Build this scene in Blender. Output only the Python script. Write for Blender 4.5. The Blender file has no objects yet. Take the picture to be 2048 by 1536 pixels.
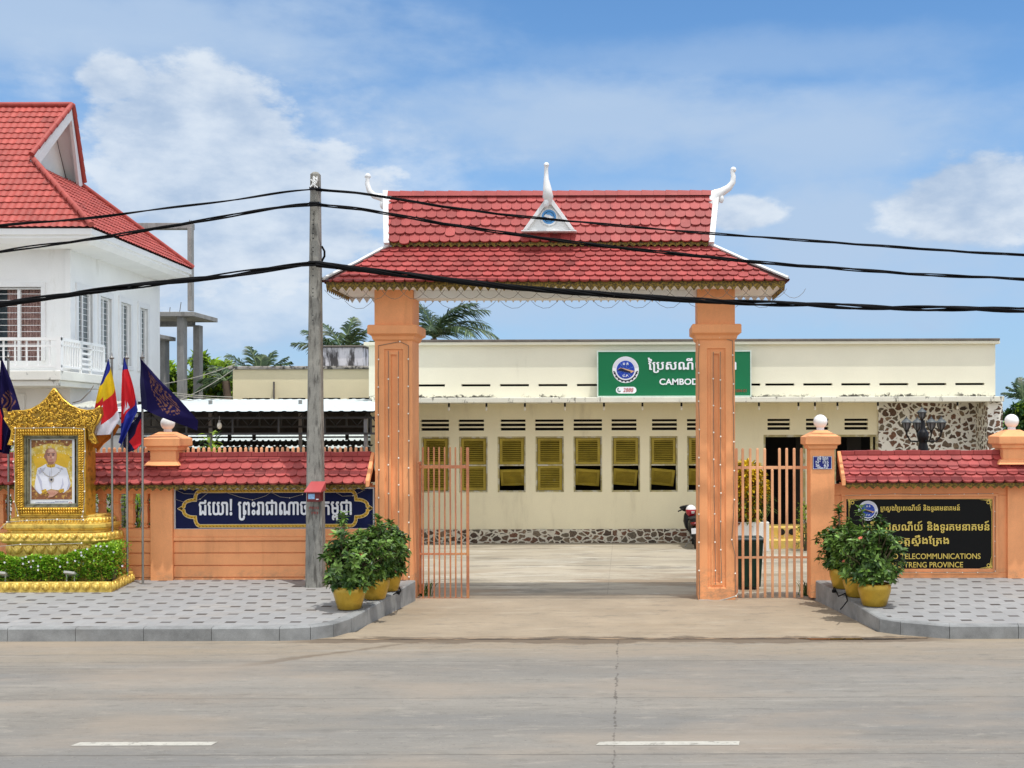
import bpy, bmesh, math, random
from mathutils import Vector, Matrix
random.seed(7)
R = math.radians
S = bpy.context.scene
COL = S.collection

# ------------------------------------------------------------------ camera
F, PX, PY, CH = 2354.0, 1250.0, 858.0, 3.2          # focal length and level axis measured on the 2048-wide photo, eye height
cam_d = bpy.data.cameras.new('camera')
cam = bpy.data.objects.new('camera', cam_d); COL.objects.link(cam)
cam.location = (0, 0, CH); cam.rotation_euler = (R(90), R(0.15), 0)
cam_d.sensor_width = 36; cam_d.lens = 36 * F / 2048
cam_d.shift_x = -(PX - 1024) / 2048; cam_d.shift_y = (PY - 768) / 2048
cam_d.clip_end = 3000
S.camera = cam
S.view_settings.view_transform = 'Standard'
try: S.view_settings.look = 'None'
except Exception: pass
S.view_settings.gamma = 1
S.view_settings.exposure = 0.12

# ------------------------------------------------------------------ sun and sky
SUN = Vector((0.20, -0.21, 1.0)).normalized()        # towards the sun: nearly overhead, behind the viewer's right shoulder
sl = bpy.data.lights.new('sun', 'SUN'); sl.energy = 3.0; sl.angle = R(0.55); sl.color = (1, .97, .92)
so = bpy.data.objects.new('sun', sl); COL.objects.link(so)
so.rotation_euler = SUN.to_track_quat('Z', 'Y').to_euler(); so.location = (5, -5, 40)

W = bpy.data.worlds.new('World'); S.world = W; W.use_nodes = True
nt = W.node_tree; N = nt.nodes; LK = nt.links
bg = N['Background']
def wn(t, **k):
    n = N.new(t)
    for a, b in k.items(): setattr(n, a, b)
    return n
def wm(op, a, b=None, c=None):
    n = wn('ShaderNodeMath', operation=op)
    for i, v in enumerate((a, b, c)):
        if v is None: continue
        if isinstance(v, (int, float)): n.inputs[i].default_value = v
        else: LK.new(v, n.inputs[i])
    return n.outputs[0]
sky = wn('ShaderNodeTexSky', sky_type='NISHITA')
sky.sun_disc = False
sky.sun_elevation = math.asin(SUN.z); sky.sun_rotation = math.atan2(SUN.x, SUN.y)
sky.air_density = 1.0; sky.dust_density = 0.25; sky.ozone_density = 2.2; sky.altitude = 50
tc = wn('ShaderNodeTexCoord'); sp = wn('ShaderNodeSeparateXYZ'); LK.new(tc.outputs['Generated'], sp.inputs[0])
az = wm('ARCTAN2', sp.outputs[0], sp.outputs[1]); el = wm('ARCSINE', sp.outputs[2])
cb = wn('ShaderNodeCombineXYZ'); LK.new(az, cb.inputs[0]); LK.new(wm('MULTIPLY', el, 1.9), cb.inputs[1])
def noise(scale, detail, rough, off=0.0, sy=1.0):
    m = wn('ShaderNodeMapping'); m.inputs['Location'].default_value = (off, off * .7, off * .3); m.inputs['Scale'].default_value = (1, sy, 1)
    LK.new(cb.outputs[0], m.inputs[0])
    n = wn('ShaderNodeTexNoise'); n.inputs['Scale'].default_value = scale; n.inputs['Detail'].default_value = detail; n.inputs['Roughness'].default_value = rough
    LK.new(m.outputs[0], n.inputs[0]); return n.outputs[0]
def smooth(v, a, b):
    n = wn('ShaderNodeMapRange', interpolation_type='SMOOTHSTEP'); LK.new(v, n.inputs[0])
    n.inputs[1].default_value = a; n.inputs[2].default_value = b; return n.outputs[0]
def blob(px, py, rx, ry):                            # one cloud's place in the sky: azimuth, elevation and their half widths
    a0, e0 = math.atan((px - PX) / F), math.atan((PY - py) / F)
    dx = wm('DIVIDE', wm('SUBTRACT', az, a0), rx / F); dy = wm('DIVIDE', wm('SUBTRACT', el, e0), ry / F)
    return wm('SUBTRACT', 1.0, wm('SQRT', wm('ADD', wm('MULTIPLY', dx, dx), wm('MULTIPLY', dy, dy))))
n1 = noise(9, 8, .56); n2 = noise(24, 6, .6, 3.1); n3 = noise(5, 6, .55, 7.7, 2.2)
puff = wm('ADD', wm('MULTIPLY', wm('SUBTRACT', n1, .5), 1.15), wm('MULTIPLY', wm('SUBTRACT', n2, .5), .75))
def cum(px, py, rx, ry): return smooth(wm('ADD', blob(px, py, rx, ry), puff), -.04, .28)
c = wm('MULTIPLY', smooth(wm('ADD', blob(430, 470, 520, 260), puff), -.25, .7), .75)
c = wm('MAXIMUM', c, cum(390, 300, 225, 150))
for b in ((500, 435, 330, 165), (235, 215, 80, 50), (660, 420, 150, 85), (1950, 420, 190, 110), (60, 540, 420, 130), (1480, 430, 90, 40)): c = wm('MAXIMUM', c, cum(*b))
veil = smooth(n3, .36, .62)
vb = wm('MAXIMUM', wm('MAXIMUM', blob(1350, 250, 800, 130), blob(330, 90, 700, 150)), wm('MAXIMUM', blob(1100, 640, 1500, 200), blob(650, 600, 800, 260)))
veil = wm('MULTIPLY', veil, smooth(wm('ADD', vb, wm('MULTIPLY', wm('SUBTRACT', n1, .5), .8)), -.15, .75))
soft = None
hz = wm('MULTIPLY', wm('SUBTRACT', 1.0, smooth(el, .02, .36)), .72)
veil = wm('MAXIMUM', wm('MULTIPLY', veil, .8), hz)
for b_, am in (((1180, 240, 560, 95), .85), ((1650, 300, 400, 100), .75), ((150, 110, 700, 120), .85), ((1560, 580, 640, 100), .85), ((950, 600, 520, 75), .75), ((500, 640, 500, 90), .7), ((1750, 480, 460, 150), .9), ((1330, 420, 300, 70), .5), ((1500, 120, 500, 50), .35)):
    k_ = wm('MULTIPLY', smooth(wm('ADD', blob(*b_), wm('MULTIPLY', puff, .9)), -.35, .75), am); soft = k_ if soft is None else wm('MAXIMUM', soft, k_)
mxv = wn('ShaderNodeMix', data_type='RGBA'); LK.new(veil, mxv.inputs[0])
tint = wn('ShaderNodeMix', data_type='RGBA', blend_type='MULTIPLY'); tint.inputs[0].default_value = 1
LK.new(sky.outputs[0], tint.inputs[6]); tint.inputs[7].default_value = (.80, 1.12, 1.34, 1)
LK.new(tint.outputs[2], mxv.inputs[6]); mxv.inputs[7].default_value = (3.15, 4.6, 6.9, 1)
shade = smooth(wm('ADD', n1, wm('MULTIPLY', n2, .4)), .46, .86)
cc = wn('ShaderNodeMix', data_type='RGBA'); LK.new(shade, cc.inputs[0])
cc.inputs[6].default_value = (3.7, 4.7, 6.2, 1); cc.inputs[7].default_value = (6.6, 7.2, 7.9, 1)
mxc = wn('ShaderNodeMix', data_type='RGBA'); mxs = wn('ShaderNodeMix', data_type='RGBA'); LK.new(soft, mxs.inputs[0]); LK.new(mxv.outputs[2], mxs.inputs[6]); mxs.inputs[7].default_value = (4.0, 5.2, 6.9, 1)
LK.new(wm('MULTIPLY', c, .88), mxc.inputs[0]); LK.new(mxs.outputs[2], mxc.inputs[6]); LK.new(cc.outputs[2], mxc.inputs[7])
# bright cloud added out of view, behind, beside and overhead, to fill shaded walls
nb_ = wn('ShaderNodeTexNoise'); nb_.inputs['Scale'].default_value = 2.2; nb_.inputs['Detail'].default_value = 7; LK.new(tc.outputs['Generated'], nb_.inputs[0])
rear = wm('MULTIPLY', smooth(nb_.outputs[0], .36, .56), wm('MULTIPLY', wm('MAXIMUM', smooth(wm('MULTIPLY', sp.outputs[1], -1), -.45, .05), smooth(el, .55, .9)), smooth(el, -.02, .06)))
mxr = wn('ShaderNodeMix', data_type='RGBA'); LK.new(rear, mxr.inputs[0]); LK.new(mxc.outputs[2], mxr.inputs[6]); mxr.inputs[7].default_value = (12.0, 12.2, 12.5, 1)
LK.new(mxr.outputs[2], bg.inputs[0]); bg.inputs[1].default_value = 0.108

# ------------------------------------------------------------------ helpers
def X(px, Y): return (px - PX) * Y / F
def Z(py, Y): return CH - (py - PY) * Y / F
def P(px, py, Y): return Vector((X(px, Y), Y, Z(py, Y)))

class MB:
    def __init__(s): s.bm = bmesh.new(); s.t = s.bm.faces.layers.float.new('tint')
    def poly(s, pts, mi=0, tint=0.0):
        try: f = s.bm.faces.new([s.bm.verts.new(p) for p in pts])
        except ValueError: return None
        f.material_index = mi; f[s.t] = tint; return f
    def mesh(s, vs, fs, mi=0, tint=0.0):
        v = [s.bm.verts.new(p) for p in vs]
        for f in fs:
            try: g = s.bm.faces.new([v[i] for i in f])
            except ValueError: continue
            g.material_index = mi; g[s.t] = tint
        return v
    def box(s, x0, x1, y0, y1, z0, z1, mi=0, M=None):
        vs = [Vector((x, y, z)) for z in (z0, z1) for y in (y0, y1) for x in (x0, x1)]
        if M: vs = [M @ v for v in vs]
        s.mesh(vs, [(0, 1, 5, 4), (2, 6, 7, 3), (0, 4, 6, 2), (1, 3, 7, 5), (4, 5, 7, 6), (0, 2, 3, 1)], mi)
    def frustum(s, x, y, z0, z1, w0, w1, d0=None, d1=None, mi=0):
        d0 = d0 or w0; d1 = d1 or w1
        vs = [(x + a * w, y + b * d, z) for z, w, d in ((z0, w0 / 2, d0 / 2), (z1, w1 / 2, d1 / 2)) for a, b in ((-1, -1), (1, -1), (1, 1), (-1, 1))]
        s.mesh(vs, [(3, 2, 1, 0), (4, 5, 6, 7)] + [(i, (i + 1) % 4, 4 + (i + 1) % 4, 4 + i) for i in range(4)], mi)
    def prism(s, pts, y0, y1, mi=0):                # outline in x,z pushed along y
        n = len(pts)
        s.mesh([(x, y0, z) for x, z in pts] + [(x, y1, z) for x, z in pts],
               [tuple(range(n)), tuple(range(2 * n - 1, n - 1, -1))] + [(i, i + n, (i + 1) % n + n, (i + 1) % n) for i in range(n)], mi)
    def prismx(s, pts, x0, x1, mi=0):               # outline in y,z pushed along x
        n = len(pts)
        s.mesh([(x0, y, z) for y, z in pts] + [(x1, y, z) for y, z in pts],
               [tuple(range(n)), tuple(range(2 * n - 1, n - 1, -1))] + [(i, i + n, (i + 1) % n + n, (i + 1) % n) for i in range(n)], mi)
    def prismz(s, pts, z0, z1, mi=0):
        n = len(pts)
        s.mesh([(x, y, z0) for x, y in pts] + [(x, y, z1) for x, y in pts],
               [tuple(range(n)), tuple(range(2 * n - 1, n - 1, -1))] + [(i, i + n, (i + 1) % n + n, (i + 1) % n) for i in range(n)], mi)
    def tube(s, path, r, n=8, mi=0, flat=1.0):
        path = [Vector(p) for p in path]; m = len(path)
        rs = r if isinstance(r, (list, tuple)) else [r] * m
        rings = []; side = None
        for i, p in enumerate(path):
            d = (path[min(i + 1, m - 1)] - path[max(i - 1, 0)]).normalized()
            if side is None:
                side = d.cross(Vector((0, 0, 1)))
                if side.length < 1e-3: side = d.cross(Vector((0, 1, 0)))
            side = (side - d * side.dot(d)).normalized(); up = side.cross(d)
            rings.append([s.bm.verts.new(p + (side * math.cos(2 * math.pi * k / n) + up * math.sin(2 * math.pi * k / n) * flat) * rs[i]) for k in range(n)])
        for a, b in zip(rings, rings[1:]):
            for k in range(n):
                f = s.bm.faces.new((a[k], a[(k + 1) % n], b[(k + 1) % n], b[k])); f.material_index = mi
        for g in (rings[0][::-1], rings[-1]):
            f = s.bm.faces.new(g); f.material_index = mi
    def lathe(s, prof, cx=0, cy=0, n=24, mi=0):
        rings = [[s.bm.verts.new((cx + r * math.cos(2 * math.pi * k / n), cy + r * math.sin(2 * math.pi * k / n), z)) for k in range(n)] for r, z in prof]
        for a, b in zip(rings, rings[1:]):
            for k in range(n):
                f = s.bm.faces.new((a[k], a[(k + 1) % n], b[(k + 1) % n], b[k])); f.material_index = mi
        for g in (rings[0][::-1], rings[-1]):
            f = s.bm.faces.new(g); f.material_index = mi
    def sphere(s, c, r, u=12, v=8, mi=0, M=None):
        rr = r if isinstance(r, (list, tuple)) else (r, r, r)
        m = Matrix.Translation(Vector(c)) @ (M or Matrix()) @ Matrix.Diagonal((rr[0], rr[1], rr[2], 1))
        k0 = len(s.bm.faces)
        res = bmesh.ops.create_uvsphere(s.bm, u_segments=u, v_segments=v, radius=1, matrix=m)
        if mi:
            for vv in res['verts']:
                for f in vv.link_faces: f.material_index = mi
    def disc(s, cx, cz, y, r, n=40, mi=0, rz=None, a0=0, a1=None):
        rz = rz or r
        if a1 is None: s.poly([(cx + r * math.cos(2 * math.pi * k / n), y, cz + rz * math.sin(2 * math.pi * k / n)) for k in range(n)], mi)
    def ring(s, cx, cz, y, r0, r1, n=48, mi=0, a0=0, a1=2 * math.pi):
        for k in range(n):
            t0 = a0 + (a1 - a0) * k / n; t1 = a0 + (a1 - a0) * (k + 1) / n
            s.poly([(cx + r * math.cos(t), y, cz + r * math.sin(t)) for r, t in ((r0, t0), (r0, t1), (r1, t1), (r1, t0))][::-1], mi)
    def build(s, name, mats, parent=None, smooth=None, bevel=0, recalc=True, kind=None):
        bm = s.bm
        if smooth is not None: bmesh.ops.remove_doubles(bm, verts=bm.verts, dist=1e-5)
        if recalc: bmesh.ops.recalc_face_normals(bm, faces=bm.faces)
        off = Vector((0, 0, 0)); q = parent
        while q: off += q.location; q = q.parent
        if off.length: bmesh.ops.translate(bm, verts=bm.verts, vec=-off)
        me = bpy.data.meshes.new(name); bm.to_mesh(me); bm.free()
        for m in (mats if isinstance(mats, (list, tuple)) else [mats]): me.materials.append(m)
        o = bpy.data.objects.new(name, me); COL.objects.link(o)
        if parent: o.parent = parent
        if smooth is not None:
            for p in me.polygons: p.use_smooth = True
            if smooth < 180: me.set_sharp_from_angle(angle=R(smooth))
        if bevel:
            b = o.modifiers.new('bevel', 'BEVEL'); b.width = bevel; b.segments = 2; b.limit_method = 'ANGLE'; b.angle_limit = R(40)
        if kind: o['kind'] = kind
        return o

def tag(o, label, cat, group=None, kind=None):
    o['label'] = label; o['category'] = cat
    if group: o['group'] = group
    if kind: o['kind'] = kind
    return o
def thing(name, label, cat, loc=(0, 0, 0), group=None):
    o = bpy.data.objects.new(name, None); COL.objects.link(o); o.location = loc; o.empty_display_size = .2
    return tag(o, label, cat, group)
def copy_tree(o, parent=None):
    c = o.copy(); COL.objects.link(c)
    if parent: c.parent = parent
    for ch in [x for x in COL.objects if x.parent == o]: copy_tree(ch, c)
    return c
def lerp(a, b, t): return a + (b - a) * t

# ------------------------------------------------------------------ materials
def mat(name, col, rough=.65, var=.12, scale=2.5, fine=40, bump=.0, metal=0., spec=.4, stretch=(1, 1, 1), dirt=None, dscale=1.5, dlo=.52, dhi=.72, damt=.6, dstretch=None, tintk=0., sss=None, trans=None, bdist=.01):
    m = bpy.data.materials.new(name); m.use_nodes = True
    t = m.node_tree; n = t.nodes; b = n['Principled BSDF']
    tcn = n.new('ShaderNodeTexCoord'); mp = n.new('ShaderNodeMapping'); mp.inputs['Scale'].default_value = stretch
    t.links.new(tcn.outputs['Object'], mp.inputs[0])
    def nz(sc, det, ro=.6, src=None):
        q = n.new('ShaderNodeTexNoise'); q.inputs['Scale'].default_value = sc; q.inputs['Detail'].default_value = det; q.inputs['Roughness'].default_value = ro
        t.links.new((src or mp).outputs[0], q.inputs[0]); return q
    a = nz(scale, 6); f = nz(fine, 3)
    ad = n.new('ShaderNodeMath'); ad.operation = 'MULTIPLY_ADD'; t.links.new(f.outputs[0], ad.inputs[0]); ad.inputs[1].default_value = .45; t.links.new(a.outputs[0], ad.inputs[2])
    mr = n.new('ShaderNodeMapRange'); t.links.new(ad.outputs[0], mr.inputs[0])
    mr.inputs[1].default_value = .45; mr.inputs[2].default_value = 1.0; mr.inputs[3].default_value = 1 - var * 1.3; mr.inputs[4].default_value = 1 + var
    hs = n.new('ShaderNodeVectorMath'); hs.operation = 'SCALE'; hs.inputs[0].default_value = col[:3]; t.links.new(mr.outputs[0], hs.inputs['Scale'])
    out = hs.outputs[0]
    if tintk:
        at = n.new('ShaderNodeAttribute'); at.attribute_name = 'tint'
        mm = n.new('ShaderNodeMath'); mm.operation = 'MULTIPLY_ADD'; t.links.new(at.outputs['Fac'], mm.inputs[0]); mm.inputs[1].default_value = tintk; mm.inputs[2].default_value = 1
        h2 = n.new('ShaderNodeVectorMath'); h2.operation = 'SCALE'; t.links.new(out, h2.inputs[0]); t.links.new(mm.outputs[0], h2.inputs['Scale']); out = h2.outputs[0]
    if dirt:
        mp2 = mp
        if dstretch:
            mp2 = n.new('ShaderNodeMapping'); mp2.inputs['Scale'].default_value = dstretch; t.links.new(tcn.outputs['Object'], mp2.inputs[0])
        d = nz(dscale, 8, .65, mp2)
        r2 = n.new('ShaderNodeMapRange'); r2.interpolation_type = 'SMOOTHSTEP'; t.links.new(d.outputs[0], r2.inputs[0]); r2.inputs[1].default_value = dlo; r2.inputs[2].default_value = dhi; r2.inputs[4].default_value = damt
        mx = n.new('ShaderNodeMix'); mx.data_type = 'RGBA'; t.links.new(r2.outputs[0], mx.inputs[0]); t.links.new(out, mx.inputs[6]); mx.inputs[7].default_value = (*dirt, 1); out = mx.outputs[2]
    t.links.new(out, b.inputs['Base Color'])
    b.inputs['Roughness'].default_value = rough; b.inputs['Metallic'].default_value = metal; b.inputs['Specular IOR Level'].default_value = spec
    if bump:
        bp = n.new('ShaderNodeBump'); bp.inputs['Strength'].default_value = bump; bp.inputs['Distance'].default_value = bdist
        t.links.new(ad.outputs[0], bp.inputs['Height']); t.links.new(bp.outputs[0], b.inputs['Normal'])
    if trans:
        tr = n.new('ShaderNodeBsdfTranslucent'); t.links.new(out, tr.inputs[0]); ms = n.new('ShaderNodeMixShader'); ms.inputs[0].default_value = trans
        t.links.new(b.outputs[0], ms.inputs[1]); t.links.new(tr.outputs[0], ms.inputs[2]); t.links.new(ms.outputs[0], n['Material Output'].inputs[0])
    return m
def nodes_of(m): return m.node_tree, m.node_tree.nodes, m.node_tree.nodes['Principled BSDF']

ORANGE = mat('orange_paint', (.88, .375, .155), .68, .15, 1.1, 60, .18, dirt=(.56, .24, .10), dscale=1.1, dlo=.5, dhi=.78, damt=.55, dstretch=(2.5, 2.5, .5))
TILE = mat('red_roof_tile', (.355, .060, .054), .55, .15, 2.0, 50, .05, spec=.3, tintk=.17, dirt=(.52, .16, .13), dscale=2.2, dlo=.5, dhi=.8, damt=.45)
TILE_UNDER = mat('tile_batten', (.09, .025, .022), .8)
HTILE = mat('house_roof_tile', (.385, .068, .052), .6, .16, 1.6, 40, .08, tintk=.14, dirt=(.30, .05, .035), dscale=2.4, dlo=.5, dhi=.8, damt=.5)
WHITE = mat('white_paint', (.80, .80, .79), .55, .06, 2, 30, .05)
WHITE_OLD = mat('weathered_white', (.85, .85, .83), .7, .05, 1.2, 30, .08, dirt=(.52, .50, .43), dscale=1.6, dlo=.58, dhi=.80, damt=.5, dstretch=(1.5, 1.5, .4))
CREAM = mat('cream_wall', (.86, .79, .55), .75, .06, .7, 30, .08, dirt=(.50, .43, .27), dscale=1.3, dlo=.52, dhi=.82, damt=.5, dstretch=(1.6, 1, .35))
CREAM_HI = mat('pale_cream_parapet', (.78, .75, .60), .75, .05, .7, 30, .06, dirt=(.50, .46, .34), dscale=1.2, dlo=.6, dhi=.9, damt=.5, dstretch=(2, 1, .35))
CREAM_LO = mat('buff_annex_wall', (.80, .69, .45), .78, .06, .8, 30, .06, dirt=(.52, .42, .25), dscale=1.1, dlo=.58, dhi=.85, damt=.5, dstretch=(1.6, 1, .4))
SLAB = mat('stained_slab', (.76, .74, .62), .8, .10, 1.5, 30, .15, dirt=(.06, .055, .045), dscale=3.2, dlo=.56, dhi=.68, damt=.85, dstretch=(2.4, 1, .9))
CAPDARK = mat('dark_roof_edge', (.16, .14, .12), .9, .3, 3, 30, .2)
SHUT = mat('olive_shutter', (.36, .27, .03), .55, .22, 3, 30, .1, dirt=(.42, .36, .16), dscale=5, dlo=.62, dhi=.72, damt=.5)
SHUT_FRAME = mat('old_window_frame', (.46, .40, .20), .75, .3, 5, 30, .15, dirt=(.60, .58, .48), dscale=4, dlo=.48, dhi=.6, damt=.9)
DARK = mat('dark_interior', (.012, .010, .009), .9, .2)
DARKROOM = mat('dim_interior', (.05, .045, .04), .9, .2)
GOLD = mat('gold_paint', (.74, .45, .06), .33, .28, 6, 60, .35, metal=.72, dirt=(.22, .11, .02), dscale=9, dlo=.5, dhi=.66, damt=.7)
GOLD2 = mat('pale_gold_paint', (.80, .57, .13), .38, .22, 7, 60, .3, metal=.4, dirt=(.34, .18, .03), dscale=10, dlo=.5, dhi=.66, damt=.65)
GOLD_TRIM = mat('gold_trim', (.30, .185, .025), .5, .35, 18, 70, .4, metal=.3, dirt=(.06, .035, .012), dscale=26, dlo=.44, dhi=.56, damt=.85)
POT = mat('gold_pot_glaze', (.50, .315, .035), .30, .15, 3, 40, .08, metal=.35, dirt=(.26, .16, .03), dscale=4, dlo=.5, dhi=.75, damt=.7)
CONC = mat('pole_concrete', (.28, .268, .235), .9, .28, 3, 60, .4, dirt=(.06, .054, .046), dscale=6, dlo=.48, dhi=.64, damt=.72, dstretch=(3, 3, .5))
CONC_RAW = mat('raw_concrete', (.30, .295, .28), .9, .2, 2, 30, .25, dirt=(.12, .115, .10), dscale=2.5, dlo=.5, dhi=.75, damt=.7, dstretch=(2, 2, .5))
GRANITE = mat('grey_granite', (.25, .255, .25), .8, .34, 2.6, 110, .15, dirt=(.15, .14, .12), dscale=1.6, dlo=.52, dhi=.8, damt=.6)
GATEPAINT = mat('gate_bar_paint', (.84, .43, .22), .5, .1, 3, 40, .05)
GATERUST = mat('rusty_gate_paint', (.58, .225, .11), .55, .2, 4, 40, .08, dirt=(.66, .30, .12), dscale=3, dlo=.5, dhi=.6, damt=.8)
METAL = mat('grey_steel', (.30, .29, .27), .4, .1, metal=.7)
DARKMETAL = mat('dark_steel', (.055, .055, .055), .6, .2)
BLACK = mat('black_paint', (.009, .009, .010), .4, .2, spec=.25)
RUBBER = mat('rubber', (.015, .015, .015), .8, .2)
CABLE = mat('black_cable', (.008, .008, .009), .8, .2, spec=.1)
WIRE = mat('thin_wire', (.20, .165, .13), .7, .2)
WIREW = mat('pale_wire', (.36, .33, .28), .7, .2)
BULB = mat('bulb_cover', (.85, .80, .68), .25, .03)
GLOBE = mat('opal_globe', (.88, .86, .82), .12, .02, spec=.6)
NAVY = mat('navy_board', (.006, .010, .055), .5, .15, 2, spec=.15)
BOARDBLACK = mat('black_board', (.005, .005, .005), .4, .2, 1, spec=.15)
LETTERGOLD = mat('gold_letter', (.78, .58, .12), .45, .08, 8)
LETTERWHITE = mat('white_letter', (.84, .86, .90), .45, .03)
SIGNGOLD = mat('sign_gold', (.66, .40, .03), .5, .1, 30, dirt=(.20, .09, .01), dscale=40, dlo=.5, dhi=.58, damt=.8)
GREEN = mat('green_board', (.0, .155, .055), .45, .06, 1)
BLUE = mat('logo_blue', (.012, .055, .42), .45, .08)
INK = mat('ink', (.008, .010, .035), .5, .1)
TAN = mat('logo_tan', (.70, .42, .22), .5, .08)
GREYW = mat('logo_grey', (.66, .67, .74), .5, .04)
REDINK = mat('red_ink', (.42, .012, .018), .5, .1)
FRAMEM = mat('sign_edge', (.60, .60, .60), .4, .08, metal=.3)
GLASS = mat('window_glass', (.10, .13, .15), .08, .15, spec=.8)
CURTAIN = mat('patterned_curtain', (.52, .36, .32), .85, .35, 14, 40, .1, stretch=(3, 3, .6), dirt=(.16, .05, .05), dscale=26, dlo=.5, dhi=.58, damt=.7)
TRUNK = mat('bark', (.14, .10, .07), .9, .25, 5, 30, .4)
LEAF = [mat('leaf_dark', (.042, .098, .018), .42, .3, 4, tintk=.55, trans=.18), mat('leaf_mid', (.125, .225, .036), .42, .3, 4, tintk=.55, trans=.28), mat('leaf_light', (.21, .35, .08), .45, .25, 4, tintk=.5, trans=.25)]
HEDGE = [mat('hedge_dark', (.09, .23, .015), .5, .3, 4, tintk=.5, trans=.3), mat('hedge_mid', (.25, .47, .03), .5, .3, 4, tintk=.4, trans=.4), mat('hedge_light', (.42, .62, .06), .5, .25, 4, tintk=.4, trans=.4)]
PALM = [mat('palm_leaf', (.030, .065, .022), .45, .3, 3, tintk=.5, trans=.15), mat('palm_leaf_pale', (.12, .17, .07), .45, .3, 3, tintk=.5, trans=.15)]
FARLEAF = [mat('tree_leaf_dark', (.030, .085, .018), .6, .3, 2, tintk=.5, trans=.2), mat('tree_leaf_bright', (.30, .45, .04), .6, .3, 2, tintk=.4, trans=.4)]
CROTON = [mat('croton_yellow', (.72, .50, .02), .45, .2, 4, tintk=.4, trans=.25), mat('croton_green', (.16, .20, .03), .5, .3, 4, tintk=.4, trans=.2), mat('croton_rust', (.20, .07, .02), .5, .3, 4, tintk=.4)]
PETALW = mat('white_petal', (.86, .85, .88), .5, .03, trans=.2)
PETALR = mat('salmon_petal', (.72, .20, .12), .5, .1, trans=.2)
STEM = mat('stem', (.16, .12, .07), .8, .3, 8)
SOIL = mat('soil', (.045, .035, .025), .95, .3, 8)
WHITEBOX = mat('white_cement', (.74, .74, .70), .7, .06)
STEPY = mat('yellow_step', (.74, .52, .12), .7, .2, 4, dirt=(.45, .40, .32), dscale=4, dlo=.5, dhi=.62, damt=.7)
BIN = mat('green_bin', (.005, .045, .030), .42, .12)
BINLID = mat('dark_bin_lid', (.008, .030, .035), .4, .12)
REDBOX = mat('maroon_steel_box', (.16, .018, .018), .42, .1)
REDLID = mat('red_box_lid', (.42, .07, .07), .42, .08)
STICKER = mat('blue_sticker', (.30, .52, .80), .5, .2, 30)
CORR = mat('painted_sheet_metal', (.60, .66, .65), .5, .05, 1.0, 30, .03)
UNDER = mat('shaded_underside', (.05, .048, .045), .8, .3, 4)  # dark colour standing in for the shade beneath the carport roof
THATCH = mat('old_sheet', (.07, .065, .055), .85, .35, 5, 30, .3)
GLASSL = mat('lantern_glass', (.17, .18, .18), .2, .15)
PLATE = mat('plate_blue', (.008, .015, .19), .35, .08)
SKIN = mat('picture_skin', (.56, .29, .20), .6, .05)
PAPER = mat('picture_paper', (.78, .79, .80), .45, .03)
PICW = mat('picture_white_cloth', (.74, .74, .80), .6, .05, 6)
PICY = mat('picture_yellow', (.70, .48, .06), .6, .25, 9, dirt=(.80, .70, .36), dscale=14, dlo=.48, dhi=.6, damt=.8)
PICO = mat('picture_throne', (.76, .46, .03), .6, .12, 5)
PICB = mat('picture_brown', (.26, .10, .04), .6, .3, 9, dirt=(.60, .36, .08), dscale=14, dlo=.5, dhi=.6, damt=.8)
FR_GREY = mat('grey_green_frame', (.22, .21, .14), .4, .3, 8, metal=.3, dirt=(.05, .045, .03), dscale=9, dlo=.5, dhi=.65, damt=.7)
FL_NAVY = mat('flag_navy', (.007, .004, .045), .8, .12, 5, spec=.15, trans=.06); FL_BLUE = mat('flag_blue', (.010, .022, .26), .75, .12, 5, trans=.15)
FL_RED = mat('flag_red', (.66, .014, .022), .75, .12, 5, trans=.2); FL_YEL = mat('flag_yellow', (.82, .56, .01), .75, .1, 5, trans=.2)
FL_WHT = mat('flag_white', (.78, .77, .84), .75, .06, 5, trans=.2); FL_ORG = mat('flag_orange', (.50, .15, .015), .75, .1, 5, trans=.15)
FL_EMB = mat('flag_emblem', (.15, .055, .035), .75, .5, 24); FL_DARK = mat('flag_dark_navy', (.006, .005, .045), .8, .1, trans=.1)
CANAL_ROAD = None

def mix_layer(m, col, maker, amt=1.0):
    """lay another colour over the material's base where maker(tree, geometry position) is 1"""
    t, n, b = nodes_of(m); cur = b.inputs['Base Color'].links[0].from_socket
    g = n.new('ShaderNodeNewGeometry'); s = n.new('ShaderNodeSeparateXYZ'); t.links.new(g.outputs['Position'], s.inputs[0])
    def mth(op, a, bb=None, c=None):
        q = n.new('ShaderNodeMath'); q.operation = op
        for i, v in enumerate((a, bb, c)):
            if v is None: continue
            if isinstance(v, (int, float)): q.inputs[i].default_value = v
            else: t.links.new(v, q.inputs[i])
        return q.outputs[0]
    def nz(sc, det=6, ro=.6, st=(1, 1, 1)):
        mp = n.new('ShaderNodeMapping'); mp.inputs['Scale'].default_value = st; t.links.new(g.outputs['Position'], mp.inputs[0])
        q = n.new('ShaderNodeTexNoise'); q.inputs['Scale'].default_value = sc; q.inputs['Detail'].default_value = det; q.inputs['Roughness'].default_value = ro
        t.links.new(mp.outputs[0], q.inputs[0]); return q.outputs[0]
    def sm(v, a, bb):
        q = n.new('ShaderNodeMapRange'); q.interpolation_type = 'SMOOTHSTEP'; t.links.new(v, q.inputs[0]); q.inputs[1].default_value = a; q.inputs[2].default_value = bb; return q.outputs[0]
    fac = maker(mth, nz, sm, s.outputs[0], s.outputs[1], s.outputs[2])
    if amt != 1: fac = mth('MULTIPLY', fac, amt)
    mx = n.new('ShaderNodeMix'); mx.data_type = 'RGBA'; t.links.new(fac, mx.inputs[0]); t.links.new(cur, mx.inputs[6]); mx.inputs[7].default_value = (*col, 1)
    t.links.new(mx.outputs[2], b.inputs['Base Color'])
    return fac

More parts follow.
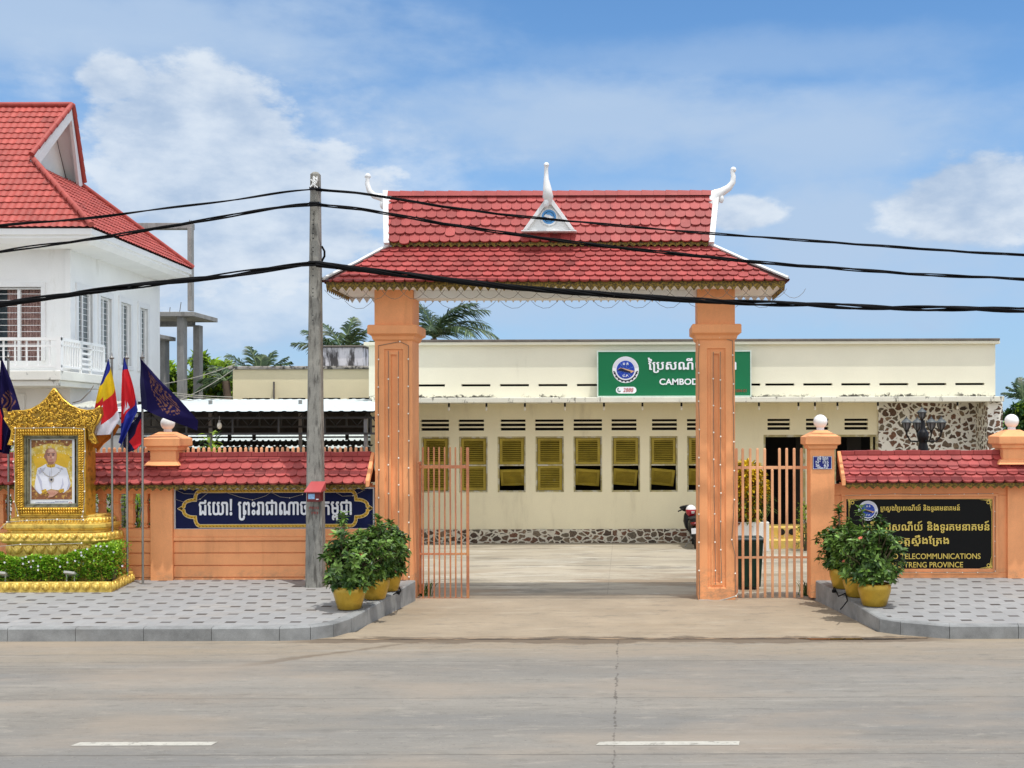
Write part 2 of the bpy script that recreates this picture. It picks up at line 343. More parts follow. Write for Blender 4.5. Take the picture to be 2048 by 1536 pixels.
mix_layer(TILE, (.13, .028, .026), lambda q, nz, sm, x, y, z: sm(nz(2.2, 8, .75), .55, .72), .5)
mix_layer(HTILE, (.15, .035, .028), lambda q, nz, sm, x, y, z: sm(nz(1.4, 8, .75), .54, .72), .45)
mix_layer(ORANGE, (.60, .24, .085), lambda q, nz, sm, x, y, z: sm(nz(1.6, 8, .72, (3.5, 3.5, .22)), .55, .72), .4)
SPL = lambda q, nz, sm, x, y, z: q('MULTIPLY', sm(q('SUBTRACT', .72, z), 0, .38), sm(nz(3.0, 8, .75, (1, 1, 1.6)), .44, .66))
mix_layer(ORANGE, (.36, .22, .13), SPL, .7)
def rubble(name, scale, edge, mortar, pos_scale=(1, 1, 1)):
    m = mat(name, mortar, .85, .08, 3, 40, .0)
    t, n, b = nodes_of(m); cur = b.inputs['Base Color'].links[0].from_socket
    g = n.new('ShaderNodeNewGeometry'); mp = n.new('ShaderNodeMapping'); mp.inputs['Scale'].default_value = pos_scale; t.links.new(g.outputs['Position'], mp.inputs[0])
    nz = n.new('ShaderNodeTexNoise'); nz.inputs['Scale'].default_value = 5; nz.inputs['Detail'].default_value = 4; t.links.new(mp.outputs[0], nz.inputs[0])
    ad = n.new('ShaderNodeVectorMath'); ad.operation = 'MULTIPLY_ADD'; t.links.new(nz.outputs['Color'], ad.inputs[0]); ad.inputs[1].default_value = (.22, .0, .22); t.links.new(mp.outputs[0], ad.inputs[2])
    v1 = n.new('ShaderNodeTexVoronoi'); v1.feature = 'DISTANCE_TO_EDGE'; v2 = n.new('ShaderNodeTexVoronoi')
    for v in (v1, v2):
        v.inputs['Scale'].default_value = scale; v.inputs['Randomness'].default_value = .85; t.links.new(ad.outputs[0], v.inputs['Vector'])
    sc = n.new('ShaderNodeSeparateColor'); t.links.new(v2.outputs['Color'], sc.inputs[0])
    th = n.new('ShaderNodeMath'); th.operation = 'MULTIPLY_ADD'; t.links.new(sc.outputs[2], th.inputs[0]); th.inputs[1].default_value = edge * .7; th.inputs[2].default_value = edge * .65
    sub = n.new('ShaderNodeMath'); sub.operation = 'SUBTRACT'; t.links.new(v1.outputs[0], sub.inputs[0]); t.links.new(th.outputs[0], sub.inputs[1])
    r = n.new('ShaderNodeMapRange'); t.links.new(sub.outputs[0], r.inputs[0]); r.inputs[1].default_value = 0; r.inputs[2].default_value = .03; r.interpolation_type = 'SMOOTHSTEP'
    cr = n.new('ShaderNodeValToRGB'); t.links.new(sc.outputs[0], cr.inputs[0])
    e = cr.color_ramp.elements; e[0].position = 0; e[0].color = (.07, .055, .04, 1); e[1].position = 1; e[1].color = (.24, .16, .10, 1)
    for ps, c4 in ((.35, (.17, .085, .05, 1)), (.6, (.12, .105, .075, 1)), (.8, (.19, .15, .10, 1))):
        q = e.new(ps); q.color = c4
    n2 = n.new('ShaderNodeTexNoise'); n2.inputs['Scale'].default_value = 26; n2.inputs['Detail'].default_value = 5; t.links.new(mp.outputs[0], n2.inputs[0])
    m2 = n.new('ShaderNodeMapRange'); t.links.new(n2.outputs[0], m2.inputs[0]); m2.inputs[1].default_value = .3; m2.inputs[2].default_value = .7; m2.inputs[3].default_value = .55; m2.inputs[4].default_value = 1.45
    vs = n.new('ShaderNodeVectorMath'); vs.operation = 'SCALE'; t.links.new(cr.outputs[0], vs.inputs[0]); t.links.new(m2.outputs[0], vs.inputs['Scale'])
    mx = n.new('ShaderNodeMix'); mx.data_type = 'RGBA'; t.links.new(r.outputs[0], mx.inputs[0]); t.links.new(cur, mx.inputs[6]); t.links.new(vs.outputs[0], mx.inputs[7]); t.links.new(mx.outputs[2], b.inputs['Base Color'])
    bp = n.new('ShaderNodeBump'); bp.inputs['Strength'].default_value = .6; bp.inputs['Distance'].default_value = .03; t.links.new(r.outputs[0], bp.inputs['Height']); t.links.new(bp.outputs[0], b.inputs['Normal'])
    return m

# ------------------------------------------------------------------ ground, road, driveway, pavements
def sheet(name, pts, z, m, kind='structure'):
    b = MB(); b.poly([(x, y, z) for x, y in pts]); o = b.build(name, m, recalc=False); o['kind'] = kind; return o

GROUND = mat('earth', (.22, .19, .12), .95, .3, .6, 20, .2)
sheet('ground', [(-400, -60), (400, -60), (400, 900), (-400, 900)], -.03, GROUND)

ROAD = mat('road_concrete', (.225, .208, .178), .85, .20, .9, 70, .2, stretch=(.16, 1, 1), dirt=(.165, .162, .152), dscale=.8, dlo=.42, dhi=.68, damt=.75, dstretch=(.10, .75, 1), bdist=.006)
mix_layer(ROAD, (.30, .235, .155), lambda q, nz, sm, x, y, z: q('MULTIPLY', sm(q('ADD', y, q('MULTIPLY', q('SUBTRACT', nz(1.2, 6, .6, (.16, 1, 1)), .5), 5.0)), 15.0, 18.6), .75))
mix_layer(ROAD, (.28, .215, .155), lambda q, nz, sm, x, y, z: sm(nz(.55, 7, .62, (.22, 1.2, 1)), .56, .74), .55)
mix_layer(ROAD, (.13, .12, .105), lambda q, nz, sm, x, y, z: sm(nz(1.1, 7, .7, (.05, 1.8, 1)), .54, .68), .5)
mix_layer(ROAD, (.31, .295, .265), lambda q, nz, sm, x, y, z: sm(nz(1.7, 7, .72, (.06, 2.6, 1)), .56, .70), .45)
mix_layer(ROAD, (.10, .095, .085), lambda q, nz, sm, x, y, z: sm(nz(26, 3, .6, (.5, 1, 1)), .62, .74), .35)
mix_layer(ROAD, (.135, .125, .105), lambda q, nz, sm, x, y, z: sm(nz(7, 7, .8, (.33, 1, 1)), .50, .66), .6)
mix_layer(ROAD, (.33, .30, .25), lambda q, nz, sm, x, y, z: sm(nz(5, 7, .8, (.28, 1, 1)), .52, .68), .55)
mix_layer(ROAD, (.075, .07, .062), lambda q, nz, sm, x, y, z: sm(nz(34, 2, .5, (.7, 1, 1)), .66, .73), .6)
mix_layer(ROAD, (.36, .33, .28), lambda q, nz, sm, x, y, z: sm(nz(41, 2, .5, (.6, 1, 1)), .67, .74), .6)
mix_layer(ROAD, (.30, .245, .185), lambda q, nz, sm, x, y, z: sm(nz(.8, 6, .6, (.35, .8, 1)), .45, .68), .5)
# damp trail in front of the driveway, construction joints, and the ragged cross joint
mix_layer(ROAD, (.135, .100, .065), lambda q, nz, sm, x, y, z: q('MULTIPLY', sm(q('SUBTRACT', q('ADD', .16, q('MULTIPLY', q('SUBTRACT', nz(2.2, 6, .65, (.5, 1, 1)), .5), .9)), q('ABSOLUTE', q('SUBTRACT', q('SUBTRACT', y, 17.6), q('MULTIPLY', q('ADD', x, 3.3), .85)))), 0, .18), q('MULTIPLY', sm(x, -5.6, -4.4), sm(q('MULTIPLY', x, -1), 2.6, 3.6))), .7)
def joint(m, yj, w, amt, col=(.10, .09, .075)):
    mix_layer(m, col, lambda q, nz, sm, x, y, z: sm(q('SUBTRACT', q('ADD', w, q('MULTIPLY', q('SUBTRACT', nz(3, 6, .7, (1, 3, 1)), .5), w * 3.2)), q('ABSOLUTE', q('SUBTRACT', q('ADD', y, q('MULTIPLY', q('SUBTRACT', nz(.8, 3), .5), .05)), yj))), 0, w * .6), amt)
joint(ROAD, 11.58, .026, .6); joint(ROAD, 14.02, .024, .45); joint(ROAD, 16.25, .03, .35)
mix_layer(ROAD, (.11, .078, .05), lambda q, nz, sm, x, y, z: q('MULTIPLY', sm(q('SUBTRACT', q('ADD', .42, q('MULTIPLY', q('SUBTRACT', nz(1.8, 7, .7, (.6, 1, 1)), .5), .85)), q('SUBTRACT', 17.99, y)), 0, .12), sm(q('SUBTRACT', 5.0, q('ABSOLUTE', q('ADD', x, .1))), -.3, .5)), .75)
mix_layer(ROAD, (.055, .045, .035), lambda q, nz, sm, x, y, z: sm(q('SUBTRACT', q('ADD', .014, q('MULTIPLY', q('SUBTRACT', nz(5, 7, .75), .5), .15)), q('ABSOLUTE', q('SUBTRACT', q('ADD', x, q('MULTIPLY', q('SUBTRACT', nz(2.2, 4), .5), .12)), -.115))), 0, .016), .6)
mix_layer(ROAD, (.42, .40, .36), lambda q, nz, sm, x, y, z: q('MULTIPLY', sm(nz(2.6, 6, .7, (.09, 2.2, 1)), .62, .70), sm(q('SUBTRACT', 1.9, q('ABSOLUTE', q('SUBTRACT', x, 2.2))), -.6, 1.8)), .45)
sheet('road', [(-90, 2), (90, 2), (90, 17.99), (-90, 17.99)], 0.0, ROAD)
# gutter slot along the driveway's foot
GUT = mat('gutter_mud', (.075, .055, .038), .6, .3, 4, 30, .3, dirt=(.36, .25, .15), dscale=2.2, dlo=.46, dhi=.60, damt=.9, dstretch=(1, 4, 1))
sheet('gutter', [(-4.3, 17.90), (4.6, 17.88), (4.6, 17.99), (-4.3, 17.99)], .004, GUT)
PUD = mat('puddle_water', (.05, .032, .018), .03, .1, spec=.6)
pb = MB(); random.seed(3)
pb.poly([(3.35 + .75 * math.cos(t) * (1 + .25 * math.sin(3 * t + 1)), 17.85 + .085 * math.sin(t) * (1 + .3 * math.cos(2 * t)), .009) for t in [2 * math.pi * k / 40 for k in range(40)]])
pb.build('puddle', PUD, recalc=False, kind='structure')

DRIVE = mat('driveway_concrete', (.33, .265, .185), .85, .16, .8, 60, .2, dirt=(.23, .17, .105), dscale=.9, dlo=.5, dhi=.75, damt=.65, dstretch=(.4, 1, 1), bdist=.006)
mix_layer(DRIVE, (.10, .072, .045), lambda q, nz, sm, x, y, z: sm(q('SUBTRACT', q('ADD', .10, q('MULTIPLY', q('SUBTRACT', nz(1.6, 8, .72, (.45, 1, 1)), .48), 1.3)), q('SUBTRACT', y, 17.99)), 0, .10), .8)
mix_layer(DRIVE, (.17, .145, .11), lambda q, nz, sm, x, y, z: sm(nz(2.1, 9, .8, (.5, 1, 1)), .54, .62), .5)
mix_layer(DRIVE, (.21, .18, .14), lambda q, nz, sm, x, y, z: sm(nz(8, 7, .78, (.35, 1, 1)), .50, .66), .5)
mix_layer(DRIVE, (.43, .37, .28), lambda q, nz, sm, x, y, z: sm(nz(3, 7, .72, (.3, 1, 1)), .52, .70), .5)
mix_layer(DRIVE, (.20, .145, .09), lambda q, nz, sm, x, y, z: q('MULTIPLY', sm(nz(1.3, 7, .68, (.35, 1.6, 1)), .52, .68), sm(q('MULTIPLY', y, -1), -19.3, -18.0)), .8)
joint(DRIVE, 20.4, .006, .45)
sheet('driveway', [(-5.1, 17.99), (4.7, 17.99), (3.95, 18.5), (3.62, 22.75), (-4.1, 22.75), (-4.25, 18.6)], .004, DRIVE)
YARD = mat('yard_concrete', (.40, .35, .265), .88, .15, .5, 55, .15, dirt=(.25, .215, .155), dscale=.55, dlo=.46, dhi=.68, damt=.75, dstretch=(.35, 1, 1), bdist=.006)
mix_layer(YARD, (.50, .46, .38), lambda q, nz, sm, x, y, z: sm(nz(1.1, 7, .68, (.25, 1, 1)), .50, .66), .6)
mix_layer(YARD, (.18, .16, .125), lambda q, nz, sm, x, y, z: sm(nz(2.6, 8, .75, (.25, 1.2, 1)), .53, .66), .55)
mix_layer(YARD, (.14, .125, .10), lambda q, nz, sm, x, y, z: sm(nz(.9, 9, .78, (.22, 1, 1)), .53, .60), .6)
mix_layer(YARD, (.56, .53, .46), lambda q, nz, sm, x, y, z: sm(nz(1.7, 9, .78, (.2, 1, 1)), .56, .63), .6)
mix_layer(YARD, (.24, .175, .11), lambda q, nz, sm, x, y, z: q('MULTIPLY', sm(nz(.7, 7, .62, (.3, 1, 1)), .46, .60), sm(q('SUBTRACT', 2.1, q('ABSOLUTE', q('SUBTRACT', y, 24.6))), -.6, 1.0)), .8)
mix_layer(YARD, (.12, .115, .095), lambda q, nz, sm, x, y, z: q('MULTIPLY', sm(nz(6, 8, .8, (.6, 1.4, 1)), .54, .62), sm(q('SUBTRACT', 1.3, q('ABSOLUTE', q('SUBTRACT', q('ADD', y, q('MULTIPLY', q('SUBTRACT', nz(.5, 3), .5), 4)), 25.6))), 0, .8)), .45)
joint(YARD, 28.6, .02, .5)
mix_layer(YARD, (.17, .15, .12), lambda q, nz, sm, x, y, z: sm(q('SUBTRACT', q('ADD', .015, q('MULTIPLY', q('SUBTRACT', nz(4, 6, .7), .5), .05)), q('ABSOLUTE', q('SUBTRACT', q('ADD', x, q('MULTIPLY', y, .0)), -.35))), 0, .02), .5)
sheet('yard', [(-26, 22.75), (24, 22.75), (24, 46), (-26, 46)], .002, YARD)

def pz(y): return .2 + .045 * max(0, y - 17.85)                 # the pavements rise gently to the wall
def paving(name, sgn):
    m = mat(name, (.30, .30, .295), .85, .12, 1.5, 60, .1, dirt=(.33, .30, .26), dscale=1.2, dlo=.5, dhi=.75, damt=.6)
    def cell(q, x, y):
        row = q('FLOOR', q('DIVIDE', y, .103)); col = q('FLOOR', q('DIVIDE', x, .168)); r3 = q('DIVIDE', row, 3)
        k = q('ADD', q('ADD', col, q('MULTIPLY', q('FLOOR', r3), -sgn)), 3000)
        on = q('MULTIPLY', q('LESS_THAN', q('FRACT', q('ADD', r3, .01)), .1), q('LESS_THAN', q('FRACT', q('ADD', q('DIVIDE', k, 3), .01)), .1))
        return row, col, on
    def dash(q, nz, sm, x, y, z):
        row, col, on = cell(q, x, y)
        h = q('FRACT', q('MULTIPLY', q('SINE', q('ADD', q('MULTIPLY', row, 12.99), q('MULTIPLY', col, 78.23))), 437.5))
        return q('MULTIPLY', on, q('ADD', .6, q('MULTIPLY', h, .4)))
    def tone(q, nz, sm, x, y, z):
        row, col, on = cell(q, x, y)
        return q('FRACT', q('MULTIPLY', q('SINE', q('ADD', q('MULTIPLY', row, 39.3), q('MULTIPLY', col, 11.7))), 291.3))
    def joints(q, nz, sm, x, y, z):
        fy = q('ABSOLUTE', q('SUBTRACT', q('FRACT', q('DIVIDE', y, .103)), .5)); fx = q('ABSOLUTE', q('SUBTRACT', q('FRACT', q('DIVIDE', x, .168)), .5))
        return q('MAXIMUM', sm(fy, .455, .49), sm(fx, .47, .495))
    mix_layer(m, (.25, .25, .248), tone, .6)
    mix_layer(m, (.035, .025, .021), dash, 1.0)
    mix_layer(m, (.22, .20, .17), joints, .45)
    mix_layer(m, (.31, .27, .225), lambda q, nz, sm, x, y, z: sm(nz(.9, 7, .65, (.4, 1, 1)), .53, .72), .55)
    mix_layer(m, (.17, .16, .145), lambda q, nz, sm, x, y, z: sm(nz(3.4, 8, .78), .56, .68), .45)
    return m
def pavement(front, inner, m):
    """front: the kerb line, walked with the pavement on its left or right; stones of about a metre, then the paving behind them"""
    kw = .17
    kb = MB()
    pts = [Vector((x, y, 0)) for x, y in front]
    def offs(i):
        d = Vector((0, 0, 0))
        for a, b in ((i - 1, i), (i, i + 1)):
            if 0 <= a and b < len(pts):
                e = (pts[b] - pts[a]).normalized(); d += Vector((-e.y, e.x, 0))
        d.normalize(); return d
    nr = [offs(i) for i in range(len(pts))]
    ins = [p + n * kw for p, n in zip(pts, nr)]
    for i in range(len(pts) - 1):
        L = (pts[i + 1] - pts[i]).length; k = max(1, round(L / 1.05))
        for j in range(k):
            t0 = j / k + .004 / L * 1; t1 = (j + 1) / k - .004 / L
            a, b = pts[i].lerp(pts[i + 1], t0), pts[i].lerp(pts[i + 1], t1); c, d = ins[i].lerp(ins[i + 1], t1), ins[i].lerp(ins[i + 1], t0)
            vs = []
            for p in (a, b, c, d): vs.append((p.x, p.y, -.02))
            ch = .018
            n_ = (d - a).normalized() * ch
            for p in (a, b): vs.append((p.x, p.y, pz(p.y) - ch))
            for p in (a, b): vs.append((p.x + n_.x, p.y + n_.y, pz(p.y + n_.y)))
            for p in (c, d): vs.append((p.x, p.y, pz(p.y)))
            kb.mesh(vs, [(0, 1, 5, 4), (4, 5, 7, 6), (6, 7, 8, 9), (1, 2, 8, 7, 5), (0, 4, 6, 9, 3), (2, 3, 9, 8)])
    kb.build('kerb', GRANITE, kind='structure')
    b = MB()
    poly = [(p.x, p.y) for p in ins] + inner
    b.poly([(x, y, pz(y) - .003) for x, y in poly]); b.build('pavement', m, recalc=False, kind='structure')
lf = [(-30, 17.85), (-5.25, 17.85), (-4.8, 17.93), (-4.5, 18.15), (-4.33, 18.6), (-4.22, 19.3), (-3.92, 21.98)]
pavement(lf, [(-3.95, 22.4), (-30, 22.4)], paving('left_pavers', 1))
rf = [(3.52, 21.98), (3.98, 18.46), (4.25, 18.2), (4.92, 17.87), (30, 17.85)]
pavement(rf, [(30, 22.4), (3.52, 22.4)], paving('right_pavers', -1))
LINE = mat('worn_road_paint', (.45, .43, .37), .85, .14, 3, 30, .05, dirt=(.22, .205, .175), dscale=7, dlo=.52, dhi=.64, damt=.85)
for i, (a, b_, y) in enumerate(((145, 425, 12.0), (1190, 1475, 11.97))):
    m_ = MB(); x0, x1 = X(a, y), X(b_, y); m_.poly([(x0, y - .07, .004), (x1, y - .07, .004), (x1 + .02, y + .07, .004), (x0 + .04, y + .07, .004)]); m_.build('road_marking', LINE, recalc=False, kind='structure')

# ------------------------------------------------------------------ walls with openings
def open_wall(mb, x0, x1, z0, z1, y, th, ops, mi=0):
    xs = sorted({x0, x1} | {o[0] for o in ops} | {o[1] for o in ops}); zs = sorted({z0, z1} | {o[2] for o in ops} | {o[3] for o in ops})
    solid = lambda i, j: 0 <= i < len(xs) - 1 and 0 <= j < len(zs) - 1 and not any(o[0] - 1e-6 < (xs[i] + xs[i + 1]) / 2 < o[1] + 1e-6 and o[2] - 1e-6 < (zs[j] + zs[j + 1]) / 2 < o[3] + 1e-6 for o in ops)
    for i in range(len(xs) - 1):
        for j in range(len(zs) - 1):
            if not solid(i, j): continue
            a, b, c, d = xs[i], xs[i + 1], zs[j], zs[j + 1]
            mb.poly([(a, y, c), (b, y, c), (b, y, d), (a, y, d)], mi); mb.poly([(a, y + th, c), (a, y + th, d), (b, y + th, d), (b, y + th, c)], mi)
            if not solid(i - 1, j): mb.poly([(a, y, c), (a, y, d), (a, y + th, d), (a, y + th, c)], mi)
            if not solid(i + 1, j): mb.poly([(b, y, c), (b, y + th, c), (b, y + th, d), (b, y, d)], mi)
            if not solid(i, j - 1): mb.poly([(a, y, c), (a, y + th, c), (b, y + th, c), (b, y, c)], mi)
            if not solid(i, j + 1): mb.poly([(a, y, d), (b, y, d), (b, y + th, d), (a, y + th, d)], mi)

# ------------------------------------------------------------------ the long building behind the yard
YW, YP, YC = 33.15, 32.45, 31.75                                # lower wall, parapet face, canopy edge
post = thing('office_building', 'long low cream public office with shuttered windows and a flat canopy behind the gate', 'building', (1.5, YW, 0))
xl, xr = X(738, YP), X(1991, YP)
zc1, zc0 = Z(794.5, YC), Z(805, YC)
slots = []
for px in [832] + list(range(923, 1200, 77)) + [1232, 1309, 1386, 1463] + list(range(1531, 2000, 76)):
    slots.append((X(px, YP), X(px + 58, YP), Z(772, YP), Z(767.5, YP)))
slots = [s for s in slots if s[0] > xl + .1 and s[1] < xr - .05]
pa = MB(); open_wall(pa, xl, xr, zc1 - .02, Z(690, YP), YP, .18, slots); pa.box(xl, xl + .18, YP + .19, 40, zc1 - .02, Z(690, YP)); pa.box(xr - .18, xr, YP + .19, 40, zc1 - .02, Z(690, YP))
PARAP = mat('mouldy_parapet', (.78, .75, .60), .75, .05, .7, 30, .06, dirt=(.50, .46, .34), dscale=1.2, dlo=.6, dhi=.9, damt=.5, dstretch=(2, 1, .35))
mix_layer(PARAP, (.03, .027, .022), lambda q, nz, sm, x, y, z: q('MULTIPLY', sm(q('SUBTRACT', q('SUBTRACT', q('MULTIPLY', nz(4.5, 8, .75, (1, 1, 1.5)), .62), .235), q('SUBTRACT', z, zc1)), .0, .04), sm(nz(.45, 4), .40, .52)), .95)
pa.build('parapet', PARAP, post)
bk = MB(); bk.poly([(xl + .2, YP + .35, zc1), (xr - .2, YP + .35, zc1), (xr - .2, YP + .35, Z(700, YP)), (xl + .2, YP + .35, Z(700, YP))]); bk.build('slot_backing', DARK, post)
sb = MB(); sb.box(xl - .12, X(2003, YP - .22), YP - .12, 41, Z(690, YP) + .002, Z(682.5, YP - .22), 0); sb.box(xl + 1.45, X(2003, YP - .25), YP - .15, 41.1, Z(682.5, YP - .22) + .002, Z(680, YP - .22) + .03, 1)
sb.build('roof_slab', [CREAM_HI, CAPDARK], post, bevel=.012)
cn = MB(); cn.box(X(744, YC), X(2009, YC), YC, YW + .3, zc0, zc1); cn.build('canopy', SLAB, post, bevel=.015)
zs1 = Z(1058, YW)
ops = []
wins = [(842.6, 898.5), (918, 975), (995, 1051), (1071, 1127.6), (1147, 1204), (1223, 1280), (1299, 1355), (1374, 1430)]
for a, b in wins: ops.append((X(a, YW), X(b, YW), Z(984, YW), Z(872.5, YW)))
vents = [(842, 898), (917, 968), (1001, 1051), (1070, 1127), (1147, 1204), (1223, 1273), (1304, 1354), (1374, 1430), (1535, 1580), (1612, 1657), (1689, 1736)]
for a, b in vents:
    for t0, t1 in ((838.5, 843), (846.5, 852), (855, 860.5)): ops.append((X(a, YW), X(b, YW), Z(t1, YW), Z(t0, YW)))
ops += [(X(1527, YW), X(1611, YW), .4, Z(870.5, YW)), (X(1668, YW), X(1756, YW), .4, Z(870.5, YW))]
wl, wr = X(741, YW), X(1757, YW)
wb = MB(); open_wall(wb, wl, wr, .35, zc0 + .02, YW, .22, ops); wb.box(wl, wl + .2, YW + .23, 39, .35, zc0); wb.build('wall', CREAM, post)
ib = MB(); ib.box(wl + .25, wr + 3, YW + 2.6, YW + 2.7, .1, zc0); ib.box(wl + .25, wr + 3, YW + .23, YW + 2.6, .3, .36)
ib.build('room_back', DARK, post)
pr = MB(); pr.box(X(1592, YW + 1.2), X(1622, YW + 1.2), YW + 1.2, YW + 1.3, .4, Z(872, YW)); pr.box(X(1694, YW + 1.2), X(1722, YW + 1.2), YW + 1.2, YW + 1.3, .4, Z(872, YW)); pr.build('lobby_wall', DARKROOM, post)
vb_ = MB()
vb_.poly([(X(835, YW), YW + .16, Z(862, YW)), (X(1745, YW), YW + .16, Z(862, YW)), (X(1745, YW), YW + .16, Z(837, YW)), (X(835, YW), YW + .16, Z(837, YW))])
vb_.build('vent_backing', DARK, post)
RUB_BASE = rubble('plinth_rubble', 4.8, .085, (.66, .62, .50), (1, 1, 1.5)); RUB_WALL = rubble('rubble_wall', 5.4, .10, (.78, .76, .68), (1, 1, 1.15))
pl = MB(); pl.box(wl - .02, X(1530, YW), YW - .10, YW + .3, 0, zs1); pl.build('plinth', RUB_BASE, post, bevel=.01)

def louvre(name, x0, x1, z0, z1, y, n, parent, M=None, tilt=38):
    """a shutter leaf: stiles, rails and n tilted slats"""
    b = MB(); s = .075; d = .035
    for a, c, e, f in ((x0, x0 + s, z0, z1), (x1 - s, x1, z0, z1), (x0 + s, x1 - s, z0, z0 + s * .9), (x0 + s, x1 - s, z1 - s * .9, z1)): b.box(a, c, y, y + d, e, f, 0, M)
    h = (z1 - z0 - 1.8 * s) / n
    for k in range(n):
        zz = z0 + .9 * s + (k + .5) * h
        m_ = Matrix.Translation(((x0 + x1) / 2, y + d / 2 + .004, zz)) @ Matrix.Rotation(R(tilt), 4, 'X')
        if M: m_ = M @ m_
        b.box(-(x1 - x0) / 2 + s, (x1 - x0) / 2 - s, -.022, .022, -.005, .005, 0, m_)
    return b.build(name, SHUT, parent)
rr = random.Random(4)
for i, (a, b) in enumerate(wins):
    x0, x1, z0, z1 = X(a, YW), X(b, YW), Z(984, YW), Z(872.5, YW); zm = Z(930, YW)
    fb = MB(); w = .045
    for c in ((x0, x0 + w, z0, z1), (x1 - w, x1, z0, z1), (x0 + w, x1 - w, z0, z0 + w), (x0 + w, x1 - w, z1 - w, z1), (x0 + w, x1 - w, zm - .02, zm + .02)): fb.box(c[0] + .002, c[1] - .002, YW + .04, YW + .13, c[2], c[3])
    win = fb.build('window', SHUT_FRAME, post, bevel=.006)
    louvre('shutter', x0 + w + .01, x1 - w - .01, zm + .025, z1 - w - .01, YW + .055, 11, win)
    if i in (0, 1, 3): louvre('shutter', x0 + w + .01, x1 - w - .01, z0 + w + .01, zm - .025, YW + .055, 11, win)
    else:
        cx, zt = (x0 + x1) / 2, zm - .12
        M = Matrix.Translation((cx, YW + .10, zt)) @ Matrix.Rotation(R(24 + rr.random() * 6), 4, 'X') @ Matrix.Rotation(R((-4, 0, -1, 0, 4, 5, 6, 3)[i]), 4, 'Y')
        hw = (x1 - x0) / 2 - w - .015
        louvre('open_shutter', -hw, hw, -.50, 0, -.03, 9, win, M, -62)
for (a, b) in ((1527, 1611), (1668, 1756)):
    fb = MB(); x0, x1, z1 = X(a, YW), X(b, YW), Z(870.5, YW)
    fb.box(x0, x0 + .06, YW + .05, YW + .14, .4, z1); fb.box(x1 - .06, x1, YW + .05, YW + .14, .4, z1); fb.box(x0 + .06, x1 - .06, YW + .05, YW + .14, z1 - .06, z1)
    if a > 1600: fb.box(x1 - .2, x1 - .13, YW + .06, YW + .12, .4, z1 - .06)
    fb.build('door_frame', SHUT_FRAME, post)
# rubble end bay, set back under the canopy, and the pier at the corner
rb = MB(); rb.box(X(1757, YW - .05), X(1972, YW), YW - .06, YW + .3, 0, zc0 - .003); rb.build('rubble_bay', RUB_WALL, post)
pv = MB(); pv.box(X(1975, YC + .25), X(2006, YC + .25), YC + .25, YW + .1, 0, zc0 - .004); pv.build('rubble_pier', RUB_WALL, post, bevel=.02)
# two steps in front of the door
for k, (ya, za, zb) in enumerate(((31.3, 0, .22), (31.9, .22, .52))):
    s_ = MB(); x0, x1 = X(1524, 32), X(1640, 32); s_.box(x0, x1 + .2, ya, YW - .11, za + (.002 if k else 0), zb); s_.build('step', STEPY, post, bevel=.01)
for px in (1563, 1583):
    jp = MB(); jp.tube([(X(px, 31.9), 31.86, .40), (X(px, 31.9), 31.905, .40)], .085, 14, 0)
    jp.build('drain_hole', DARK, post)
for i in range(14):
    px = [898, 973, 1050, 1130, 1208, 1285, 1363, 1440, 1518, 1597, 1630, 1675, 1756, 1915][i]
    y = YC + .35; zt = zc0
    bt = MB(); bt.tube([(X(px, y), y, zt + .005), (X(px, y), y, zt - .10)], .028, 8)
    o = bt.build('hanging_bulb', BLACK, smooth=40)
    names = ['first', 'second', 'third', 'fourth', 'fifth', 'sixth', 'seventh', 'eighth', 'ninth', 'tenth', 'eleventh', 'twelfth', 'thirteenth', 'last']
    tag(o, f'small bulb under the office canopy, {names[i]} from its left end', 'light bulb', 'bulbs under the office canopy')
    bb = MB(); bb.sphere((X(px, y), y, zt - .155), (.035, .035, .06), 10, 6); bb.build('bulb', BULB, o, smooth=180)

# ------------------------------------------------------------------ lower annex, tank and carport at the left of it
YA = 36.0
an = thing('annex_building', 'lower buff flat-roofed annex left of the office with a stained roof edge', 'building', (X(600, YA), YA, 0))
ax0, ax1 = X(466, YA), X(742, YA)
ao = [(X(a, YA), X(b, YA), Z(797.5, YA), Z(794, YA)) for a, b in ((485, 540), (556, 611), (628, 681), (697, 745))]
ab = MB(); open_wall(ab, ax0, ax1 + .6, 0, Z(737, YA), YA, .2, ao); ab.box(ax0, ax0 + .2, YA + .21, 41, 0, Z(737, YA)); ab.build('wall', CREAM_LO, an)
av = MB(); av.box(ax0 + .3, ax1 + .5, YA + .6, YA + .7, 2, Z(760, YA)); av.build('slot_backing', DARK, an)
ar = MB(); ar.box(ax0 - .15, ax1 + .6, YA - .07, 41, Z(737, YA) + .002, Z(730.5, YA)); ar.build('roof_slab', mat('mossy_roof_edge', (.36, .33, .29), .9, .3, 4, 30, .2, dirt=(.03, .028, .025), dscale=5, dlo=.45, dhi=.58, damt=.9), an, bevel=.02)
rod = MB(); rod.box(X(548, YA), X(551, YA), YA - .10, YA - .05, Z(797, YA), Z(762, YA)); rod.build('pipe_stub', CAPDARK, an)
TK = mat('stained_tank', (.66, .65, .68), .9, .1, 2, 30, .1, dirt=(.045, .04, .038), dscale=1.6, dlo=.46, dhi=.60, damt=.95, dstretch=(2.6, 2.6, .55))
tk = MB(); tk.box(X(646, YA + 1), X(727, YA + 1), YA + 1, YA + 4, Z(731, YA + 1), Z(693, YA + 1)); tk.box(X(640, YA + 1), X(731, YA + 1), YA + .92, YA + 4.1, Z(693, YA + 1) + .001, Z(689.5, YA + 1), 1)
tko = tk.build('water_tank', [TK, CAPDARK], bevel=.03); tag(tko, 'white masonry water tank streaked with black mould on the annex roof', 'water tank')

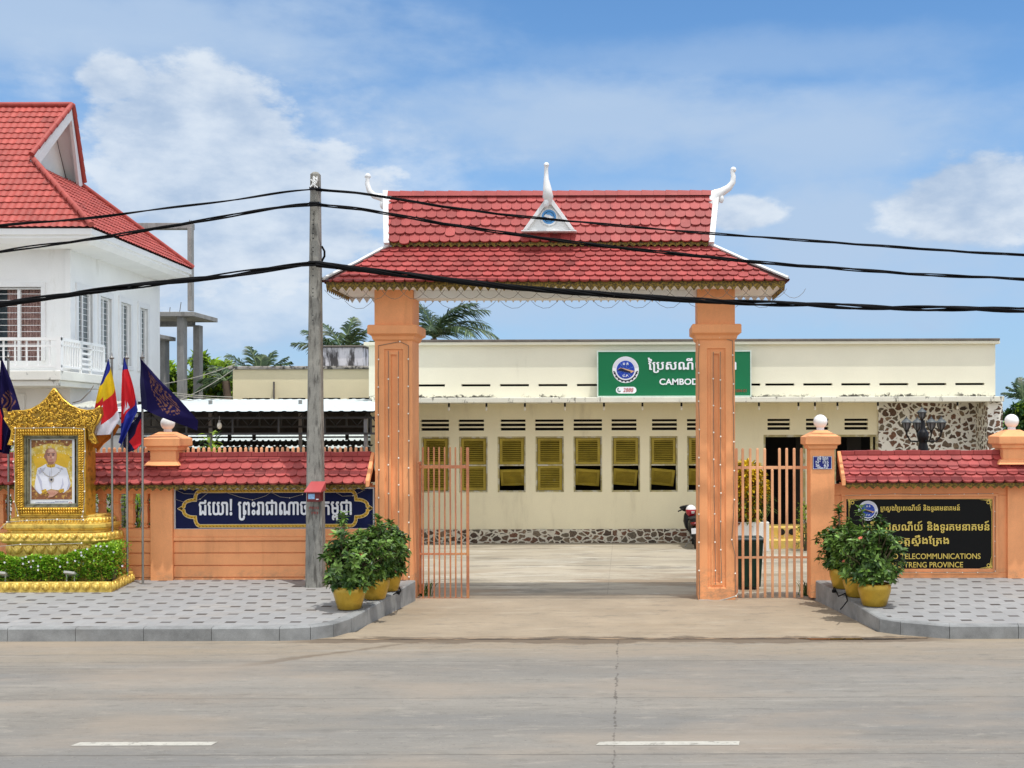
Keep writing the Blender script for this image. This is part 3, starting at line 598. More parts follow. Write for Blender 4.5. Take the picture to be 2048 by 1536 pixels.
cp = thing('carport', 'long open carport with a pale sheet metal roof on dark steel trusses', 'carport', (-10, 28.5, 0))
def corr(b, x0, x1, ya, za, yb, zb, pitch=.26, amp=.014, mi=0, th=.0):
    n = int((x1 - x0) / pitch) * 6; vs = []
    for i in range(n + 1):
        x = x0 + (x1 - x0) * i / n; h = amp * (1 if (i % 6) in (1, 2) else 0)
        vs += [(x, ya, za + h), (x, yb, zb + h)]
    b.mesh(vs, [(2 * i, 2 * i + 2, 2 * i + 3, 2 * i + 1) for i in range(n)], mi)
yf, yb_ = 27.0, 34.0; zf, zb_ = Z(821, yf), Z(797, yb_)
xa, xb = X(150, yf), X(746, yf)
c1 = MB(); corr(c1, xa, xb, yf, zf, yb_, zb_); c1.build('roof_sheet', CORR, cp, recalc=False)
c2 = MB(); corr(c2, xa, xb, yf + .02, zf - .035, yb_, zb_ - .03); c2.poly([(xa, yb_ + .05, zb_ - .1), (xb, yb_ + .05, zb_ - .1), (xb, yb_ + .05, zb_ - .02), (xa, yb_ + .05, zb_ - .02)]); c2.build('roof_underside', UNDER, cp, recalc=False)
tr = MB()
for yy, zz in ((27.3, zf - .12), (29.2, zf + .05)):
    tr.box(xa, xb, yy, yy + .05, zz - .05, zz); tr.box(xa, xb, yy, yy + .05, zz - .42, zz - .37)
    k = xa + .3
    i = 0
    while k < xb:
        tr.box(k - .02, k + .02, yy + .003, yy + .047, zz - .37, zz - .05)
        if yy > 28: tr.tube([(k, yy + .025, zz - .05), (k + .27, yy + .025, zz - .37)], .016, 5); tr.tube([(k + .27, yy + .025, zz - .37), (k + .54, yy + .025, zz - .05)], .016, 5)
        k += .54 if yy > 28 else 1.07
        i += 1
tr.build('roof_truss', DARKMETAL, cp)
for px in (731,): 
    b = MB(); b.box(X(px - 3.5, 27.4), X(px + 3.5, 27.4), 27.4, 27.48, 0, zf - .12); b.build('post', METAL, cp)
for px in (245, 420, 600):
    b = MB(); b.box(X(px - 3, 30.8), X(px + 3, 30.8), 30.8, 30.88, 0, zb_ - .1); b.build('post', METAL, cp)
bl = MB(); yy = 27.25; bl.tube([(X(439, yy), yy, zf - .1), (X(439, yy), yy, Z(838, yy))], .006, 5, 1); bl.tube([(X(439, yy), yy, Z(838, yy)), (X(439, yy), yy, Z(843, yy))], .03, 8, 1); bl.sphere((X(439, yy), yy, Z(849, yy)), (.055, .055, .085), 12, 8)
o = bl.build('hanging_lamp', [BULB, METAL], smooth=50); tag(o, 'large white bulb hanging on a wire under the carport roof edge', 'lamp')
# the shed beyond the carport: boards coloured dark for the shade under the carport, a slot under its top, and a white sheet roof in the sun behind the slot
sh = thing('back_shed', 'boarded shed in shade-dark colour with sagging old sheets behind the carport', 'shed', (-10, 33.5, 0))
y = 33.6; DB = mat('shade_dark_boards', (.045, .038, .03), .9, .4, 3, 30, .2)
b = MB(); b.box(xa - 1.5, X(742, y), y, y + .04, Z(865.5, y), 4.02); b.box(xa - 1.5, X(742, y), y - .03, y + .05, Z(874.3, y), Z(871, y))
for px in (372, 459, 508, 616, 694): b.box(X(px - 3, y), X(px + 3, y), y - .035, y + .045, Z(879, y), Z(865, y))
b.build('back_wall', DB, sh)
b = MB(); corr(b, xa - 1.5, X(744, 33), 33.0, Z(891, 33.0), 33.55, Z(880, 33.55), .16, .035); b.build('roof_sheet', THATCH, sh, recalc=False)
b = MB(); rr = random.Random(9); k = xa - 1
while k < X(742, 33.2):
    w = .16 + rr.random() * .12; zt = Z(889 + rr.random() * 5, 33.2); b.box(k, k + w * .92, 33.2 + rr.random() * .03, 33.25, 0, zt - .02); k += w
b.build('board_wall', DB, sh)
b = MB(); corr(b, xa - 2, X(742, 34.6), 34.45, 2.62, 35.7, 3.30, .2, .02); b.build('rear_sheet', CORR, sh, recalc=False)

# ------------------------------------------------------------------ tiled slopes
def slope_frame(A, B, C):
    A, B, C = Vector(A), Vector(B), Vector(C); u = (B - A).normalized(); n = u.cross(C - A).normalized(); v = n.cross(u)
    return A, u, v, n
def clip_2d(bm, poly):
    k = len(poly); cx = sum(p[0] for p in poly) / k; cy = sum(p[1] for p in poly) / k
    for i in range(k):
        a, b = poly[i], poly[(i + 1) % k]; n = Vector((b[1] - a[1], a[0] - b[0], 0)).normalized()
        if n.x * (cx - a[0]) + n.y * (cy - a[1]) > 0: n = -n
        bmesh.ops.bisect_plane(bm, geom=bm.verts[:] + bm.edges[:] + bm.faces[:], plane_co=(a[0], a[1], 0), plane_no=n, clear_outer=True, dist=1e-5)
def tile_slope(mb, pts3, tw, rows, seed=1, th=.042, slip=.02, arc=.33, first_long=0, lip=.03):
    """scalloped tiles over the planar outline pts3 (first edge = eaves, left to right seen from outside)"""
    A, u, v, n = slope_frame(pts3[0], pts3[1], pts3[2])
    if n.z < 0: n = -n
    poly = [((Vector(p) - A).dot(u), (Vector(p) - A).dot(v)) for p in pts3]
    a0, a1 = min(p[0] for p in poly), max(p[0] for p in poly); H = max(p[1] for p in poly); rh = H / rows
    bm = bmesh.new(); t = bm.faces.layers.float.new('tint'); r_ = random.Random(seed)
    for r in range(rows):
        k = math.floor(a0 / tw) - 1
        while k * tw < a1 + tw:
            x = k * tw + (tw / 2 if r % 2 else 0); y0 = r * rh - lip
            if r_.random() < slip: y0 -= .03 + r_.random() * .04
            tl = rh * 1.42 + .0; h0 = th + r_.random() * .008; h1 = .002; ra = tw * arc; g = .0018
            prof = [(x + g, y0 + ra * .95)] + [(x + tw / 2 - (tw / 2 - g) * math.cos(math.pi * q / 8), y0 + ra * (1 - math.sin(math.pi * q / 8) ** .8)) for q in range(1, 8)] + [(x + tw - g, y0 + ra * .95)]
            hh = lambda y: h0 + (h1 - h0) * (y - y0) / tl
            top = [bm.verts.new((px, py, hh(py))) for px, py in prof]
            up = [bm.verts.new((x + tw - g, y0 + tl, h1)), bm.verts.new((x + g, y0 + tl, h1))]
            low = [bm.verts.new((px, py, hh(py) - th)) for px, py in prof]
            ti = r_.gauss(0, .7); f = bm.faces.new(top + up); f[t] = ti
            for i in range(len(top) - 1): f = bm.faces.new((low[i], low[i + 1], top[i + 1], top[i])); f[t] = ti
            k += 1
    cp_ = list(poly)
    lo = min(p[1] for p in poly)
    cp_ = [(p[0], p[1] - (lip + .12 if p[1] < lo + 1e-3 else 0)) for p in poly]
    # keep the raking edges true while letting the lowest tiles hang over the eaves
    for i, p in enumerate(poly):
        if p[1] < lo + 1e-3:
            q = poly[i - 1] if poly[i - 1][1] > p[1] + 1e-3 else poly[(i + 1) % len(poly)]
            if q[1] > p[1] + 1e-3:
                s = (p[0] - q[0]) / (p[1] - q[1]); cp_[i] = (p[0] - s * (lip + .12) * .0 - 0, p[1] - lip - .12)
    clip_2d(bm, cp_)
    vm = {}
    for f in bm.faces:
        mb.poly([A + u * w.co.x + v * w.co.y + n * w.co.z for w in f.verts], 0, f[t])
    bm.free()
    mb.poly([Vector(p) - n * .004 for p in pts3], 1)
def wave_slope(mb, pts3, pitch, rh, amp=.03, th=.03, seed=1, phase=0):
    """interlocking wavy tiles over a planar outline"""
    A, u, v, n = slope_frame(pts3[0], pts3[1], pts3[2])
    if n.z < 0: n = -n
    poly = [((Vector(p) - A).dot(u), (Vector(p) - A).dot(v)) for p in pts3]
    a0, a1 = min(p[0] for p in poly), max(p[0] for p in poly); b0, b1 = min(p[1] for p in poly), max(p[1] for p in poly)
    bm = bmesh.new(); t = bm.faces.layers.float.new('tint'); r_ = random.Random(seed); NS = 6
    rows = int((b1 - b0) / rh) + 2
    for r in range(rows):
        y0 = b0 + r * rh - .02; k0 = int(a0 / pitch) - 1; k1 = int(a1 / pitch) + 1
        rowt = r_.gauss(0, .3)
        for k in range(k0, k1):
            ti = rowt + r_.gauss(0, .6)
            xs = [(k + j / NS) * pitch for j in range(NS + 1)]; w = [amp * (.5 + .5 * math.cos(2 * math.pi * j / NS)) for j in range(NS + 1)]
            dr = r_.random() * .008
            for j in range(NS):
                q = [(xs[j], y0 - w[j] * .3, th + w[j] + dr), (xs[j + 1], y0 - w[j + 1] * .3, th + w[j + 1] + dr), (xs[j + 1], y0 + rh, w[j + 1]), (xs[j], y0 + rh, w[j])]
                vv = [bm.verts.new(c) for c in q]; f = bm.faces.new(vv); f[t] = ti
                lo = [bm.verts.new((q[0][0], q[0][1], q[0][2] - th)), bm.verts.new((q[1][0], q[1][1], q[1][2] - th))]
                f = bm.faces.new((lo[0], lo[1], vv[1], vv[0])); f[t] = ti
    clip_2d(bm, poly)
    for f in bm.faces: mb.poly([A + u * w.co.x + v * w.co.y + n * w.co.z for w in f.verts], 0, f[t])
    bm.free(); mb.poly([Vector(p) - n * .004 for p in pts3], 1)
def zigzag(mb, p0, p1, top, depth, n, d, mi=0, th=.02):
    """a hanging strip from p0 to p1 whose lower edge is cut in points; d = outward normal"""
    p0, p1, d = Vector(p0), Vector(p1), Vector(d).normalized() * th; up = Vector((0, 0, 1))
    for k in range(n):
        a, b = p0.lerp(p1, k / n), p0.lerp(p1, (k + 1) / n); m_ = (a + b) / 2
        prof = [a + up * top, a - up * depth * .40, a.lerp(m_, .35) - up * depth * .56, a.lerp(m_, .7) - up * depth * .80, m_ - up * depth, m_.lerp(b, .3) - up * depth * .80, m_.lerp(b, .65) - up * depth * .56, b - up * depth * .40, b + up * top]
        c = [p + d for p in prof]; mb.poly(prof, mi); mb.poly(c[::-1], mi)
        for i in range(1, 7): mb.poly([prof[i], c[i], c[i + 1], prof[i + 1]], mi)

# ------------------------------------------------------------------ lettering
GLYPHS = {
 4: "663,701 606,701 581,1214 688,1214|572,554 -572,591 -608,621 634,621 -659,621 -696,591 696,554 -696,518 -659,486 634,486 -608,486 -572,518",
 49: "598,1019 598,1086 1038,1086 1038,1019|598,500 598,793 -598,872 -709,951 818,951 -928,951 -1038,872 1038,793 1038,500 946,500 946,793 -946,838 -883,884 818,884 -754,884 -690,838 690,793 690,500",
 50: "817,500 -736,500 -640,542 -598,613 598,658 598,786 771,811 -858,824 -945,883 945,935 -945,975 -888,1019 817,1019 -747,1019 -689,978 689,956 -689,938 -714,921 738,921 738,851 696,851 -659,851 -598,896 598,945 -598,980 -640,1045 -736,1086 817,1086 -899,1086 -995,1045 -1037,978 1037,938 -1037,884 -979,807 -863,757 776,744 690,731 690,658 -690,613 -747,567 817,567 -888,567 -945,613 945,658 945,734 1037,734 1037,658 -1037,613 -995,542 -899,500",
 51: "598,1019 598,1086 1037,1086 1037,1019|598,500 598,793 -598,872 -708,951 817,951 -927,951 -1037,872 1037,793 1037,500 945,500 945,793 -945,838 -882,883 817,883 -753,883 -689,838 689,793 689,656 -706,676 -752,695 780,695 842,695 842,628 791,628 -741,628 -700,583 689,542 689,500",
 53: "597,500 597,757 -597,773 -574,785 549,785 549,852 622,852 -656,852 -689,816 689,781 689,581 818,698 945,582 945,839 -945,869 -918,903 898,915 -864,903 -794,883 759,883 -715,883 -641,910 -598,965 598,1007 598,1174 689,1174 689,1007 -689,983 -725,950 759,950 -777,950 -810,955 834,962 -819,973 -804,1004 804,1023 -804,1041 -823,1076 -863,1099 894,1099 -924,1099 -964,1077 -984,1042 984,1020 -984,1002 -974,975 960,962 -987,950 -1021,919 -1037,875 1037,841 1037,500 931,500 818,603 704,500",
 54: "1017,701 1017,658 -1017,579 -907,500 797,500 -688,500 -578,579 578,658 578,884 -552,917 -529,953 529,966 -529,976 -534,991 -549,1012 -580,1051 606,1086 1017,1086 1017,1019 608,1019 -604,1015 -599,1007 -596,1002 596,1000 -596,987 -630,945 670,900 670,658 -670,613 -733,567 797,567 -862,567 -925,613 925,658 925,701|1017,698 925,698 925,745 -891,745 -841,766 -813,807 813,837 -813,887 -885,939 935,939 -973,939 -1017,909 1017,880|925,813 925,872 -911,872 -890,865 -880,852 880,842 -880,827 -903,813",
 56: "598,500 598,884 -572,917 -549,953 549,966 -549,976 -554,991 -569,1012 -600,1051 626,1086 905,1086 -922,1086 -945,1098 945,1110 945,1174 1037,1174 1037,1110 -1037,1080 -1013,1039 -960,1019 915,1019 628,1019 -624,1015 -619,1007 -616,1002 616,1000 -616,992 -631,968 -664,930 690,900 690,581 818,698 945,582 945,951 1037,951 1037,500 931,500 818,603 704,500",
 64: "598,735 598,928 -598,1007 -700,1086 802,1086 -904,1086 -1007,1007 1007,928 1007,581 1120,684 1232,582 1232,928 -1232,1007 -1335,1086 1437,1086 -1539,1086 -1642,1007 1642,928 1642,500 1550,500 1550,928 -1550,973 -1493,1019 1437,1019 -1381,1019 -1324,973 1324,928 1324,500 1218,500 1120,589 1021,500 915,500 915,928 -915,973 -858,1019 802,1019 -746,1019 -690,973 690,928 690,735|598,747 690,747 690,719 -721,719 -768,697 -796,650 796,613 -796,561 -736,500 692,500 664,500 -637,500 -598,530 598,560|690,567 -705,567 -724,578 -734,598 734,612 -734,630 -713,650 690,651",
 65: "598,1019 598,1086 1037,1086 1037,1019|598,747 690,747 690,719 -721,719 -768,697 -796,650 796,613 -796,561 -736,500 692,500 664,500 -637,500 -598,530 598,560|690,567 -705,567 -724,578 -734,598 734,612 -734,630 -713,650 690,651|598,729 598,793 -598,951 817,951 -1037,951 1037,793 1037,500 945,500 945,793 -945,838 -882,883 817,883 -753,883 -690,838 690,793 690,729|598,747 690,747 690,719 -721,719 -768,697 -796,650 796,613 -796,561 -736,500 692,500 664,500 -637,500 -598,530 598,560|690,567 -705,567 -724,578 -734,598 734,612 -734,630 -713,650 690,651",
 67: "796,500 -700,500 -604,579 604,658 604,734 696,734 696,658 -696,613 -747,567 796,567 -846,567 -897,613 897,658 897,735 -785,752 -645,799 -580,873 580,928 -580,973 -622,1045 -718,1086 799,1086 -881,1086 -977,1044 -1019,977 1019,938 1019,914 927,914 927,938 -927,973 -870,1019 799,1019 -729,1019 -671,973 671,928 -671,891 -718,844 -820,815 901,803 -907,823 -937,843 958,843 -977,843 -1004,826 -1019,800 1019,786 -1019,764 -1000,735 989,730 989,658 -989,579 -893,500",
 69: "597,500 597,746 689,746 689,671 -727,671 -778,653 -813,628 827,615 -843,601 -879,567 899,567 -912,567 -937,583 -955,620 955,649 -955,676 -934,714 -892,739 858,744 -794,755 -696,787 -631,832 -598,891 598,928 -598,973 -640,1045 -736,1086 817,1086 -899,1086 -995,1050 -1037,991 1037,956 -1037,929 -1011,881 -953,851 903,851 896,851 896,911 -913,911 -934,923 -945,945 945,959 -945,974 -921,1002 -868,1019 823,1019 -748,1019 -689,973 689,928 -689,897 -728,852 -806,821 863,811 -929,800 -1010,756 -1047,691 1047,647 -1047,601 -1006,535 -939,500 899,500 -863,500 -815,532 789,555 -773,570 -744,592 -712,604 689,604 689,500",
 70: "690,871 690,658 -690,613 -753,567 817,567 -882,567 -945,613 945,658 945,872 1037,872 1037,658 -1037,500 817,500 -598,500 598,658 598,871|945,861 945,894 -914,933 -884,969 -876,985 876,991 -876,997 -886,1014 -913,1051 940,1086 1061,1086 1061,1019 940,1019 940,1018 1037,910 1037,861|598,861 598,894 -567,933 -537,969 -529,985 529,991 -529,997 -539,1014 -566,1051 593,1086 714,1086 714,1019 593,1019 593,1018 690,910 690,861",
 74: "598,734 598,951 -598,988 -620,1049 -671,1086 714,1086 -740,1086 -790,1056 817,1025 819,1025 -847,1055 -900,1086 937,1086 -974,1086 -1018,1049 -1037,988 1037,951 1037,500 945,500 945,951 -945,982 -928,1013 910,1013 -895,1013 -871,995 -850,970 -829,952 817,952 -805,952 -784,970 -762,995 -739,1013 725,1013 -707,1013 -690,982 690,951 690,734|598,747 690,747 690,719 -721,719 -768,697 -796,650 796,613 -796,561 -736,500 692,500 664,500 -637,500 -598,530 598,560|690,567 -705,567 -724,578 -734,598 734,612 -734,630 -713,650 690,651",
 75: "598,1019 598,1086 1037,1086 1037,1019|624,496 -581,496 -530,550 520,605 572,625 -578,611 -590,591 -604,581 613,581 -621,581 -632,593 632,606 -632,629 -615,685 -598,747 598,779 -598,832 -647,909 -744,951 817,951 -927,951 -1037,872 1037,793 1037,500 945,500 945,793 -945,838 -882,883 817,883 -753,883 -689,824 689,779 -689,749 -707,701 -724,646 724,605 -724,567 -697,518 -652,496",
 76: "659,759 659,826 975,826 975,759|690,871 690,658 -690,613 -753,567 817,567 -882,567 -945,613 945,658 945,872 1037,872 1037,658 -1037,500 817,500 -598,500 598,658 598,871|945,861 945,894 -914,933 -884,969 -876,985 876,991 -876,997 -886,1014 -913,1051 940,1086 1061,1086 1061,1019 940,1019 940,1018 1037,910 1037,861|598,861 598,894 -567,933 -537,969 -529,985 529,991 -529,997 -539,1014 -566,1051 593,1086 714,1086 714,1019 593,1019 593,1018 690,910 690,861",
 77: "1355,878 1355,658 -1355,591 -1257,500 1150,500 -1097,500 -1019,526 994,548 991,548 -973,531 -924,510 -861,501 822,500 817,500 -736,500 -640,542 -597,613 597,658 597,1036 -597,1086 671,1086 758,1086 758,1019 -724,1019 -689,1007 689,996 689,658 -689,613 -747,567 817,567 -865,567 -921,587 -945,628 945,658 945,878 1037,878 1037,658 -1037,613 -1095,567 1150,567 -1206,567 -1263,613 1263,658 1263,878|1263,861 1263,894 -1232,933 -1202,969 -1194,985 1194,991 -1194,997 -1204,1014 -1231,1051 1258,1086 1379,1086 1379,1019 1258,1019 1258,1018 1355,910 1355,861|945,861 945,894 -914,933 -884,969 -876,985 876,991 -876,997 -886,1014 -913,1051 940,1086 1061,1086 1061,1019 940,1019 940,1018 1037,910 1037,861",
 78: "637,861 637,894 -606,933 -576,969 -568,985 568,991 -568,997 -578,1014 -605,1051 632,1086 753,1086 753,1019 632,1019 632,1018 729,910 729,861|729,876 729,569 -729,532 -693,500 660,500 642,500 -615,500 -561,517 -525,564 525,608 -525,648 -561,695 -613,717 637,719 637,876|637,567 637,651 -623,651 -592,633 592,609 -592,585 -621,567",
 83: "669,919 -648,946 -628,972 -622,985 622,991 -622,997 -632,1014 -659,1051 686,1086 964,1086 964,1019 686,1019 686,1018 751,944|1330,878 1330,658 -1330,579 -1228,500 1125,500 -921,500 921,658 921,793 -921,838 -863,883 805,883 -747,883 -690,838 690,793 690,734 598,734 598,793 -598,849 -644,919 -736,951 805,951 -874,951 -967,916 -1013,846 1013,793 1013,658 -1013,613 -1069,567 1125,567 -1182,567 -1238,613 1238,658 1238,878|598,747 690,747 690,719 -721,719 -768,697 -796,650 796,613 -796,561 -736,500 692,500 664,500 -637,500 -598,530 598,560|690,567 -705,567 -724,578 -734,598 734,612 -734,630 -713,650 690,651|1238,861 1238,894 -1207,933 -1177,969 -1169,985 1169,991 -1169,997 -1179,1014 -1206,1051 1233,1086 1354,1086 1354,1019 1233,1019 1233,1018 1330,910 1330,861",
 105: "49,1184 -24,1184 -0,1220 0,1257 -0,1290 -35,1345 -103,1379 152,1379 -188,1379 -260,1359 -327,1325 -388,1281 415,1257 415,1184|74,1247 322,1247 -295,1267 -246,1293 -203,1309 -167,1316 152,1316 -115,1316 -74,1286",
 109: "415,1184 348,1184 348,1403 415,1403|49,1184 -24,1184 -0,1220 0,1257 -0,1290 -35,1345 -103,1379 152,1379 -188,1379 -260,1359 -327,1325 -388,1281 415,1257 415,1184|74,1247 322,1247 -295,1267 -246,1293 -203,1309 -167,1316 152,1316 -115,1316 -74,1286",
 111: "222,1365 -236,1393 -291,1430 325,1430 -366,1430 -418,1382 418,1345 -418,1317 -396,1271 389,1264|278,1348 349,1306 -354,1311 -360,1330 360,1340 -360,1354 -342,1373 325,1373 -310,1373 -289,1360|49,1184 -24,1184 -0,1220 0,1257 -0,1290 -35,1345 -103,1379 152,1379 -188,1379 -260,1359 -327,1325 -388,1281 415,1257 415,1184|74,1247 322,1247 -295,1267 -246,1293 -203,1309 -167,1316 152,1316 -115,1316 -74,1286",
 117: "203,256 -130,256 -61,312 61,363 61,466 143,466 143,363 -143,349 -156,326 -183,314 203,314 -233,314 -263,341 263,363 263,466 345,466 345,363 -345,312 -277,256",
 119: "44,256 44,466 131,466 131,314 203,378 274,315 274,466 361,466 361,256 264,256 203,309 142,256",
 131: "689,877 689,602 -689,582 -703,567 721,567 768,567 768,500 671,500 -634,500 -597,525 597,550 597,877|597,861 597,894 -566,933 -536,969 -528,985 528,991 -528,997 -538,1014 -565,1051 592,1086 713,1086 713,1019 592,1019 592,1018 689,910 689,861",
 132: "615,1135 -586,1135 -533,1154 -500,1193 500,1224 -500,1268 -565,1315 630,1315 630,1252 -603,1252 -575,1238 575,1223 -575,1213 -591,1198 610,1198 -641,1198 -685,1233 -710,1302 710,1354 783,1354 -783,1280 -741,1182 -665,1135|689,877 689,602 -689,582 -703,567 721,567 768,567 768,500 671,500 -634,500 -597,525 597,550 597,877|597,861 597,894 -566,933 -536,969 -528,985 528,991 -528,997 -538,1014 -565,1051 592,1086 713,1086 713,1019 592,1019 592,1018 689,910 689,861",
 133: "524,1135 524,1198 620,1198 -662,1198 -686,1223 686,1239 -686,1257 -666,1276 646,1276 -625,1276 -605,1258 598,1247 524,1247 524,1352 -524,1364 -512,1374 500,1374 500,1428 548,1428 -578,1428 -598,1405 598,1379 598,1316 -607,1324 -640,1336 662,1336 -709,1336 -764,1282 764,1235 -764,1204 -737,1159 -680,1135 635,1135|689,877 689,602 -689,582 -703,567 721,567 768,567 768,500 671,500 -634,500 -597,525 597,550 597,877|597,861 597,894 -566,933 -536,969 -528,985 528,991 -528,997 -538,1014 -565,1051 592,1086 713,1086 713,1019 592,1019 592,1018 689,910 689,861",
 139: "693,863 -662,863 -611,894 -580,945 580,976 -580,1007 -611,1058 -662,1089 693,1089 -724,1089 -775,1058 -806,1007 806,976 -806,945 -775,894 -724,863|692,924 -714,924 -745,954 745,976 -745,998 -715,1030 692,1030 -670,1030 -640,999 640,976 -640,954 -671,924|693,497 -662,497 -611,528 -580,579 580,610 -580,641 -611,692 -662,723 693,723 -724,723 -775,692 -806,641 806,610 -806,579 -775,528 -724,497|692,558 -714,558 -745,588 745,610 -745,632 -715,664 692,664 -670,664 -640,633 640,610 -640,588 -671,558",
 150: "131,1184 -72,1184 -12,1225 12,1271 -12,1295 -38,1333 -96,1355 143,1355 199,1355 -255,1355 -291,1391 291,1428 377,1428 -377,1365 -282,1291 210,1291 136,1291 -114,1291 -85,1280 85,1267 -85,1254 -110,1241 136,1241 163,1241 163,1184",
 204: "52,256 -20,256 --13,284 -13,312 -13,362 --13,394 -25,446 -111,476 183,476 -255,476 -341,446 -378,394 378,362 378,256 296,256 296,362 -296,394 -246,427 183,427 -120,427 -69,394 69,362 69,321 -69,313 -82,305 95,305 160,305 160,256",
 207: "276,256 -281,262 -288,274 288,280 -288,285 -281,294 274,293 75,281 -42,279 -3,296 --13,323 -13,337 --13,359 -22,394 64,398 215,410 -253,413 -290,431 291,439 252,439 252,476 378,476 378,455 -378,434 -356,404 -312,387 278,383 105,363 -84,361 -67,349 68,338 -69,327 -88,321 108,323 378,352 378,297 -378,277 -361,256 345,256",
 213: "-8,256 -8,476 74,476 183,418 291,476 373,476 373,256 291,256 291,408 183,351 74,408 74,311 118,311 118,256",
 220: "690,877 690,403 -690,379 -716,343 -760,323 787,323 -828,323 -885,366 885,403 885,451 977,451 977,397 -977,347 -923,284 -836,256 787,256 -738,256 -652,284 -598,347 598,397 598,877|598,861 598,894 -567,933 -537,969 -529,985 529,991 -529,997 -539,1014 -566,1051 593,1086 714,1086 714,1019 593,1019 593,1018 690,910 690,861",
 250: "598,500 598,884 -572,917 -549,953 549,966 -549,976 -554,991 -569,1012 -600,1051 626,1086 905,1086 -922,1086 -945,1098 945,1110 945,1174 1037,1174 1037,1110 -1037,1080 -1013,1039 -960,1019 915,1019 628,1019 -624,1015 -619,1007 -616,1002 616,1000 -616,992 -631,968 -664,930 690,900 690,581 818,698 945,582 945,951 1037,951 1037,500 931,500 818,603 704,500|923,1086 1051,1086 1051,1019 923,1019|1233,500 1233,958 -1233,993 -1202,1019 1155,1019 1017,1019 1017,1086 1201,1086 -1252,1086 -1305,1057 -1325,1001 1325,958 1325,500",
 266: "598,735 598,928 -598,1007 -700,1086 802,1086 -904,1086 -1007,1007 1007,928 1007,581 1120,684 1232,582 1232,928 -1232,1007 -1335,1086 1437,1086 -1539,1086 -1642,1007 1642,928 1642,500 1550,500 1550,928 -1550,973 -1493,1019 1437,1019 -1381,1019 -1324,973 1324,928 1324,500 1218,500 1120,589 1021,500 915,500 915,928 -915,973 -858,1019 802,1019 -746,1019 -690,973 690,928 690,735|598,747 690,747 690,719 -721,719 -768,697 -796,650 796,613 -796,561 -736,500 692,500 664,500 -637,500 -598,530 598,560|690,567 -705,567 -724,578 -734,598 734,612 -734,630 -713,650 690,651|1838,500 1838,958 -1838,993 -1807,1019 1760,1019 1622,1019 1622,1086 1806,1086 -1857,1086 -1910,1057 -1930,1001 1930,958 1930,500",
 276: "597,500 597,746 689,746 689,671 -727,671 -778,653 -813,628 827,615 -843,601 -879,567 899,567 -912,567 -937,583 -955,620 955,649 -955,676 -934,714 -892,739 858,744 -794,755 -696,787 -631,832 -598,891 598,928 -598,973 -640,1045 -736,1086 817,1086 -899,1086 -995,1050 -1037,991 1037,956 -1037,929 -1011,881 -953,851 903,851 896,851 896,911 -913,911 -934,923 -945,945 945,959 -945,974 -921,1002 -868,1019 823,1019 -748,1019 -689,973 689,928 -689,897 -728,852 -806,821 863,811 -929,800 -1010,756 -1047,691 1047,647 -1047,601 -1006,535 -939,500 899,500 -863,500 -815,532 789,555 -773,570 -744,592 -712,604 689,604 689,500|1234,500 1234,958 -1234,993 -1203,1019 1156,1019 1018,1019 1018,1086 1202,1086 -1253,1086 -1306,1057 -1326,1001 1326,958 1326,500",
 290: "1355,878 1355,658 -1355,591 -1257,500 1150,500 -1097,500 -1019,526 994,548 991,548 -973,531 -924,510 -861,501 822,500 817,500 -736,500 -640,542 -597,613 597,658 597,1036 -597,1086 671,1086 758,1086 758,1019 -724,1019 -689,1007 689,996 689,658 -689,613 -747,567 817,567 -865,567 -921,587 -945,628 945,658 945,878 1037,878 1037,658 -1037,613 -1095,567 1150,567 -1206,567 -1263,613 1263,658 1263,878|1263,861 1263,894 -1232,933 -1202,969 -1194,985 1194,991 -1194,997 -1204,1014 -1231,1051 1258,1086 1379,1086 1379,1019 1258,1019 1258,1018 1355,910 1355,861|945,861 945,894 -914,933 -884,969 -876,985 876,991 -876,997 -886,1014 -913,1051 940,1086 1061,1086 1061,1019 940,1019 940,1018 1037,910 1037,861|1551,500 1551,958 -1551,993 -1520,1019 1473,1019 1335,1019 1335,1086 1519,1086 -1570,1086 -1623,1057 -1643,1001 1643,958 1643,500",
 292: "637,861 637,894 -606,933 -576,969 -568,985 568,991 -568,997 -578,1014 -605,1051 632,1086 753,1086 753,1019 632,1019 632,1018 729,910 729,861|729,876 729,569 -729,532 -693,500 660,500 642,500 -615,500 -561,517 -525,564 525,608 -525,648 -561,695 -613,717 637,719 637,876|637,567 637,651 -623,651 -592,633 592,609 -592,585 -621,567|925,500 925,958 -925,993 -894,1019 847,1019 709,1019 709,1086 893,1086 -944,1086 -997,1057 -1017,1001 1017,958 1017,500",
}
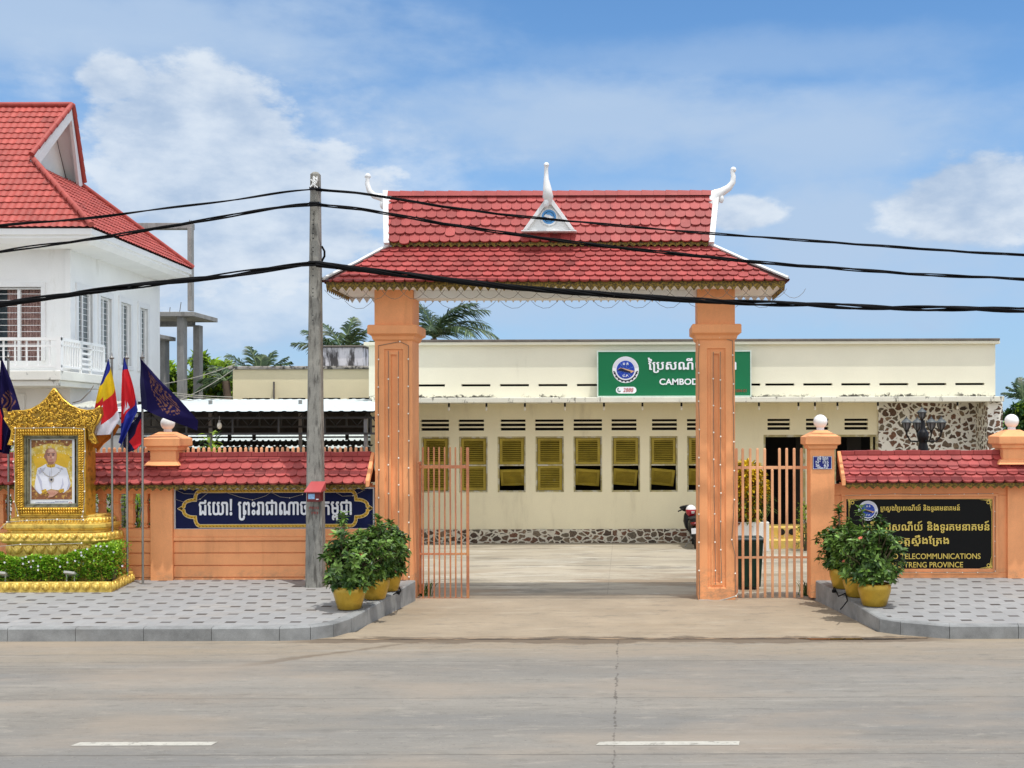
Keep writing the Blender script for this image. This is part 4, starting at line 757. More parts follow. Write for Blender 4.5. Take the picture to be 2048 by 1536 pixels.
LINES = {
'slogan':(10889,[[56,0],[131,635],[290,923],[4,2164],[220,2783],[74,3070],[139,3705],[292,4091],[250,4706],[266,5629],[54,7157],[220,7772],[49,8059],[49,8695],[76,9331],[213,9943],[250,9966]]),
'post':(6525,[[133,0],[220,288],[70,575],[83,1210],[64,2138],[109,3305],[77,3378],[150,4320],[49,4331],[76,4967],[213,5579],[250,5602]]),
'ministry':(13423,[[220,0],[49,287],[83,923],[119,1696],[53,1851],[133,2486],[220,2774],[70,3061],[83,3696],[64,4624],[109,5791],[77,5864],[150,6806],[69,7167],[105,7739],[53,7802],[67,8437],[117,9033],[78,9036],[51,9324],[76,9959],[276,10594],[51,11518],[76,12153],[69,12788],[150,13398]]),
'dept':(12495,[[76,0],[69,635],[207,1274],[109,1207],[78,1270],[133,1558],[220,1846],[70,2133],[83,2768],[64,3696],[109,4863],[77,4936],[150,5878],[69,6239],[105,6811],[53,6874],[67,7509],[117,8105],[78,8108],[51,8396],[76,9031],[276,9666],[51,10590],[76,11225],[69,11860],[150,12470]]),
'prov':(4966,[[131,0],[50,288],[65,923],[204,1558],[83,1558],[207,2351],[111,2434],[53,2486],[132,3121],[220,3409],[65,3696],[53,4331]]),
'village':(3466,[[75,0],[117,575],[76,635],[105,1221],[132,1620],[220,1908],[74,2195],[49,2830]]),
'bk':(1621,[[70,0],[49,985]]),
}

def curve_mesh(name, cu, size_fix=None):
    ob = bpy.data.objects.new('tmp', cu); COL.objects.link(ob)
    dg = bpy.context.evaluated_depsgraph_get(); me = bpy.data.meshes.new_from_object(ob.evaluated_get(dg)); me.name = name
    bpy.data.objects.remove(ob); return me
def place_text(me, name, m, parent, cx, z, Y, height=None, width=None, align='C', yref=None):
    """stand the flat lettering up in the x,z plane, scaled to its height and width in metres, facing the street"""
    xs = [v.co.x for v in me.vertices]; ys = [v.co.y for v in me.vertices]
    x0, x1, y0, y1 = min(xs), max(xs), min(ys), max(ys)
    if yref: y0, y1 = yref
    sy = height / (y1 - y0) if height else width / (x1 - x0); sx = width / (x1 - x0) if width else sy
    xm = {'C': (x0 + x1) / 2, 'L': x0, 'R': x1}[align]
    off = Vector((0, 0, 0)); q = parent
    while q: off += q.location; q = q.parent
    for v in me.vertices:
        a, b_, c = v.co; v.co = Vector((cx + (a - xm) * sx, Y - c, z + (b_ - y0) * sy)) - off
    me.materials.clear(); me.materials.append(m)
    o = bpy.data.objects.new(name, me); COL.objects.link(o); o.parent = parent; return o
def latin(name, body, m, parent, cx, z, Y, height=None, width=None, align='C', bold=.0, ext=.004, shear=0):
    cu = bpy.data.curves.new(name, 'FONT'); cu.body = body; cu.extrude = ext; cu.offset = bold; cu.resolution_u = 4; cu.shear = shear
    return place_text(curve_mesh(name, cu), name, m, parent, cx, z, Y, height, width, align)
def khmer(name, key, m, parent, cx, z, Y, height=None, width=None, align='C', bold=8, ext=.004):
    me = bpy.data.meshes.new(name); bm = bmesh.new()
    base = None
    for g, gx in LINES[key][1]:
        if g not in GLYPHS: continue
        polys = []
        for ct in GLYPHS[g].split('|'):
            pts = []
            for tok in ct.split():
                off_ = tok.startswith('-')
                if off_: tok = tok[1:]
                a, b_ = tok.split(','); pts.append((int(a) - 500, int(b_) - 500, not off_))
            full = []
            for i, p in enumerate(pts):
                q = pts[(i + 1) % len(pts)]; full.append(p)
                if not p[2] and not q[2]: full.append(((p[0] + q[0]) / 2, (p[1] + q[1]) / 2, True))
            k = next(i for i, p in enumerate(full) if p[2]); full = full[k:] + full[:k]
            poly = []; i = 0
            while i < len(full):
                p = full[i]; poly.append(p[:2]); nx = full[(i + 1) % len(full)]
                if not nx[2]:
                    e = full[(i + 2) % len(full)]
                    for s in (.25, .5, .75): poly.append(tuple((1 - s) ** 2 * p[j] + 2 * s * (1 - s) * nx[j] + s * s * e[j] for j in (0, 1)))
                    i += 2
                else: i += 1
            area = sum(poly[i - 1][0] * poly[i][1] - poly[i][0] * poly[i - 1][1] for i in range(len(poly)))
            polys.append((area, poly))
        # every stroke outline with its own holes, filled apart from strokes it crosses
        sgn = max(polys, key=lambda t: abs(t[0]))[0] > 0
        outs = [[p] for a, p in polys if (a > 0) == sgn]; bbx = lambda p: (min(c[0] for c in p), max(c[0] for c in p), min(c[1] for c in p), max(c[1] for c in p))
        for a, p in polys:
            if (a > 0) != sgn:
                h = bbx(p); c_ = [o for o in outs if bbx(o[0])[0] <= h[0] + 1 and bbx(o[0])[1] >= h[1] - 1 and bbx(o[0])[2] <= h[2] + 1 and bbx(o[0])[3] >= h[3] - 1]
                if c_: min(c_, key=lambda o: bbx(o[0])[1] - bbx(o[0])[0]).append(p)
        gms = []
        for o in outs:
            cu = bpy.data.curves.new('g', 'CURVE'); cu.dimensions = '2D'; cu.fill_mode = 'BOTH'
            for poly in o:
                sp_ = cu.splines.new('POLY'); sp_.points.add(len(poly) - 1); sp_.use_cyclic_u = True
                for w, c in zip(sp_.points, poly): w.co = (c[0] / 1000, c[1] / 1000, 0, 1)
            gms.append(curve_mesh('g', cu))
        for q, (dx, dy) in enumerate(((0, 0), (1, 0), (-1, 0), (0, 1), (0, -1), (.7, .7), (-.7, .7), (.7, -.7), (-.7, -.7))):   # strokes thickened by laying the letter down a little to each side
            for gi_, gm in enumerate(gms):
                k0 = len(bm.verts); bm.from_mesh(gm); bm.verts.ensure_lookup_table()
                for v in bm.verts[k0:]: v.co.x += gx / 1000 + dx * bold / 600; v.co.y += dy * bold / 1000; v.co.z += ext + q * .0005 + gi_ * .00012
        for gm in gms: bpy.data.meshes.remove(gm)
    bm.to_mesh(me); bm.free()
    return place_text(me, name, m, parent, cx, z, Y, height, width, align, yref=(0, .59))

# ------------------------------------------------------------------ the gate
GY0, GY1 = 22.0, 22.7                                            # front and back of the pillars
gate = thing('entrance_gate', 'tall orange gateway with a tiered red tiled roof and white horn finials', 'gateway', (-1.3, 22.35, 0))
def inset(mb, x0, x1, z0, z1, y, steps, y_in):
    """front skin with a sunk panel: rings of (inset, y) from the outside in"""
    pass
def pillar(xa, xb, zbase):
    w = xb - xa; cx = (xa + xb) / 2
    b = MB()
    zcap0, zcap1 = Z(681, GY0), Z(649, GY0)
    # shaft: sides and back as a shell, the front made of a stepped panel surround
    b.mesh([(xa, GY0, zbase), (xb, GY0, zbase), (xb, GY1, zbase), (xa, GY1, zbase), (xa, GY0, zcap0), (xb, GY0, zcap0), (xb, GY1, zcap0), (xa, GY1, zcap0)], [(1, 2, 6, 5), (3, 0, 4, 7), (2, 3, 7, 6)])
    za, zb_ = Z(1177, GY0), Z(697, GY0); lv = [(.0, 0, None), (.175, 0, 0), (.19, .03, .012), (.235, .03, .045), (.25, .012, .055), (.295, .012, .10), (.30, .05, .103)]
    rings = []
    for ins, dy, dz in lv:
        if dz is None: rings.append((xa, xb, zbase, zcap0, GY0)); continue
        k = ins * w / .7
        rings.append((xa + k, xb - k, za + dz, zb_ - dz, GY0 + dy))
    def corners(r): return [(r[0], r[4], r[2]), (r[1], r[4], r[2]), (r[1], r[4], r[3]), (r[0], r[4], r[3])]
    for r0, r1 in zip(rings, rings[1:]):
        c0, c1 = corners(r0), corners(r1)
        for i in range(4): b.poly([c0[i], c0[(i + 1) % 4], c1[(i + 1) % 4], c1[i]])
    b.poly(corners(rings[-1]))
    o = b.build('pillar', ORANGE, gate, bevel=.008)
    c = MB(); z0, z1 = zcap0, zcap1; h = z1 - z0
    e = .115
    prof = [(0, 0), (.035, .03), (.05, h * .30), (.10, h * .42), (e, h * .45), (e, h * .93), (e - .02, h), (-.02, h)]
    rings = []
    for ox, oz in prof: rings.append([(xa - ox, GY0 - ox, z0 + oz), (xb + ox, GY0 - ox, z0 + oz), (xb + ox, GY1 + ox, z0 + oz), (xa - ox, GY1 + ox, z0 + oz)])
    for a, d in zip(rings, rings[1:]):
        for i in range(4): c.poly([a[i], a[(i + 1) % 4], d[(i + 1) % 4], d[i]])
    c.poly(rings[-1]); c.build('capital', ORANGE, o, bevel=.008)
    n = MB(); n.box(xa - .005, xb + .005, GY0 - .005, GY1 + .005, z1 + .001, Z(572, GY0)); n.build('neck', ORANGE, o, bevel=.01)
    return o
pxl = (X(750, GY0), X(825, GY0)); pxr = (X(1396, GY0), X(1470, GY0))
pillar(*pxl, 0); pillar(*pxr, 0)
# roof: skirt, then a steep upper roof
ye, yu, yr = 21.42, 21.98, 22.35; yb2, yu2 = 2 * yr - ye, 2 * yr - yu
exl, exr = X(646, ye), X(1577, ye); ze = Z(561, ye); uxl, uxr = X(781, yu) , X(1419, yu); zu = Z(492, yu)
rf_ = MB()
tile_slope(rf_, [(exl, ye, ze), (exr, ye, ze), (uxr, yu, zu), (uxl, yu, zu)], .187, 7, 11, slip=.015)
tile_slope(rf_, [(exr, yb2, ze), (exl, yb2, ze), (uxl, yu2, zu), (uxr, yu2, zu)], .187, 7, 12)
tile_slope(rf_, [(exl, yb2, ze), (exl, ye, ze), (uxl, yu, zu), (uxl, yu2, zu)], .212, 7, 13)
tile_slope(rf_, [(exr, ye, ze), (exr, yb2, ze), (uxr, yu2, zu), (uxr, yu, zu)], .212, 7, 14)
rf_.build('skirt_roof', [TILE, TILE_UNDER], gate, recalc=False)
hp = MB()
for a, b in (((exl, ye, ze), (uxl, yu, zu)), ((exr, ye, ze), (uxr, yu, zu)), ((exl, yb2, ze), (uxl, yu2, zu)), ((exr, yb2, ze), (uxr, yu2, zu))):
    a, b = Vector(a), Vector(b); hp.tube([a + Vector((0, 0, .045)), a.lerp(b, .5) + Vector((0, 0, .03)), b + Vector((0, 0, .045))], .035, 6)
hp.build('hip_capping', WHITE, gate, smooth=60)
y2, y22 = 21.90, 2 * yr - 21.90; z2 = Z(482, 21.90); zr = Z(387, yr)
lx0, lx1, rx0, rx1 = X(780, y2) - .0, X(1418, y2), X(778, yr), X(1429, yr)
up_ = MB()
tile_slope(up_, [(lx0, y2, z2), (lx1, y2, z2), (rx1, yr, zr), (rx0, yr, zr)], .187, 6, 21, slip=.02)
tile_slope(up_, [(lx1, y22, z2), (lx0, y22, z2), (rx0, yr, zr), (rx1, yr, zr)], .187, 6, 22)
up_.build('upper_roof', [TILE, TILE_UNDER], gate, recalc=False)
rd = MB(); n = 27
for k in range(n):
    a, b = lerp(rx0, rx1, k / n), lerp(rx0, rx1, (k + 1) / n) + .03
    rd.mesh([(a, yr - .10, zr - .05), (a, yr - .045, zr + .055 + .004 * (k % 2)), (a, yr + .045, zr + .055 + .004 * (k % 2)), (a, yr + .10, zr - .05), (b, yr - .09, zr - .05), (b, yr - .04, zr + .045), (b, yr + .04, zr + .045), (b, yr + .09, zr - .05)], [(0, 1, 5, 4), (1, 2, 6, 5), (2, 3, 7, 6), (0, 3, 2, 1), (4, 5, 6, 7)])
rd.build('ridge_tiles', TILE, gate)
for xa, xb, sg in ((lx0, rx0, -1), (lx1, rx1, 1)):
    vg = MB()
    for ya in (y2, y22):
        a0, b0 = Vector((xa, ya, z2 - .05)), Vector((xb, yr, zr + .06)); t = .055 * sg
        d = Vector((0, -.05 if ya < yr else .05, .02))
        vs = [a0 + d, a0 + d + Vector((t * 1.9, 0, 0)), b0 + d * .6 + Vector((t * 1.9, 0, 0)), b0 + d * .6, a0 - d * 2, a0 - d * 2 + Vector((t * 1.9, 0, 0)), b0 - d * 1 + Vector((t * 1.9, 0, -.12)), b0 - d * 1 + Vector((0, 0, -.12))]
        vg.mesh(vs, [(0, 1, 2, 3), (4, 7, 6, 5), (0, 4, 5, 1), (1, 5, 6, 2), (2, 6, 7, 3), (3, 7, 4, 0)])
    xg = xa + (.01 if sg > 0 else -.01)
    vg.mesh([(xg, y2 + .04, z2 - .04), (xg, y22 - .04, z2 - .04), (xb, yr, zr)], [(0, 1, 2)])
    vg.build('verge_board', WHITE, gate, bevel=.006)
# gold pointed trim, soffit and the beam box it hangs from
tg = MB(); zt = ze - .035
nx = 58
for (a, b, d, k) in (((exl + .05, ye + .05, zt), (exr - .05, ye + .05, zt), (0, 1, 0), nx), ((exl + .05, yb2 - .05, zt), (exl + .05, ye + .05, zt), (1, 0, 0), 12), ((exr - .05, ye + .05, zt), (exr - .05, yb2 - .05, zt), (-1, 0, 0), 12)):
    zigzag(tg, a, b, .03, .145, k, d)
tg.build('gold_trim', GOLD_TRIM, gate, recalc=False)
tg2 = MB(); zigzag(tg2, (exl + .05, yb2 - .05, zt), (exr - .05, yb2 - .05, zt), .03, .17, nx, (0, -1, 0)); tg2.build('rear_trim', WHITE_OLD, gate, recalc=False)
tg3 = MB(); zigzag(tg3, (uxl - .0, y2 + .02, z2 - .03), (uxr, y2 + .02, z2 - .03), .02, .075, 44, (0, 1, 0)); tg3.build('upper_trim', GOLD_TRIM, gate, recalc=False)
sf = MB(); sf.box(exl + .08, exr - .08, ye + .09, yb2 - .09, zt - .055, zt - .015); sf.build('soffit', WHITE_OLD, gate)
bm_ = MB(); bm_.box(pxl[1] + .01, pxr[0] - .01, GY0 + .12, GY1 - .12, zt - .20, zt - .057); bm_.build('beam', WHITE_OLD, gate)
# little gable in the middle with its roundel
gx = X(1099, 21.8); gw = .48; gy = 21.78; gz0, gz1 = Z(459, gy), Z(388, gy)
gb = MB(); gb.prism([(gx - gw + .04, gz0), (gx + gw - .04, gz0), (gx, gz1 - .06)], gy + .03, yr - .02); g_ = gb.build('gable', WHITE_OLD, gate)
bb_ = MB()
for s in (-1, 1):
    a, b = Vector((gx + s * gw, gy, gz0 - .01)), Vector((gx, gy, gz1)); t = (b - a).normalized(); nn = Vector((t.z, 0, -t.x)) * (-s); w = .064
    if nn.z > 0: nn = -nn
    w = .062
    vs = [a, b, b + Vector((0, 0, -w * 2.2)), a + Vector((-s * w * 1.2, 0, 0))]
    bb_.mesh([(v.x, gy - .03, v.z) for v in vs] + [(v.x, gy + .36, v.z) for v in vs], [(0, 1, 2, 3), (4, 7, 6, 5), (0, 4, 5, 1), (1, 5, 6, 2), (2, 6, 7, 3), (3, 7, 4, 0)])
bb_.box(gx - gw - .03, gx + gw + .03, gy - .03, gy + .2, gz0 - .035, gz0 - .012); bb_.build('barge_board', WHITE, g_, bevel=.006)
rl = MB(); cz = Z(433, gy); rl.ring(gx, cz, gy + .012, .135, .165, 36, 0); rl.disc(gx, cz, gy + .014, .135, 36, 1)
for t in (-.06, 0, .06): rl.ring(gx + 0, cz, gy + .010, abs(t) + .03, abs(t) + .038, 24, 0)
rl.poly([(gx - .10, gy + .008, cz + .01), (gx + .03, gy + .008, cz - .035), (gx + .10, gy + .008, cz - .01), (gx - .06, gy + .008, cz + .05)], 0)
rl.build('roundel', [WHITE, mat('roundel_blue', (.10, .33, .66), .5, .15, 12)], g_, recalc=False)
# horn finials
def finial(path, rad, name='finial', beak=None):
    b = MB(); b.tube(path, rad, 10)
    e = Vector(path[-1]); pv_ = Vector(path[-2]); d = (e - pv_).normalized()
    b.sphere(e, (rad[-1] * 1.25, rad[-1] * 1.05, rad[-1] * 1.2), 10, 8)
    if beak: b.tube([e, e + Vector(beak)], [rad[-1] * 1.2, .006], 8)
    return b.build(name, WHITE, gate, smooth=60)
def fp(pts, Y): return [(X(a, Y), Y, Z(b, Y)) for a, b in pts]
Yf = yr
finial(fp([(781, 420), (777, 398), (762, 393), (749, 390), (740, 380), (736, 366), (737, 355), (737, 351)], Yf), [.13, .12, .07, .06, .052, .045, .038, .045], beak=(-.06, 0, -.02))
finial(fp([(1424, 412), (1432, 390), (1446, 384), (1459, 376), (1467, 365), (1468, 353), (1466, 344), (1468, 340)], Yf), [.13, .12, .08, .068, .055, .047, .04, .046], beak=(.05, 0, -.02))
finial([(gx, gy - .02, Z(408, gy)), (gx - .01, gy - .1, Z(395, gy)), (gx - .02, gy - .12, Z(380, gy)), (gx - .04, gy - .10, Z(360, gy)), (gx - .04, gy - .1, Z(342, gy)), (gx - .035, gy - .11, Z(332, gy))], [.05, .10, .08, .048, .036, .04], beak=(0, -.06, -.02))
lb = MB()
for (a, b, Y) in ((766, 408, Yf - .03), (1444, 398, Yf - .03), (1094, 406, gy - .12)): lb.sphere((X(a, Y), Y, Z(b, Y)), (.05, .05, .085), 10, 8)
lb.build('finial_pendant', WHITE, gate, smooth=180)

# ------------------------------------------------------------------ gate leaves
def leaf(name, label, xs, y, z0, ztop, rails, bw, m, frame_x, short=()):
    t = thing(name, label, 'gate', (sum(frame_x) / 2, y, 0))
    f = MB()
    for za, zb_ in rails: f.box(frame_x[0], frame_x[1], y + bw * .25, y + bw * .75, za, zb_)
    f.build('rail', m, t, bevel=.004)
    bars = []
    for i, x in enumerate(xs):
        b = MB(); zt_ = ztop if i not in short else rails[-1][0]
        b.box(x - bw / 2, x + bw / 2, y, y + bw, z0, zt_ - .02); b.frustum(x, y + bw / 2, zt_ - .02, zt_, bw, bw * .6)
        b.build('bar', m, t)
    return t
yg = 22.28
xs = [X(p, yg) for p in (845.5, 856.5, 867.5, 878, 889, 900, 910.5, 922)]
t = leaf('gate_leaf', 'open rusty barred gate leaf beside the left gateway pillar', xs, yg, Z(1196, yg), Z(893, yg), [(Z(1200, yg), Z(1194.5, yg)), (Z(1109, yg), Z(1105, yg)), (Z(936, yg), Z(929.5, yg))], .027, GATERUST, (X(838, yg), X(936, yg)))
b = MB(); b.box(X(932, yg), X(937.5, yg), yg - .006, yg + .04, Z(1200, yg), Z(894, yg)); b.build('end_post', GATERUST, t, bevel=.004)
b = MB(); b.box(X(836.5, yg), X(841, yg), yg + .07, yg + .10, Z(1187, yg), Z(925, yg)); b.tube([(X(839, yg), yg, Z(925, yg)), (X(839, yg), yg + .1, Z(925, yg))], .03, 8); b.build('hinge_bar', GATERUST, t)
yg = 22.25
xs = [X(p, yg) for p in (1473, 1485.5, 1500.5, 1515, 1529.5, 1544.5, 1559, 1573.5, 1588.5, 1603)]
t = leaf('gate_leaf', 'orange barred gate leaf shut in front of the green bin', xs, yg, Z(1199, yg), Z(897, yg), [(Z(1203, yg), Z(1198.5, yg)), (Z(1118, yg), Z(1113.5, yg)), (Z(939, yg), Z(933, yg))], .046, GATEPAINT, (X(1471, yg), X(1618, yg)), short=(5,))
b = MB(); b.box(X(1617, yg), X(1622, yg), yg - .01, yg + .06, Z(1203, yg), Z(897, yg)); b.build('end_post', GATEPAINT, t, bevel=.004)

# ------------------------------------------------------------------ boundary walls
WY = 22.1                                                        # wall face
ev, rg = 21.74, 22.22                                            # eaves and ridge of the coping roof
def coping(t, x0, x1, ends, seed):
    z0, z1 = Z(966, ev), Z(908, rg)
    r = MB(); tile_slope(r, [(x0, ev, z0), (x1, ev, z0), (x1, rg, z1), (x0, rg, z1)], .196, 4, seed, slip=.01, lip=.02)
    tile_slope(r, [(x1, 2 * rg - ev, z0), (x0, 2 * rg - ev, z0), (x0, rg, z1), (x1, rg, z1)], .196, 4, seed + 1)
    r.build('coping_roof', [TILE, TILE_UNDER], t, recalc=False)
    k = max(1, round((x1 - x0) / .25)); r = MB()
    for i in range(k):
        a, b = lerp(x0, x1, i / k) + .004, lerp(x0, x1, (i + 1) / k); h = .05 + .006 * ((i * 7) % 3)
        r.box(a, b, rg - .075, rg + .075, z1 - .03, z1 + h)
    r.build('ridge_tiles', TILE, t, bevel=.008)
    g = MB(); zigzag(g, (x0, ev + .06, z0 - .04), (x1, ev + .06, z0 - .04), .02, .085, round((x1 - x0) / .15), (0, 1, 0)); g.build('gold_trim', GOLD_TRIM, t, recalc=False)
    s = MB(); s.box(x0, x1, ev + .085, WY + .25, z0 - .05, z0 - .02); s.build('soffit', ORANGE, t)
    for e, sg in ends:
        v = MB(); v.mesh([(e, ev - .03, z0 - .06), (e, ev - .03, z0 + .06), (e, rg - .02, z1 + .05), (e, rg - .02, z1 - .14), (e + sg * .07, ev - .03, z0 - .06), (e + sg * .07, ev - .03, z0 + .06), (e + sg * .07, rg - .02, z1 + .05), (e + sg * .07, rg - .02, z1 - .14)], [(0, 1, 2, 3), (4, 7, 6, 5), (0, 4, 5, 1), (1, 5, 6, 2), (2, 6, 7, 3), (3, 7, 4, 0)])
        v.build('verge_board', ORANGE, t, bevel=.01)
def post_cap(t, cx, w, zb, z0, y0, name='post'):
    """square post through the coping: body, moulded cap, little neck and an opal ball"""
    yc = y0 + w / 2; dz = lambda p: Z(p, y0)
    b = MB(); b.box(cx - w / 2, cx + w / 2, y0, y0 + w, zb, dz(898)); o = b.build(name, ORANGE, t, bevel=.01)
    c = MB()
    pr_ = [(w / 2 - .01, 900), (w / 2 + .04, 898), (w / 2 + .045, 892), (w / 2 + .10, 889), (w / 2 + .10, 875), (w / 2 + .05, 872), (w / 2 - .12, 861.5)]
    rings = [[(cx - k, yc - k, dz(p)), (cx + k, yc - k, dz(p)), (cx + k, yc + k, dz(p)), (cx - k, yc + k, dz(p))] for k, p in pr_]
    for a, d in zip(rings, rings[1:]):
        for i in range(4): c.poly([a[i], a[(i + 1) % 4], d[(i + 1) % 4], d[i]])
    c.poly(rings[-1]); c.poly(rings[0][::-1]); c.build('cap', ORANGE, o, bevel=.008)
    g = MB(); g.lathe([(.075, dz(862)), (.07, dz(855))], cx, yc, 16); g.build('lamp_neck', WHITE, o, smooth=40)
    g = MB(); g.sphere((cx, yc, dz(844)), .132, 24, 16); g.build('globe', GLOBE, o, smooth=180)
    return o
lw = thing('boundary_wall', 'orange boundary wall with red tiled coping, balusters and ball lamp left of the gate', 'wall', (-9, WY, 0))
xw1 = X(747, WY); xp = X(325, WY)
coping(lw, -16, xw1 - .07, [(xw1 - .07, 1)], 31)
zs = .36; zpan = Z(1060, WY)
b = MB()
for x0, x1 in ((X(347, WY), xw1 + .02), (-16, X(303, WY))):
    zz = [zs] + [Z(p, WY) for p in (1152, 1128, 1103, 1079)]
    for a, c in zip(zz, zz[1:]): b.box(x0, x1, WY - .0 + .0, WY + .2, a + .001, c - .018)
    b.box(x0, x1, WY + .035, WY + .19, zs, Z(1060, WY) + .05)
    b.box(x0, x1, WY - .03, WY + .21, Z(1079, WY), Z(1072, WY)); b.box(x0, x1, WY - .012, WY + .205, Z(1072, WY) + .001, Z(1056, WY))
b.build('panel_base', ORANGE, lw, bevel=.006)
b = MB(); b.box(X(347, WY), xw1 + .02, WY + .06, WY + .2, Z(1056, WY) + .001, Z(966, ev) - .052); b.box(-16, X(303, WY), WY, WY + .2, Z(985, WY), Z(966, ev) - .052); b.build('panel', ORANGE, lw)
po = MB(); pw = .40
po.box(xp - .215, xp + .205, WY - .06, WY + .26, .3, Z(966, ev) - .051); po.build('pier', ORANGE, lw, bevel=.012)
o = post_cap(lw, X(326.5, 22.0), .48, Z(930, 22), 0, 21.98)
b = MB(); c_ = X(324, 21.95); b.frustum(c_, 22.22, Z(929, 21.95), Z(919, 21.95), .66, .52); b.build('collar', ORANGE, o, bevel=.01)
k = 0; px = 301 - 14.5
prof = [(.042, 0), (.055, .01), (.055, .04), (.03, .06), (.052, .10), (.058, .22), (.045, .36), (.055, .44), (.036, .46), (.052, .48), (.036, .50), (.05, .54), (.055, .60), (.055, .63)]
while px > -440:
    x = X(px, WY); b = MB(); z0, z1 = Z(1054, WY), Z(985, WY); s = (z1 - z0) / .63
    q = MB()
    rings = [[(x + a * r_ * 1.15, WY + .10 + c * r_ * 1.1, z0 + z_ * s) for a, c in ((-1, -1), (1, -1), (1, 1), (-1, 1))] for r_, z_ in prof]
    for a, d in zip(rings, rings[1:]):
        for i in range(4): q.poly([a[i], a[(i + 1) % 4], d[(i + 1) % 4], d[i]])
    q.build('baluster', ORANGE, lw); px -= 28.9
sp0 = MB(); x = 0; sp0.box(-.022, .022, rg + .10, rg + .14, Z(912, rg) - .25, Z(895, rg)); sp0.frustum(0, rg + .12, Z(895, rg), Z(892.5, rg), .044, .02, .04, .02)
for v in sp0.bm.verts: v.co += lw.location                       # built about the origin of the wall
sp0 = sp0.build('spike', GATEPAINT, lw); px = 733; first = True
while px > 190:
    if not 293 < px < 360:
        s_ = sp0 if first else sp0.copy()
        if not first: COL.objects.link(s_)
        first = False; s_.location = (X(px, rg + .12) - lw.location.x, -lw.location.y, -lw.location.z)
    px -= 10.5
# right wall
rw = thing('boundary_wall', 'orange boundary wall with red tiled coping framing the black name board, right of the gate', 'wall', (8, WY, 0))
x0 = X(1676, WY)
coping(rw, x0 + .07, 20, [(x0 + .07, -1)], 41)
b = MB(); b.box(X(1668, WY), 20, WY + .06, WY + .25, .3, Z(966, ev) - .052)
for c in ((X(1668, WY), 20, Z(992, WY), Z(966, ev) - .053, 0), (X(1668, WY), 20, .3, Z(1147, WY), 0)): b.box(c[0] + .001, c[1], WY + c[4], WY + .059, c[2], c[3])
b.box(X(1668, WY) + .001, X(1686, WY), WY, WY + .059, Z(1147, WY) + .001, Z(992, WY) - .001); b.box(X(1992, WY), 20, WY, WY + .059, Z(1147, WY) + .001, Z(992, WY) - .001)
b.build('panel', ORANGE, rw, bevel=.008)
fr = MB()
for i, (w0, y0) in enumerate(((0, -.02), (.05, .012))):
    xa, xb, za, zb_ = X(1682, WY) + w0, X(1996, WY) - w0, Z(1150, WY) + w0, Z(989, WY) - w0; w = .05
    for c in ((xa, xb, zb_ - w, zb_), (xa, xb, za, za + w), (xa, xa + w, za + w, zb_ - w), (xb - w, xb, za + w, zb_ - w)): fr.box(c[0], c[1], WY + y0, WY + .05 + i * .004, c[2], c[3])
fr.build('moulding', ORANGE, rw, bevel=.006)
b = MB(); b.box(X(2015, 22.03), 20, 22.03, WY - .001, .3, Z(966, ev) - .055); b.build('pier', ORANGE, rw, bevel=.01)
o = post_cap(rw, X(1644, 21.9), .45, .05, 0, 21.86)
o2 = post_cap(rw, X(2031, 22.0), .48, Z(930, 22), 0, 21.98)
b = MB(); b.frustum(X(2030, 21.95), 22.22, Z(931, 21.95), Z(921, 21.95), .66, .52); b.build('collar', ORANGE, o2, bevel=.01)

# ------------------------------------------------------------------ signs
def cusped(cx, cz, hw, hh, k=1.0):
    """the outline of the cusped cartouche, clockwise from its left point"""
    q = []
    # right upper quarter from top centre to right point, in unit box
    e = .34 * hh * 2
    up = [(0, hh)]
    xr_ = hw
    up.append((xr_ - 1.22 * hh, hh))
    for i in range(1, 7):                                         # first lobe
        t = math.pi / 2 * i / 6; up.append((xr_ - 1.22 * hh + .36 * hh * math.sin(t), hh - .46 * hh * (1 - math.cos(t))))
    for i in range(1, 9):                                         # second lobe
        t = i / 8; up.append((xr_ - .86 * hh + .60 * hh * math.sin(t * math.pi / 2), .54 * hh - .38 * hh * (1 - math.cos(t * math.pi / 2))))
    up.append((xr_ - .11 * hh, .07 * hh)); up.append((xr_, 0))
    right = up + [(x, -z) for x, z in up[::-1][1:]]
    left = [(-x, z) for x, z in right[::-1]]
    return [(cx + x, cz + z) for x, z in right[:-1] + left[:-1]]
def shrink(pts, d):
    out = []; n = len(pts)
    for i in range(n):
        a, b, c = Vector(pts[i - 1]), Vector(pts[i]), Vector(pts[(i + 1) % n])
        e1 = (b - a); e2 = (c - b)
        if e1.length < 1e-6: e1 = e2
        if e2.length < 1e-6: e2 = e1
        n1 = Vector((e1.y, -e1.x)).normalized(); n2 = Vector((e2.y, -e2.x)).normalized(); m_ = (n1 + n2)
        if m_.length < .3: m_ = n1
        m_ = m_.normalized(); k = d / max(.55, m_.dot(n1)); out.append((b.x + m_.x * k, b.y + m_.y * k))
    return out
SY = WY + .035
bs = thing('slogan_board', 'dark blue board with white script in a gold cusped border left of the gate', 'sign', ((X(348, SY) + X(749, SY)) / 2, SY, Z(1058, SY)))
xa, xb, za, zb_ = X(348, SY), X(749, SY), Z(1058, SY), Z(973, SY)
b = MB(); b.box(xa + .03, xb - .03, SY, SY + .02, za + .03, zb_ - .03); b.build('board', NAVY, bs)
b = MB()
for c in ((xa, xb, za, za + .03), (xa, xb, zb_ - .03, zb_), (xa, xa + .03, za + .03, zb_ - .03), (xb - .03, xb, za + .03, zb_ - .03)): b.box(c[0], c[1], SY - .02, SY + .022, c[2], c[3])
b.build('edge_frame', FRAMEM, bs, bevel=.004)
cx, cz = (X(354, SY) + X(748, SY)) / 2, Z(1015, SY); out = cusped(cx, cz, (X(748, SY) - X(354, SY)) / 2, .36); inn = shrink(out, .066)
b = MB()
